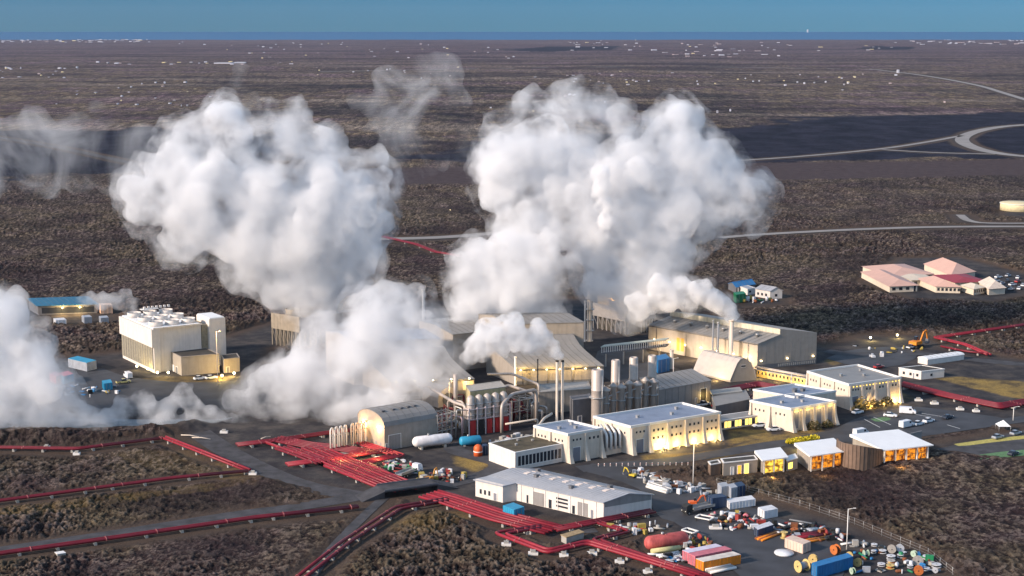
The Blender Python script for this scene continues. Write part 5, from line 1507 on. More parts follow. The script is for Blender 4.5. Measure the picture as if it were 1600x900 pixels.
for i, (lab, C_, L_, R_2, ye, rise, roof, gb, nw) in enumerate([
        ('long back wing of the pink roofed complex', (1392, 441), (1348, 425), (1458, 437), 434, 2.4, M_PINK, False, 0),
        ('left front wing of the pink roofed complex with small windows', (1390, 457), (1346, 434), (1433, 455), 452, 2.2, M_PINK, False, 4),
        ('highest house of the pink roofed complex at its back', (1486, 440), (1444, 422), (1523, 434), 430, 4.0, M_PINK, False, 1),
        ('front middle wing with many dark windows under a pink roof', (1462, 457), (1434, 445), (1500, 458), 449, 2.6, M_PINK, False, 6),
        ('wing with the dark red roof in the pink complex', (1492, 451), (1458, 439), (1542, 449), 444, 1.4, M_REDR, False, 0),
        ('front right glazed bay of the pink roofed complex', (1521, 461), (1502, 455), (1538, 458), 452, 1.4, PALEW, False, 5),
        ('rightmost small hipped house of the pink roofed complex', (1545, 461), (1530, 450), (1570, 459), 452, 3.2, mat('cream_roof_sheet', (.66, .54, .44), .6), False, 0),
        ('flat cream link in the middle of the pink roofed complex', (1424, 447), (1400, 437), (1460, 445), 440, .6, PALEW, False, 3)]):
    b = B('visitor_wing', lab, G(*C_), G(*L_), G(*R_2)); h = max(HT(b.C, ye), 3.0)
    b.put(b.blk(MB(), 0, b.lu, 0, b.lv, -.4, h - .003), 'wall', PALEW)
    hip(b, h, rise, roof)
    for k in range(nw):
        t_ = b.lu * (k + .35) / nw; b.window('R', t_, t_ + min(1.8, b.lu / nw * .6), .9, h - .7, frame=False)
    if i == 1:
        b.door('R', b.lu * .86, b.lu * .95, 2.8, M_GLASS)
    if i == 0:
        for k in range(5): b.window('R', b.lu * (.45 + .1 * k), b.lu * (.45 + .1 * k) + 1.5, .9, h - .6, frame=False)

# ---------------------------------------------------------------- containers and cabins
def container(label, C, L, R_, h, m, group=None, name='container', top=None, cat='container'):
    b = B(name, label, C, L, R_, cat, group)
    b.put(b.blk(MB(), 0, b.lu, 0, b.lv, .12, h), 'shell', m)
    mb = MB(); n = max(3, int(b.lu / .9))
    for k in range(n + 1): b.panel(mb, 'R', min(k * b.lu / n, b.lu - .1), min(k * b.lu / n + .12, b.lu), .2, h - .1, .07)
    n = max(2, int(b.lv / .9))
    for k in range(n + 1): b.panel(mb, 'L', min(k * b.lv / n, b.lv - .1), min(k * b.lv / n + .12, b.lv), .2, h - .1, .07)
    b.put(mb, 'side_rib', m)
    if b.lu > 1.5: b.put(b.blk(MB(), -.03, b.lu + .03, -.03, b.lv + .03, h + .003, h + .07), 'top', top or m)
    for a in (.1, b.lu - .3):
        b.put(b.blk(MB(), a, a + .2, .1, b.lv - .1, -.1, .118), 'skid', M_BLACK)
    side, ln = ('L', b.lv) if b.lv < b.lu else ('R', b.lu)
    mb = MB()
    for f in (.3, .7): b.panel(mb, side, ln * f - .04, ln * f + .04, .2, h - .1, .12)
    b.put(mb, 'door_bar', M_STEEL)
    return b
PW = mat('white_container_paint', (.66, .66, .68), .5, dirt=.12); PG = mat('grey_container_paint', (.36, .38, .42), .5, dirt=.12)
PPK = mat('faded_pink_paint', (.55, .16, .20), .6, dirt=.15); DB = mat('dark_blue_paint', (.02, .045, .10), .5, dirt=.2)
container('bright orange container at the bottom, nearest to the red pipes', G(1099, 893), G(1087, 888), G(1157, 881.5), HT(G(1099, 893), 878), M_ORG, top=mat('worn_white_top', (.62, .56, .5), .7, var=.2))
container('pink container right behind the bright orange one', G(1086, 886), G(1075, 881), G(1143, 874.5), 2.6, PPK)
container('third container of the row with lilac white top behind the pink one', G(1076, 879), G(1066, 875), G(1128, 868.5), 2.4, PPK, top=mat('lilac_white_top', (.6, .55, .66), .6))
container('pale grey container on the left of two standing side by side', G(1127, 778), G(1121, 772), G(1139, 776), HT(G(1127, 778), 761), PG)
container('pale grey container on the right of two standing side by side', G(1142, 780), G(1136, 774), G(1152, 778), HT(G(1142, 780), 763), PG)
container('dark blue container right behind the two pale grey ones', G(1150, 778), G(1144, 772), G(1164, 775), 3.0, DB)
container('long white container with rounded edge below the grey ones', G(1140, 797), G(1134, 791), G(1180, 791), HT(G(1140, 797), 786), PW)
container('dark blue container left of the long white one', G(1113, 796), G(1105, 791), G(1135, 793), 3.0, DB)
container('small white hut with dark doorway at the lava edge', G(1194, 812), G(1184, 806), G(1215, 808), HT(G(1194, 812), 799), PW, name='hut', cat='hut')
container('dark blue skip with white load in the storage yard', G(1184, 841), G(1178, 836), G(1208, 833), 2.2, DB, top=mat('white_load', (.55, .56, .6), .8, var=.3, scale=3), name='skip', cat='skip')
container('cream crate box beside the flat white disc', G(1254, 866), G(1226, 856), G(1266, 861), HT(G(1254, 866), 851), mat('cream_crate_paint', (.66, .50, .40), .7, dirt=.15), name='crate', cat='crate')
container('bright blue container cut by the bottom edge of the picture', G(1276, 905), G(1268, 899), G(1332, 889), 3.0, M_BLUE)
container('cyan blue container in the yard beside the white workshop', G(803, 812), G(786, 805), G(819, 807), HT(G(803, 812), 797), M_CYAN)
container('cyan container with pale side in the yard left of the cooling tower', G(136, 581), G(107, 574), G(151, 577), HT(G(136, 581), 567), PG, top=M_CYAN)
container('red container by the steam at the left edge', G(88, 601), G(78, 596), G(97, 598), 3.0, M_RED, top=PPK)
container('blue container with pale pink top next to the red one at left', G(100, 601), G(92, 596), G(115, 597), 3.0, M_CYAN, top=PPK)
container('small cyan container by the pale boats at left', G(163, 611), G(160, 606), G(176, 609), 2.6, M_CYAN)
container('green container beside the blue roofed shed far behind', G(1150, 474), G(1146, 470), G(1165, 472), 4.0, M_GRN)
container('deep blue container lying between columns and the arched shelter', G(1028, 584), G(1022, 577), G(1046, 580), 5.0, M_BLUE)
container('black container beside the small orange red silo', G(757, 711), G(753, 708), G(763, 710), 2.8, DB)
container('white cabin in the haze by the blue roofed building', G(140, 489), G(136, 486), G(154, 488), 3.0, PW, name='cabin', cat='cabin')
container('low white cabin at the lava edge left of the cooling tower', G(88, 509), G(84, 506), G(104, 508), 2.4, PW, name='cabin', cat='cabin')
container('two tone grey cabin near the small steam puff', G(132, 506), G(128, 503), G(144, 505), 2.8, PG, name='cabin', cat='cabin')
container('grey cabin next to the small steam puff, right of the other', G(158, 507), G(155, 504), G(170, 506), 2.8, PG, name='cabin', cat='cabin')
container('peach coloured cabin behind the steam puff at left', G(158, 491), G(155, 488), G(176, 490), 4.0, mat('peach_paint', (.62, .42, .3), .6), name='cabin', cat='cabin')
# ---------------------------------------------------------------- vehicles
M_TYRE = mat('tyre_rubber', (.012, .012, .013), .9); M_CGL = mat('car_window', (.02, .025, .035), .12, spec=.7); M_HL = mat('headlight_lens', (.75, .75, .7), .2)
CARW = mat('white_car_paint', (.74, .74, .76), .25, spec=.6, var=.02); CARS = mat('silver_car_paint', (.42, .43, .46), .3, metal=.5, var=.02); CARD = mat('dark_car_paint', (.03, .035, .05), .25, spec=.6); CARR = mat('red_car_paint', (.35, .03, .03), .3, spec=.6)
def body(secs, w0, w1=None):
    """side outline stations (x, zlow, zhigh, half width low, half width high)"""
    mb = MB(); ss = []
    for (x, z0, z1, a, c) in secs: ss.append([(x, -a, z0), (x, a, z0), (x, a * 1.0, (z0 + z1) / 2), (x, c, z1), (x, -c, z1), (x, -a, (z0 + z1) / 2)])
    mb.loft(ss); return mb
def wheels(t, xs, r, y):
    for x in xs:
        for s in (-1, 1):
            mb = MB(); mb.tube([(x, s * (y - .12), r), (x, s * (y + .1), r)], r, 14); w = mb.build('wheel', M_TYRE, t)
            mb = MB(); mb.tube([(x, s * (y + .101) if s > 0 else s * (y + .101), r), (x, s * (y + .115), r)], r * .55, 10); mb.build('rim', M_STEEL, w)
def vehicle(kind, label, px, py, rz, m, group=None, cat=None, at=None):
    p = at or G(px, py, .06); t = thing('parked_' + kind, label, cat or kind, (0, 0, 0), group=group)
    if kind == 'car':
        body([(-2.2, .35, .75, .78, .7), (-2.1, .25, .95, .86, .78), (-.9, .25, .98, .88, .80), (.9, .25, .95, .88, .80), (1.9, .25, .82, .86, .74), (2.2, .35, .65, .75, .65)], 1).build('body', m, t, fix=True)
        body([(-1.75, .93, .96, .74, .70), (-1.1, .93, 1.45, .76, .60), (.1, .93, 1.48, .77, .61), (1.0, .93, .96, .74, .68)], 1).build('cabin', M_CGL, t, fix=True)
        mb = MB(); mb.box((-.45, 0), (1, 0), (0, 1), .62, .585, 1.46, 1.50); mb.build('roof', m, t); wheels(t, (-1.35, 1.35), .33, .78)
        fx, fz = 2.17, .62; fy = .55
    elif kind == 'van':
        body([(-2.7, .35, 2.15, .92, .86), (-2.6, .3, 2.25, .97, .9), (1.2, .3, 2.25, .97, .88), (1.9, .3, 1.45, .95, .84), (2.6, .3, 1.1, .93, .8), (2.75, .4, .9, .85, .75)], 1).build('body', m, t, fix=True)
        mb = MB(); mb.hexa([(1.27, -.86, 2.12), (1.27, .86, 2.12), (1.93, .82, 1.5), (1.93, -.82, 1.5), (1.33, -.8, 2.19), (1.33, .8, 2.19), (2.0, .78, 1.52), (2.0, -.78, 1.52)]); mb.build('windscreen', M_CGL, t)
        for s in (-1, 1):
            mb = MB(); mb.box((.85, s * .955), (1, 0), (0, 1), .42, .025, 1.35, 1.95); mb.build('side_window', M_CGL, t)
        wheels(t, (-1.75, 1.8), .36, .86); fx, fz = 2.72, .75; fy = .6
    elif kind == 'pickup':
        body([(-2.6, .45, .95, .88, .85), (-.6, .4, 1.0, .9, .85), (1.2, .4, 1.05, .9, .84), (2.4, .4, .98, .88, .8), (2.6, .5, .8, .8, .7)], 1).build('body', m, t, fix=True)
        body([(-.75, .99, 1.6, .8, .70), (-.5, .99, 1.72, .82, .72), (.5, .99, 1.72, .82, .7), (1.3, .99, 1.04, .8, .72)], 1).build('cabin', M_CGL, t, fix=True)
        mb = MB(); mb.box((0, 0), (1, 0), (0, 1), .5, .66, 1.70, 1.76); mb.build('roof', m, t)
        mb = MB(); mb.box((-1.65, 0), (1, 0), (0, 1), .85, .7, .99, 1.03); mb.build('load_bed', M_BLACK, t); wheels(t, (-1.6, 1.6), .4, .8); fx, fz = 2.58, .75; fy = .6
    elif kind == 'truck':
        mb = MB(); mb.box((-1.2, 0), (1, 0), (0, 1), 3.6, .5, .75, 1.05); mb.build('chassis', M_BLACK, t)
        body([(2.5, .6, 2.7, 1.1, 1.05), (3.9, .6, 2.7, 1.15, 1.0), (4.5, .6, 2.2, 1.15, 1.0), (4.6, .6, 1.4, 1.1, 1.0)], 1).build('cab', m, t, fix=True)
        mb = MB(); mb.box((4.56, 0), (1, 0), (0, 1), .03, .85, 1.45, 2.1); mb.build('windscreen', M_CGL, t)
        mb = MB(); mb.box((-1.4, 0), (1, 0), (0, 1), 3.5, 1.2, 1.06, 1.25); [mb.box((-1.4, s * 1.15), (1, 0), (0, 1), 3.5, .05, 1.251, 1.8) for s in (-1, 1)]; mb.build('load_bed', M_STEEL, t)
        wheels(t, (-3.6, -2.3, 3.6), .5, 1.05); fx, fz = 4.6, 1.0; fy = .8
    for s in (-1, 1):
        mb = MB(); mb.box((fx, s * fy), (1, 0), (0, 1), .04, .16, fz, fz + .16); mb.build('headlight', M_HL, t)
    t.location = p; t.rotation_euler = (0, 0, rz)
    return t
AU = math.atan2((G(1125, 686) - G(985, 710)).y, (G(1125, 686) - G(985, 710)).x)      # the plant's own grid
AV = AU + PI / 2
GC = 'cars parked by the cream buildings'
protos = {}
def park(kind, label, px, py, rz, m, group=None):
    key = kind
    if key not in protos:
        protos[key] = vehicle(kind, label, px, py, rz, m, group); return protos[key]
    o = copy_thing(protos[key], G(px, py, .06), rz, label, {'body': m, 'roof': m, 'cab': m} if kind != 'truck' else {'cab': m})
    if group: o['group'] = group
    elif 'group' in o: del o['group']
    return o
park('car', 'white car nearest the glazed link beside the control building', 1186, 667, AU + 2.9, CARW, GC)
park('car', 'white car in front of the control building, right of a twin', 1208, 673, AU + 2.9, CARW, GC)
park('car', 'white estate car at the corner of the square cream building', 1340, 646, AU + .1, CARW, GC)
park('car', 'small white car crossing the middle of the car park', 1391, 651, AU - .9, CARW, GC)
park('van', 'white van parked in the back row of the car park', 1418, 646, AU - .8, CARW, GC)
park('van', 'white van parked at the front left of the car park', 1416, 667, AU + .1, CARW, GC)
park('car', 'white car right behind the front van in the car park', 1435, 664, AU + .1, CARW, GC)
park('car', 'white saloon car in the middle of the front row', 1451, 659.5, AU + .1, CARW, GC)
park('car', 'dark car at the right end of the front row', 1481, 654, AU + .1, CARD, GC)
park('car', 'silver car on the right roadside near the white tent', 1559, 685, AU + .1, CARS, GC)
park('car', 'silver car at the far right of the roadside row', 1587, 679, AU + .1, CARS, GC)
park('car', 'dark car alone on the lower right road', 1583, 711, AU + .2, CARD, GC)
park('pickup', 'white pickup in front of the orange excavator', 1424, 544, AU + .2, CARW)
park('car', 'dull red car parked behind the square cream building', 1373, 575, AU, CARR)
park('pickup', 'white pickup at the open doorway of the store hall', 1099, 634, AU, CARW)
park('truck', 'black flatbed truck between the containers and the asphalt', 1090, 800, AU + PI, M_BLACK)
park('truck', 'truck with white cab parked among junk near the pipe bed', 640, 742, AU + .4, CARW)
for k, (px, py, m) in enumerate([(1556, 440, CARW), (1565, 444, CARS), (1574, 440, CARD), (1582, 446, CARW), (1590, 441, CARR), (1598, 447, CARW), (1568, 450, CARD), (1580, 453, CARS), (1592, 452, CARW), (1560, 434, CARW), (1575, 432, CARS), (1590, 435, CARW)]):
    lab = {id(CARW): 'white car in the car park right of the pink roofed complex', id(CARS): 'silver car in the car park right of the pink roofed complex', id(CARD): 'dark car in the car park right of the pink roofed complex', id(CARR): 'red car in the car park right of the pink roofed complex'}[id(m)]
    o = park('car', lab, px, py, AU + (k % 3) * .3, m); nm = {id(CARW): 'white', id(CARS): 'silver', id(CARD): 'dark', id(CARR): 'red'}[id(m)]; o['group'] = nm + ' cars by the pink roofed complex'
park('van', 'white van on the yard left of the big white cooling tower', 200, 590, AV, CARW)
park('pickup', 'yellow lit pickup on the dark yard below the cooling tower', 193, 599, AU, mat('yellow_lit_car_paint', (.6, .5, .2), .3))  # yellow lamplight on the pickup put into its paint colour
park('car', 'white car by the small annex of the cooling tower', 330, 592, AU, CARW); park('car', 'second white car by the tan pump annex', 312, 593, AU, CARW)
park('van', 'white van near the lone post behind the long white store', 1345, 680, AU, CARW)
# excavator
def excavator(label, px, py, m, sc=1.3, rz=0.3, name='excavator'):
    t = thing(name, label, 'excavator', (0, 0, 0))
    for s in (-1, 1):
        mb = MB(); mb.loft([[(x, s * 1.1 + w, z) for x, z in ((-1.9, .3), (-1.5, 0), (1.5, 0), (1.9, .3), (1.9, .6), (1.5, .9), (-1.5, .9), (-1.9, .6))] for w in (-.3, .3)]); mb.build('track', M_BLACK, t, fix=True)
    mb = MB(); mb.box((0, 0), (1, 0), (0, 1), 1.2, .8, .5, 1.1); mb.build('turntable', M_BLACK, t)
    mb = MB(); mb.box((-.6, 0), (1, 0), (0, 1), 1.6, 1.3, 1.11, 2.1); mb.build('engine_housing', m, t)
    mb = MB(); mb.hexa([(.1, .1, 2.11), (1.3, .1, 2.11), (1.3, 1.2, 2.11), (.1, 1.2, 2.11), (.2, .2, 3.2), (1.0, .2, 3.2), (1.0, 1.1, 3.2), (.2, 1.1, 3.2)]); mb.build('cab', M_CGL, t)
    mb = MB(); mb.loft([[(x, w, z) for x, z in ((.9, 1.4), (1.3, 1.3), (3.2, 3.9), (4.4, 4.4), (4.3, 4.8), (2.9, 4.5))] for w in (-.5, -.15)]); mb.build('boom', m, t, fix=True)
    mb = MB(); mb.loft([[(x, w, z) for x, z in ((4.1, 4.9), (4.6, 4.8), (5.3, 2.0), (5.0, 1.9))] for w in (-.45, -.2)]); mb.build('dipper_arm', m, t, fix=True)
    mb = MB(); mb.loft([[(x, w, z) for x, z in ((5.3, 2.1), (5.5, 1.0), (4.9, .6), (4.3, .9), (4.9, 1.3), (4.9, 2.0))] for w in (-.9, .2)]); mb.build('bucket', M_DGREY, t, fix=True)
    t.location = G(px, py); t.rotation_euler = (0, 0, rz); t.scale = (sc,) * 3
    return t
excavator('orange excavator with raised arm on the yard beyond the long white store', 1432, 543, M_ORG, 1.35, AU + .2)
excavator('bright orange red machine parked behind the black truck', 1084, 790, mat('orange_red_machine_paint', (.75, .13, .03), .5), .62, AU - .4, 'digger')
excavator('old orange digger among scrap beside the lower road', 672, 752, mat('old_orange_paint', (.6, .26, .05), .6, dirt=.3), .7, AU + .5, 'digger')
excavator('small yellow digger at the corner of the asphalt by the pale scrap heap', 987, 746, M_YEL, .55, AU + 2, 'digger')

# ---------------------------------------------------------------- street lamps, posts
def street_lamp(label, px, py, ytop, lit=0, double=False, m=None):
    p = G(px, py); h = HT(p, ytop); t = thing('street_lamp', label, 'street lamp', p)
    mb = MB(); mb.tube([(p.x, p.y, -.1), (p.x, p.y, h)], [.16, .09], 8); mb.build('pole', m or M_TRIM, t, origin=p)
    mb = MB(); mb.tube([(p.x, p.y, h - .1), (p.x + 1.3, p.y - .3, h + .25)], .06, 6); mb.build('arm', m or M_TRIM, t, origin=p)
    hd = MB(); hd.box((p.x + 1.5, p.y - .3), (1, 0), (0, 1), .3, .14, h + .2, h + .33); o = hd.build('lamp_head', m or M_TRIM, t, origin=p)
    mb = MB(); mb.box((p.x + 1.5, p.y - .3), (1, 0), (0, 1), .25, .1, h + .14, h + .195); mb.build('lamp_glass', M_LAMP if lit else M_HL, o)
    if lit: lampglow((p.x + 1.5, p.y - .3, h - .1), lit, parent=t)
    return t
street_lamp('tall pale street lamp on the verge right of the white workshop', 1083, 755.5, 693, 400)
street_lamp('tall white lamp post in the storage yard among cable reels', 1323, 858, 795, 0)
street_lamp('tall lamp post standing lit in front of the pump annex', 340.5, 602, 518, 1800, m=M_CREAM)
street_lamp('slim lamp post leaning at the right edge beyond the car park', 1583, 657, 636, 0)
street_lamp('lamp post between the control building and the pipe gallery', 1236, 607, 584, 0)
street_lamp('bright lamp above the rounded silver shell near the vessels', 702, 640, 597, 1500)
street_lamp('lamp post left of the yellow lit hall yard', 1052, 590, 560, 0)
for k, (px, py, pw, lab) in enumerate([(214, 577, 250, 'leftmost yellow ground lamp at the foot of the white cooling tower'), (231, 581, 250, 'middle yellow ground lamp at the foot of the white cooling tower'), (246, 587, 200, 'yellow ground lamp at the near corner of the white cooling tower'), (263, 587, 200, 'yellow ground lamp beside the tan pump annex'),
                                       (1360, 532, 900, 'left glowing yellow lamp at the lava edge near the excavator'), (1402, 528, 900, 'glowing yellow lamp at the lava edge left of the excavator'), (1040, 704, 900, 'ground lamp before the buttressed hall'), (347, 592, 900, 'yellow ground lamp near the tall lit lamp post'), (366, 588, 600, 'yellow ground lamp right of the small annex')]):
    p = G(px, py); t = thing('ground_lamp', lab, 'lamp', p)
    mb = MB(); mb.cyl(p, .12, -.05, .9, 8); mb.build('post', M_DGREY, t, origin=p); mb = MB(); mb.lathe((p.x, p.y), [(.3, .9), (.42, 1.1), (.42, 1.4), (.2, 1.6)], 10); mb.build('lamp_head', M_LAMP, t, origin=p)
    lampglow((p.x, p.y - .6, 1.9), pw, (1, .75, .25), parent=t)
def pxtent(label, px, py, w, h):
    p = G(px, py); t = thing('tent', label, 'tent', p); u = Vector((1, 0, 0)); v = Vector((0, 1, 0)); mb = MB()
    q = [p - u * w - v * w, p + u * w - v * w, p + u * w + v * w, p - u * w + v * w]
    mb.add([tuple(x + Vector((0, 0, 1.6))) for x in q] + [(p.x, p.y, h)], [(0, 1, 4), (1, 2, 4), (2, 3, 4), (3, 0, 4), (3, 2, 1, 0)]); mb.build('canopy', M_ROOFW, t, origin=p)
    for x in q: mb = MB(); mb.cyl(x * .97 + p * .03, .07, 0, 1.6, 6); mb.build('tent_pole', M_STEEL, t, origin=p)
pxtent('small white pyramid tent on the verge beyond the lower right road', 1567, 672, 1.9, 3.3)
for k, px in enumerate((1412, 1416)): pass
# ---------------------------------------------------------------- storage yard: reels, drums, pipes, timber, scrap
def reel(label, px, py, r, w, m, stand=True, rz=0.0, core=None, group=None):
    r *= .72; w *= .75
    t = thing('cable_reel', label, 'cable reel', (0, 0, 0), group=group); core = core or M_BLACK
    for s in (-1, 1):
        mb = MB()
        if stand: mb.tube([(s * w / 2, 0, r), (s * (w / 2 + .09), 0, r)], r, 20)
        else: mb.tube([(0, 0, w / 2 + s * w / 2 + .05), (0, 0, w / 2 + s * (w / 2 + .0) + .15)], r, 20)
        f = mb.build('flange', m, t)
        mb = MB()
        if stand: mb.tube([(s * (w / 2 + .095), 0, r), (s * (w / 2 + .11), 0, r)], r * .16, 8)
        else: mb.tube([(0, 0, w + .16 if s > 0 else .0), (0, 0, w + .19 if s > 0 else .04)], r * .16, 8)
        mb.build('hub', M_BLACK, f)
    mb = MB()
    if stand: mb.tube([(-w / 2, 0, r), (w / 2, 0, r)], r * .62, 16)
    else: mb.tube([(0, 0, .1), (0, 0, w)], r * .62, 16)
    mb.build('drum', core, t)
    t.location = G(px, py); t.rotation_euler = (0, 0, rz); return t
RW = mat('weathered_reel_wood', (.42, .38, .34), .8, var=.2, scale=2); RWH = mat('whitish_reel_paint', (.56, .56, .58), .7, var=.15, scale=2); RY = mat('yellow_reel_wood', (.58, .42, .16), .8, var=.2, scale=2)
RO = mat('rust_orange_reel', (.46, .13, .03), .8, var=.25, scale=2); RG = mat('pale_green_reel', (.36, .46, .36), .8, var=.15)
REELS = [('big yellow wooden reel with grey drum beside the crate', 1253, 893, 2.0, 3.2, RY, True, .5, PG), ('curved yellow white reel right behind the big yellow one', 1270, 880, 1.5, 1.0, RY, True, 1.2, None),
         ('rust orange reel at the left edge of the reel field', 1305, 866, 1.7, 1.4, RO, True, .6, M_RUST), ('slim yellow reel left of the pale green ones', 1327, 873, 1.2, .5, RY, True, 1.3, None),
         ('yellow reel tilted in the reel field near the blue container', 1340, 885, 1.4, .8, RY, True, .9, None), ('pale green reel in the middle of the upper reel row', 1353, 869, 1.1, 1.3, RG, True, .2, RG),
         ('flat white reel topping the upper left of the reel field', 1366, 853, 1.1, .5, RWH, False, 0, None), ('small white reel right of the pale green one', 1365, 864, .9, .7, RWH, False, 0, None),
         ('flat grey reel, left one in the upper row', 1378, 858, 1.2, .7, RW, False, 0, None), ('flat white reel right before the upper grey ones', 1379, 864, 1.3, .8, RWH, False, 0, None),
         ('upright lilac grey reel, left of a facing pair', 1393, 864, 1.4, .9, RW, True, 1.5, None), ('upright lilac grey reel with dark hole, right of a facing pair', 1406, 862, 1.3, .9, RWH, True, 1.7, None),
         ('flat white reel in the centre of the reel field', 1392, 873, 1.5, .9, RWH, False, 0, None), ('flat tan reel just below the centre white one', 1392, 880, 1.4, .8, RW, False, 0, RY), ('flat orange cored reel at the bottom of the centre stack', 1391, 888, 1.4, .9, RY, False, 0, RO),
         ('flat white reel right of the centre stack', 1407, 871, 1.1, .8, RWH, False, 0, None), ('flat white reel left of the centre stack', 1377, 884, 1.3, .6, RWH, False, 0, None), ('greenish white reel tipped near the upper right', 1428, 870, 1.1, .7, RG, True, .7, None),
         ('upright cream reel with round face, tallest at the right', 1434, 884, 1.7, .8, RW, True, 1.57, None), ('orange reel right below the cream upright one', 1435, 898, 1.5, 1.1, RO, True, 1.4, M_ORG), ('flat lilac reel at the top right of the field', 1449, 873, 1.6, .8, RWH, False, 0, None),
         ('flat lilac reel at the right end of the field', 1463, 886, 1.6, .8, RWH, False, 0, None), ('flat lilac reel right of the orange one', 1447, 891, 1.2, .7, RWH, False, 0, None), ('flat white reel left of the cream upright one', 1422, 887, 1.0, .7, RWH, False, 0, None), ('small upright lilac reel at the lower right', 1461, 895, .9, .6, RWH, True, 1.5, None),
         ('green reel at the bottom beside the blue container', 1332, 897, 1.1, .8, RG, True, .4, M_GRN), ('wooden drum standing among orange beams', 1225, 841, 1.3, 2.0, RY, False, 0, RY), ('rusty drum right of the wooden one', 1241, 834, 1.3, 1.6, RO, False, 0, M_RUST)]
for a in REELS: reel(*a, group='cable reels in the storage yard')
p = G(1225, 866); mb = MB(); mb.lathe((p.x, p.y), [(2.1, 0), (2.4, .3), (2.3, .6), (.3, .9)], 22); tag(mb.build('tank_lid', PW), 'flat round white lid lying on the asphalt beside the crate', 'lid')
def bundle(label, A, Bp, n, r, mats, name='pipe_stack', cat='pipes', layers=1):
    A, Bp = xy(G(*A)), xy(G(*Bp)); u = (Bp - A).normalized(); v = Vector((-u.y, u.x, 0)); t = thing(name, label, cat, A)
    for l in range(layers):
        for k in range(n - l):
            o = v * ((k + l * .5) * r * 2.1); mb = MB(); z = r + l * r * 1.75
            mb.tube([A + o + Vector((0, 0, z)), Bp + o + Vector((0, 0, z))], r, 8); mb.build('pipe_length', mats[k % len(mats)], t, origin=A)
bundle('stack of dark red pipes lying in the storage yard', (1236, 846), (1298, 836), 5, .35, [M_PIPER, M_PIPER2])
bundle('rusty orange beams lying below the dark red pipes', (1240, 852), (1300, 842), 3, .3, [M_ORG, M_RUST]); bundle('orange beams pointing at the dark blue skip', (1190, 846), (1222, 834), 4, .3, [M_ORG, M_RUST])
bundle('grey white pipes behind the rusty drum', (1255, 832), (1280, 829), 3, .3, [M_STEEL, M_TRIM]); bundle('dark pipes and rods at the lava edge', (1232, 815), (1272, 822), 4, .25, [M_BLACK, M_STEEL, M_DGREY])
bundle('pale yellow pipe lying before the faded red tank', (1018, 866), (1062, 860), 1, .7, [mat('pale_yellow_pipe', (.55, .5, .25), .6)]); bundle('white pipes lying below the yellow one', (1030, 872), (1064, 866), 3, .28, [M_TRIM, M_STEEL])
bundle('white poles leaning out near the lamp post', (1300, 838), (1316, 846), 2, .2, [M_TRIM, M_PIPER]); bundle('grey rails on the ground behind the reel field', (1315, 852), (1336, 849), 2, .2, [M_TRIM])
bundle('white beams lying beside the asphalt at bottom', (1110, 897), (1150, 889), 4, .35, [M_TRIM, M_CONC, M_STEEL]); bundle('long grey white scrap pipes beside the workshop', (1010, 762), (1042, 772), 4, .35, [M_TRIM, M_STEEL], layers=2)
bundle('pale pipes on the ground below the workshop pipes', (955, 826), (985, 830), 4, .3, [M_TRIM, M_STEEL]); bundle('white timber pieces beside the wide pipe bed', (588, 718), (604, 716), 3, .3, [M_TRIM])
def flatframe(label, px, py, w, d, m, z=.9, rz=0):
    t = thing('steel_frame', label, 'frame', (0, 0, 0)); mb = MB()
    for s in (-1, 1): mb.box((0, s * d), (1, 0), (0, 1), w, .2, z, z + .25); mb.box((s * w, 0), (1, 0), (0, 1), .2, d - .2, z, z + .25)
    mb.build('top_frame', m, t)
    for sx in (-1, 1):
        for sy in (-1, 1): mb = MB(); mb.box((sx * (w - .2), sy * (d - .2)), (1, 0), (0, 1), .12, .12, -.05, z - .003); mb.build('leg', M_BLACK, t)
    t.location = G(px, py); t.rotation_euler = (0, 0, rz)
flatframe('white rectangular trailer frame on the asphalt edge', 1101, 814, 2.1, 1.3, M_TRIM, rz=-.6); flatframe('white ladder like frame tilted behind the faded red tank', 1078, 838, 1.8, 1.1, M_TRIM, 1.4, -.8)
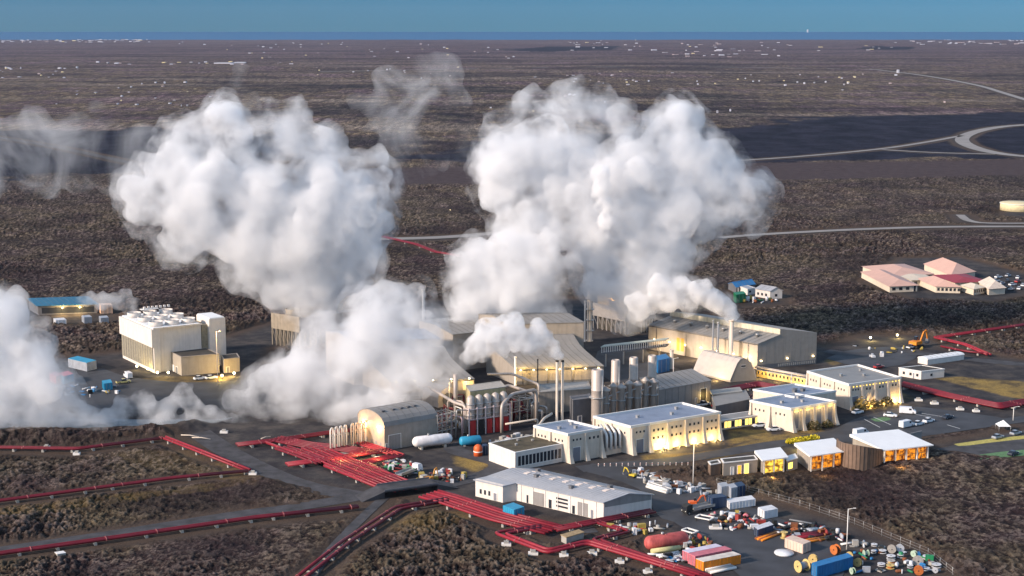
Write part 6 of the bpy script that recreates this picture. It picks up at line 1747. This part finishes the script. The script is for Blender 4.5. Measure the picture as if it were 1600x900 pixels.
# heaps of mixed scrap: each piece its own little thing, pieces of one heap tell alike only by colour
SC = [('white', PW), ('grey', PG), ('red', mat('faded_red_scrap', (.32, .04, .035), .7, dirt=.3)), ('yellow', mat('faded_yellow_scrap', (.42, .31, .07), .7, dirt=.3)), ('rusty', M_RUST), ('blue', M_BLUE), ('black', M_BLACK), ('pale', M_CONC), ('pink', PPK), ('green', M_GRN)]
def scrap(where, poly, n, cols, seed, s0=.3, s1=1.15):
    n = int(n * 1.35)
    r_ = random.Random(seed); P = [G(*q) for q in poly]; xs = [p.x for p in P]; ys = [p.y for p in P]; k = 0; kinds = {}
    while k < n:
        x, y = r_.uniform(min(xs), max(xs)), r_.uniform(min(ys), max(ys))
        if polydist(np.array([x]), np.array([y]), P)[0] > 0: continue
        c = SC[r_.choice(cols)]; sh = r_.choice(('crate', 'bale', 'barrel', 'pallet', 'pipe_piece')); a, d, h = r_.uniform(s0, s1), r_.uniform(s0, s1) * .7, r_.uniform(.4, 1.3) * s1
        an = r_.uniform(0, PI); u = Vector((math.cos(an), math.sin(an), 0)); v = Vector((-u.y, u.x, 0)); mb = MB(); p = Vector((x, y, 0))
        if sh == 'crate':
            mb.box(p, u, v, a, d, 0, h)
            for s in (-1, 1): mb.box(p + u * s * a * .9, u, v, .07, d + .06, .05, h + .06)
            mb.box(p, u, v, a * 1.02, d * 1.05, h + .01, h + .1)
        elif sh == 'bale':
            secs = [[p + u * (x_ * a) + v * (d * f * math.cos(q)) + Vector((0, 0, h * .5 + h * .5 * f * math.sin(q))) for q in [i * PI / 4 for i in range(8)]] for x_, f in ((-1, .5), (-.8, .9), (0, 1.05), (.75, .92), (1, .55))]
            mb.loft(secs, smooth=True)
        elif sh == 'barrel':
            r0 = d * .7; mb.lathe((x, y), [(r0 * .95, 0), (r0, .1), (r0, h * .48), (r0 * 1.06, h * .5), (r0, h * .52), (r0, h * .95), (r0 * .9, h)], 12)
        elif sh == 'pallet':
            for i in range(3): mb.box(p + v * ((i - 1) * d * .9), u, v, a, .1, 0, .2)
            for i in range(5): mb.box(p + u * ((i - 2) * a * .45), u, v, a * .17, d, .205, .28)
        else: mb.tube([p - u * a * 1.6 + Vector((0, 0, .3)), p + u * a * 1.6 + Vector((0, 0, .3 + r_.uniform(0, .5)))], .25, 8)
        o = mb.build(sh, c[1], origin=(x, y, 0), fix=True); k += 1
        nm = sh.replace('_', ' '); tag(o, '%s %s lying in %s' % (c[0], nm, where), nm, '%s %s pieces in %s' % (c[0], nm, where))
scrap('the pale scrap heap right of the workshop', [(985, 738), (1010, 735), (1050, 752), (1100, 762), (1130, 772), (1100, 776), (1062, 772), (1020, 765)], 75, [0, 0, 1, 1, 7, 7, 4], 1)
scrap('the mixed junk behind the faded red tank', [(1060, 838), (1090, 836), (1120, 855), (1100, 868), (1075, 866)], 26, [0, 2, 2, 3, 4, 6, 7], 2)
scrap('the junk below the faded red tank', [(1020, 868), (1070, 864), (1080, 880), (1050, 880)], 16, [5, 6, 0, 1], 3)
scrap('the colourful row along the asphalt', [(1108, 806), (1150, 800), (1200, 812), (1190, 826), (1150, 830), (1110, 822)], 40, [0, 2, 8, 3, 6, 4, 7, 0], 4)
scrap('the dark junk at the lava edge', [(1200, 822), (1250, 815), (1300, 828), (1330, 842), (1280, 850), (1215, 835)], 46, [6, 1, 4, 4, 0, 6, 2], 5)
scrap('the reel field', [(1330, 850), (1400, 850), (1470, 880), (1470, 900), (1340, 900)], 34, [0, 1, 4, 6, 7, 9, 5], 6)
scrap('the junk by the wide pipe bed', [(590, 722), (615, 712), (650, 730), (655, 742), (620, 745)], 34, [0, 1, 8, 2, 7, 9], 7)
scrap('the scrap row beside the lower road', [(645, 745), (700, 738), (740, 748), (700, 756), (655, 756)], 34, [4, 6, 7, 2, 3, 0], 8)
scrap('the gravel below the workshop gable', [(945, 826), (1000, 822), (1040, 818), (1050, 828), (1000, 838)], 20, [0, 7, 2, 1, 3], 9)
scrap('the yard left of the white cooling tower', [(70, 610), (120, 603), (180, 604), (200, 615), (120, 625)], 22, [0, 1, 3, 5, 6, 0], 10)
scrap('the yard near the excavator', [(1330, 540), (1400, 545), (1450, 540), (1440, 552), (1370, 565)], 18, [0, 1, 3, 6], 11)
scrap('the strip behind the office roof', [(760, 692), (820, 678), (830, 686), (775, 698)], 14, [0, 7, 2, 1], 12, .4, 1.0)
scrap('the far shed yard', [(1150, 472), (1200, 474), (1215, 470), (1180, 466)], 12, [3, 4, 9, 0], 13, .6, 1.8)
b = B('concrete_plinth', 'small tan concrete plinth inside the red pipe loop', G(885, 850), G(877, 846), G(912, 842), 'plinth'); b.put(b.blk(MB(), 0, b.lu, 0, b.lv, -.1, 1.6), 'block', M_CONC); b.put(b.blk(MB(), -.15, b.lu + .15, -.15, b.lv + .15, 1.605, 1.8), 'cap', M_WOOD)
b = B('valve_box', 'low white valve box beside the long red pipe at left', G(90, 873), G(86, 870), G(103, 871), 'box'); b.put(b.blk(MB(), 0, b.lu, 0, b.lv, -.1, 1.1), 'block', M_CONC); b.put(b.blk(MB(), -.08, b.lu + .08, -.08, b.lv + .08, 1.105, 1.2), 'lid', M_TRIM)
for k, (px, py, w) in enumerate([(791, 852, 1.2), (833, 866, 1.2), (881, 869, 1.1), (925, 866, 1.2), (968, 879, 1.1), (1012, 895, 1.1), (1118, 826, 1.6), (350, 676, 1.2), (462, 686, 1.0), (395, 741, 1.1), (73, 700, 1.0), (120, 710, 1.0), (1435, 626, 1.3), (1460, 631, 1.3), (1500, 640, 1.2), (1525, 643, 1.1)]):
    p = G(px, py); t = thing('pipe_footing', 'pale concrete pipe footing on the dark ground beside a red pipe', 'footing', p, group='loose concrete pipe footings'); mb = MB(); mb.box(p, (1, 0), (0, 1), w, .7, -.2, .55); mb.build('base', M_TRIM, t, origin=p); mb = MB(); mb.box(p, (1, 0), (0, 1), w * .5, .45, .553, 1.1); mb.build('stub', M_CONC, t, origin=p)
for (px, py, dx, dy) in ((283, 683, 1, 0), (300, 687, 1, .1), (408, 689, .4, 1)):
    p = G(px, py); mb = MB(); q = p + Vector((6 * dx, 5 * dy - 2, 0)); mb.tube([p + Vector((0, 0, .7)), (p + q) / 2 + Vector((0, 0, .9)), q + Vector((0, 0, .6))], .16, 6); tag(mb.build('barrier_pole', M_CREAM), 'pale pole barrier lying at the road edge by the pond', 'barrier', 'pale pole barriers by the pond road')
for k in range(9):
    px = 1190 + k * 0
# excavation heap / ochre bush
p = G(1560, 588)
# ---------------------------------------------------------------- far plain: small houses and sheds
FAR = [mat('far_white_wall', (.52, .52, .58), .7), mat('far_pale_wall', (.42, .34, .34), .7), mat('far_grey_wall', (.36, .35, .38), .7), mat('far_yellow_wall', (.62, .52, .30), .7)]
r_ = random.Random(99)
def farhouse(px, py, w, d, h, mi, gab):
    p = G(px, py); mb = MB(); a = r_.uniform(-.25, .25); u = Vector((math.cos(a), math.sin(a), 0)); v = Vector((-u.y, u.x, 0))
    q = [p - u * w / 2 - v * d / 2, p + u * w / 2 - v * d / 2, p + u * w / 2 + v * d / 2, p - u * w / 2 + v * d / 2]
    mb.prism(q, -8, h)
    if gab:
        mb.loft([[q[0] + Vector((0, 0, h)), q[3] + Vector((0, 0, h)), (q[0] + q[3]) / 2 + Vector((0, 0, h * 1.5))], [q[1] + Vector((0, 0, h)), q[2] + Vector((0, 0, h)), (q[1] + q[2]) / 2 + Vector((0, 0, h * 1.5))]])
    o = mb.build('distant_house', FAR[mi], origin=(p.x, p.y, 0), fix=True)
    wd = ('white', 'pinkish', 'grey', 'yellowish')[mi]
    tag(o, 'tiny %s house far off on the plain towards the sea' % wd, 'house', wd + ' houses far off on the plain')
n = 0
def band(x0, x1, y0, y1, k, sx, mis=(0, 0, 0, 1, 2, 3)):
    for _ in range(k):
        px, py = r_.uniform(x0, x1), r_.uniform(y0, y1); m_ = MPP(py); w = r_.uniform(.3, 1.2) * sx * .62 * m_
        farhouse(px, py, w, w * r_.uniform(.4, .9) + 6, r_.uniform(.5, .9) * m_ * .8 + 1.0, r_.choice(mis), r_.random() < .4)
band(0, 235, 62.5, 66.5, 44, 9); band(120, 230, 61.8, 64, 16, 8, (0, 0, 1)); band(240, 700, 66, 78, 22, 5); band(140, 470, 96, 101, 24, 8); farhouse(350, 99.5, 26 * MPP(100), 60, 4, 0, False); farhouse(376, 98.5, 16 * MPP(100), 60, 4, 0, False)
band(0, 130, 104, 122, 22, 6); band(60, 330, 128, 168, 26, 5); band(480, 760, 104, 130, 14, 4); band(860, 1000, 63, 72, 8, 4); band(900, 1400, 66, 80, 40, 10); band(1020, 1220, 76, 90, 22, 14); band(1420, 1600, 62.5, 70, 36, 10, (0, 0, 1))
band(380, 900, 68, 92, 26, 7); band(820, 1100, 112, 136, 26, 6); band(1100, 1400, 116, 134, 26, 5); farhouse(1403, 114, 3 * MPP(114), 8, 10, 0, False); band(880, 940, 148, 154, 4, 6); band(0, 1600, 135, 175, 8, 4); farhouse(1262, 50.6, 150, 150, 350, 0, False)

# kerbside bollards, wire fence posts and signs in the yards
for k in range(16):
    q = G(935, 729).lerp(G(1075, 727), k / 15.0); t = thing('bollard', 'short white post in the row along the road before the cream halls', 'bollard', q, group='white posts along the road before the cream halls')
    mb = MB(); mb.lathe((q.x, q.y), [(.12, 0), (.12, .9), (.06, 1.0)], 8); mb.build('post', M_TRIM, t, origin=q); mb = MB(); mb.lathe((q.x, q.y), [(.13, .6), (.14, .62), (.14, .75), (.13, .77)], 8); mb.build('band', M_RED, t, origin=q)
def fence(label, pts, step=3.0, h=1.9):
    P = [xy(p) for p in GP(pts)]; t = thing('wire_fence', label, 'fence', P[0]); n = 0
    for i in range(len(P) - 1):
        d = P[i + 1] - P[i]; ln = d.length; u = d.normalized(); k = 0
        while k < ln and n < 95:
            q = P[i] + u * k; mb = MB(); mb.cyl(q, .05, -.1, h, 6); mb.build('post', M_STEEL, t, origin=P[0]); n += 1; k += step
        mb = MB()
        for z in (.4, 1.1, h - .1): mb.tube([P[i] + Vector((0, 0, z)), P[i + 1] + Vector((0, 0, z))], .025, 4)
        mb.build('wire', M_STEEL, t, origin=P[0])
fence('thin wire fence between the storage yard and the lava', [(1120, 757), (1170, 770), (1250, 792), (1335, 820), (1450, 868), (1490, 900)], 3.4)
# ---------------------------------------------------------------- steam
def P3(px, py, Y):
    """the place at ground distance Y seen at this spot"""
    dx, dy, dz = px - 800.0, FPX, -(py - 450.0)
    y = dy * CP + dz * SP; z = -dy * SP + dz * CP
    t = Y / y
    return Vector((dx * t, Y, CAM_H + z * t))
def _ico(sub=2):
    bm = bmesh.new(); bmesh.ops.create_icosphere(bm, subdivisions=sub, radius=1)
    v = np.array([x.co[:] for x in bm.verts]); f = np.array([[q.index for q in x.verts] for x in bm.faces]); bm.free()
    return v, f
ICO = _ico(2)
def steam_mat(name, dens, nscale, lo, hi, col=(0.990, 0.991, 0.999), step=0.15, aniso=0.0, detail=6.0, warp=0.0):
    m = newmat(name); t = m.node_tree; L = t.links.new
    out = N(t, 'ShaderNodeOutputMaterial')
    v = N(t, 'ShaderNodeVolumePrincipled')
    v.inputs['Color'].default_value = (*col, 1); v.inputs['Anisotropy'].default_value = aniso
    geo = N(t, 'ShaderNodeNewGeometry')
    n = N(t, 'ShaderNodeTexNoise'); n.inputs['Scale'].default_value = nscale; n.inputs['Detail'].default_value = detail; n.inputs['Roughness'].default_value = 0.62
    n.inputs['Distortion'].default_value = warp
    L(geo.outputs['Position'], n.inputs['Vector'])
    r = N(t, 'ShaderNodeMapRange', interpolation_type='SMOOTHSTEP'); L(n.outputs[0], r.inputs[0])
    for k_, v_ in zip((1, 2, 3, 4), (lo, hi, 0, dens)): r.inputs[k_].default_value = v_
    L(r.outputs[0], v.inputs['Density'])
    L(v.outputs[0], out.inputs['Volume'])
    m.cycles.volume_step_rate = step
    return m
def remesh(o, voxel, disp):
    md = o.modifiers.new('r', 'REMESH'); md.mode = 'VOXEL'; md.voxel_size = voxel
    for k, (sz, st) in enumerate(disp):
        tx = bpy.data.textures.new('billow', 'CLOUDS'); tx.noise_scale = sz; tx.noise_depth = 2; tx.noise_basis = 'ORIGINAL_PERLIN'
        d = o.modifiers.new('d', 'DISPLACE'); d.texture = tx; d.strength = st; d.mid_level = 0.48; d.texture_coords = 'GLOBAL'
    if disp:
        md = o.modifiers.new('r', 'REMESH'); md.mode = 'VOXEL'; md.voxel_size = voxel
    dg = bpy.context.evaluated_depsgraph_get(); dg.update()
    me2 = bpy.data.meshes.new_from_object(o.evaluated_get(dg))
    o.modifiers.clear(); old = o.data; o.data = me2; bpy.data.meshes.remove(old)
def plume(label, row, blobs, material, seed=1, kids=7, kr=(0.28, 0.5), gen=2, voxel=0.9, disp=((9, 6.5), (3.5, 3.4), (1.6, 1.2)), yscale=0.8, halo=0, name='steam_plume'):
    """billows grown on the big lobes (px, py, r_px[, depth offset m]), fused to one closed skin"""
    r_ = random.Random(seed)
    Y0 = G(800, row).y
    sph = []
    for bl in blobs:
        yo = bl[3] if len(bl) > 3 else r_.uniform(-0.3, 0.3) * bl[2] * 0.25
        c = P3(bl[0], bl[1], Y0 + yo)
        rad = bl[2] * math.hypot(Y0, CAM_H - c.z) / FPX
        sph.append((c, rad))
    cur = list(sph)
    for g_ in range(gen):
        nxt = []
        for (c, rad) in cur:
            for k in range(kids):
                u = Vector((r_.gauss(0, 1), r_.gauss(0, 1), r_.gauss(0.1, 1))).normalized()
                q = rad * r_.uniform(*kr)
                nxt.append((c + u * (rad * 0.98 - q * 0.3), q))
        sph += nxt; cur = nxt
        kids = max(4, kids - 2)
    V, F = ICO
    cs = np.array([s_[0][:] for s_ in sph]); rs = np.array([s_[1] for s_ in sph])
    k_ = rs > voxel * 0.9
    cs, rs = cs[k_], rs[k_]; n = len(rs)
    vv = (V[None] * rs[:, None, None]); vv[:, :, 1] *= yscale
    vv = vv + cs[:, None, :]
    org = Vector((float(cs[0, 0]), float(cs[0, 1]), float(cs[0, 2])))
    vv[:, :, 2] = np.maximum(vv[:, :, 2], 0.3)
    vv -= np.array(org[:])
    ff = (F[None] + (np.arange(n) * len(V))[:, None, None]).reshape(-1, 3)
    me = bpy.data.meshes.new(name)
    me.from_pydata(vv.reshape(-1, 3).tolist(), [], ff.tolist())
    o = bpy.data.objects.new(name, me); COL.objects.link(o); o.location = org
    if halo:
        # loose torn outer steam round the billows
        v2 = vv.reshape(n, len(V), 3); c2 = v2.mean(1, keepdims=True)
        v2 = c2 + (v2 - c2) * (1 + halo / np.maximum(rs, 1.0))[:, None, None]
        mh = bpy.data.meshes.new('torn_edge'); mh.from_pydata(v2.reshape(-1, 3).tolist(), [], ff.tolist())
        h_ = bpy.data.objects.new('torn_edge', mh); COL.objects.link(h_); h_.location = org
        remesh(h_, voxel * 1.5, ((14, 9 * halo / 3), (5, 4.5 * halo / 3)))
        h_.data.name = 'torn_edge'; h_.data.materials.clear(); h_.data.materials.append(HALO); h_.location = (0, 0, 0); h_.parent = o
    remesh(o, voxel, disp)
    o.data.name = name
    o.data.materials.clear(); o.data.materials.append(material)
    tag(o, label, 'steam', 'steam over the plant')
    return o
T0 = time.time()
DENSE = steam_mat('steam_dense', 0.19, 0.060, 0.33, 0.66, step=0.24, detail=4)
HALO = steam_mat('steam_torn_edge', 0.085, 0.095, 0.43, 0.68, step=0.24, detail=5)
SOFT = steam_mat('steam_soft', 0.13, 0.060, 0.40, 0.68, step=0.15)
JET = steam_mat('steam_jet', 0.45, 0.20, 0.34, 0.60, step=0.2, detail=4)
WISP = steam_mat('steam_wisp', 0.050, 0.040, 0.42, 0.72, step=0.25, warp=0.8)
MIST = steam_mat('steam_mist', 0.17, 0.11, 0.34, 0.62, step=0.25, detail=4)
LOW = steam_mat('steam_low', 0.16, 0.09, 0.42, 0.66, step=0.2)
# 1 big left cloud over the timber cooling tower
plume('broad white steam cloud above the dark cooling tower left of the plant', 538,
      [(490, 470, 42), (450, 440, 50), (520, 425, 45), (400, 420, 38), (560, 395, 38), (470, 380, 65), (390, 370, 60), (545, 345, 60), (310, 330, 62), (235, 315, 38), (205, 300, 26), (265, 270, 40), (300, 225, 36), (350, 200, 38), (330, 280, 48), (600, 275, 16), (575, 300, 38), (500, 300, 55), (415, 320, 60), (285, 375, 36)], DENSE, 3, halo=4)
plume('thin upper veil of the left steam cloud', 538, [(360, 195, 38), (410, 185, 34), (450, 195, 40), (500, 235, 42), (550, 265, 34), (430, 250, 46), (590, 250, 22), (380, 240, 40)], SOFT, 4, voxel=1.1)
# 2 big centre cloud drifting right
plume('largest steam cloud, standing over the middle halls and drifting right', 545,
      [(985, 465, 38), (1010, 430, 50), (950, 440, 42), (1040, 400, 42), (950, 380, 60), (1020, 340, 65), (900, 330, 60), (1080, 320, 52), (1130, 305, 48), (1170, 310, 34), (1190, 300, 16), (1110, 260, 45), (1050, 235, 55), (1070, 190, 30), (990, 270, 55), (800, 250, 50), (850, 220, 45), (870, 280, 55), (780, 300, 34), (820, 350, 50)], DENSE, 7, halo=4)
plume('ragged upper fringe of the centre steam cloud', 545, [(790, 205, 42), (840, 185, 45), (890, 160, 38), (930, 165, 30), (970, 190, 32), (900, 210, 40), (770, 250, 36), (960, 220, 36), (1050, 180, 26), (910, 245, 40)], SOFT, 8, voxel=1.1)
plume('lower ragged part of the centre steam cloud left of the ringed chimney', 560, [(740, 420, 42), (790, 400, 42), (840, 400, 36), (745, 470, 40), (800, 450, 46), (860, 440, 34), (770, 500, 36), (890, 420, 26), (820, 490, 30), (725, 445, 26), (760, 530, 30), (725, 520, 26), (745, 556, 24), (790, 555, 22), (825, 530, 26), (712, 475, 22), (730, 585, 12), (850, 480, 30)], DENSE, 9, halo=2.5)
plume('narrow bright jet of steam rising from the ringed chimney', 533, [(920, 444, 5, 0), (923, 430, 7, -6), (928, 412, 9, -13), (934, 392, 10, -20), (941, 370, 12, -27), (946, 345, 14, -32), (944, 320, 15, -36), (940, 295, 16, -38), (938, 272, 16, -40)], JET, 10, voxel=.5, disp=((2, 1.0),), kids=6)
# 3 steam of the two slim chimneys
plume('bright steam puff blowing left from the two slim chimneys', 661, [(873, 556, 8), (862, 546, 14), (848, 532, 18), (842, 514, 15), (838, 505, 10), (826, 538, 20), (805, 528, 22), (780, 540, 18), (770, 520, 24), (800, 505, 20), (745, 535, 18), (755, 550, 16), (735, 556, 15), (760, 515, 20)], JET, 11, voxel=.5, disp=((4, 2.2), (1.5, 1.0)))
# 4 low cloud in front of the left halls
plume('low broad steam cloud lying across the yard left of the arched hall', 652,
      [(640, 475, 26), (615, 470, 26), (630, 490, 34), (590, 500, 42), (655, 505, 30), (700, 560, 18), (650, 540, 42), (610, 560, 55), (550, 550, 50), (500, 550, 42), (480, 590, 48), (540, 600, 52), (600, 600, 42), (430, 610, 40), (400, 630, 30), (450, 635, 32), (520, 635, 26), (370, 630, 22), (660, 580, 28), (590, 465, 24), (500, 510, 24)], DENSE, 12, halo=3)
plume('thin veil of steam around the small shells behind the arched hall', 668, [(640, 610, 30), (600, 630, 26), (550, 640, 22), (680, 600, 20), (520, 650, 18)], LOW, 13)
# 5 far left bank
plume('dense steam bank filling the left edge of the picture', 668,
      [(-10, 500, 40), (15, 510, 36), (40, 560, 45), (0, 590, 60), (60, 600, 42), (20, 640, 46), (80, 640, 30), (-50, 560, 60), (-60, 640, 60), (110, 655, 16), (60, 655, 20), (120, 648, 22), (150, 655, 18), (100, 630, 20)], DENSE, 14, halo=3)
plume('thin steam rising above the left edge bank', 640, [(20, 480, 26), (60, 520, 26), (90, 570, 24), (120, 610, 22)], LOW, 15)
# 6 puffs low over the pond
plume('ragged row of steam puffs creeping along the pond shore', 662, [(20 + 26 * k, 659 - 7 * math.sin(k * 1.1) - (6 if k % 3 else 0), 17 + 6 * math.sin(k * 2.3)) for k in range(13)] + [(190, 632, 16), (225, 628, 20), (285, 618, 20), (300, 632, 16), (262, 640, 16), (365, 652, 9), (345, 655, 10)], MIST, 16, voxel=.6, disp=((4, 3.5), (1.5, 1.6)))
plume('ground hugging mist over the lava ridge below the pond', 680, [(20, 672, 12), (60, 676, 12), (100, 680, 11), (150, 672, 10), (200, 668, 9)], WISP, 17, voxel=.7)
# 7 small cloud behind the white cooling tower
plume('small steam puff behind the white cooling tower', 518, [(222, 488, 10), (205, 480, 16), (185, 472, 15), (160, 470, 14), (140, 466, 12), (125, 470, 9), (195, 462, 12), (218, 478, 12)], LOW, 18, voxel=.7, disp=((4, 2.5), (1.5, 1.2)))
# 8 steam of the large hall
plume('steam puff drifting over the roof of the largest grey hall', 562, [(1146, 494, 10), (1138, 484, 14), (1130, 478, 16), (1112, 466, 20), (1090, 456, 20), (1065, 448, 18), (1045, 470, 20), (1075, 475, 16), (1000, 480, 22), (1030, 450, 20)], JET, 19, voxel=.7, disp=((5, 3), (2, 1.5)), halo=2)
# 9 plume of the flared chimney
plume('small plume at the flared chimney behind the low cloud', 548, [(660, 450, 5), (657, 462, 8), (650, 480, 12), (640, 495, 14)], LOW, 20, voxel=.6)
# 10 high thin veils
plume('high thin veil of steam drifting off to the left edge', 520, [(-20, 240, 50), (40, 225, 50), (100, 215, 45), (150, 235, 50), (210, 240, 45), (60, 270, 40), (180, 270, 36), (120, 260, 40), (-30, 290, 40)], WISP, 21, voxel=1.6, kids=5, disp=((16, 14), (6, 7)))
plume('tall thin veil of steam between the two large clouds', 520, [(640, 260, 30), (620, 220, 38), (660, 200, 42), (600, 180, 36), (640, 150, 40), (690, 165, 36), (660, 110, 30), (700, 120, 26), (610, 130, 26), (710, 210, 30), (720, 250, 24), (680, 250, 30), (560, 160, 20)], WISP, 22, voxel=1.6, kids=5, disp=((16, 14), (6, 7)))
plume('faint upper wisp above the left steam cloud', 520, [(370, 140, 16), (375, 110, 14), (390, 165, 18), (150, 170, 16), (170, 190, 16), (130, 180, 16)], WISP, 23, voxel=1.4, kids=4, disp=((12, 9), (5, 5)))
print('steam', time.time() - T0, sum(len(o.data.vertices) for o in COL.objects if o.name.startswith('steam')))
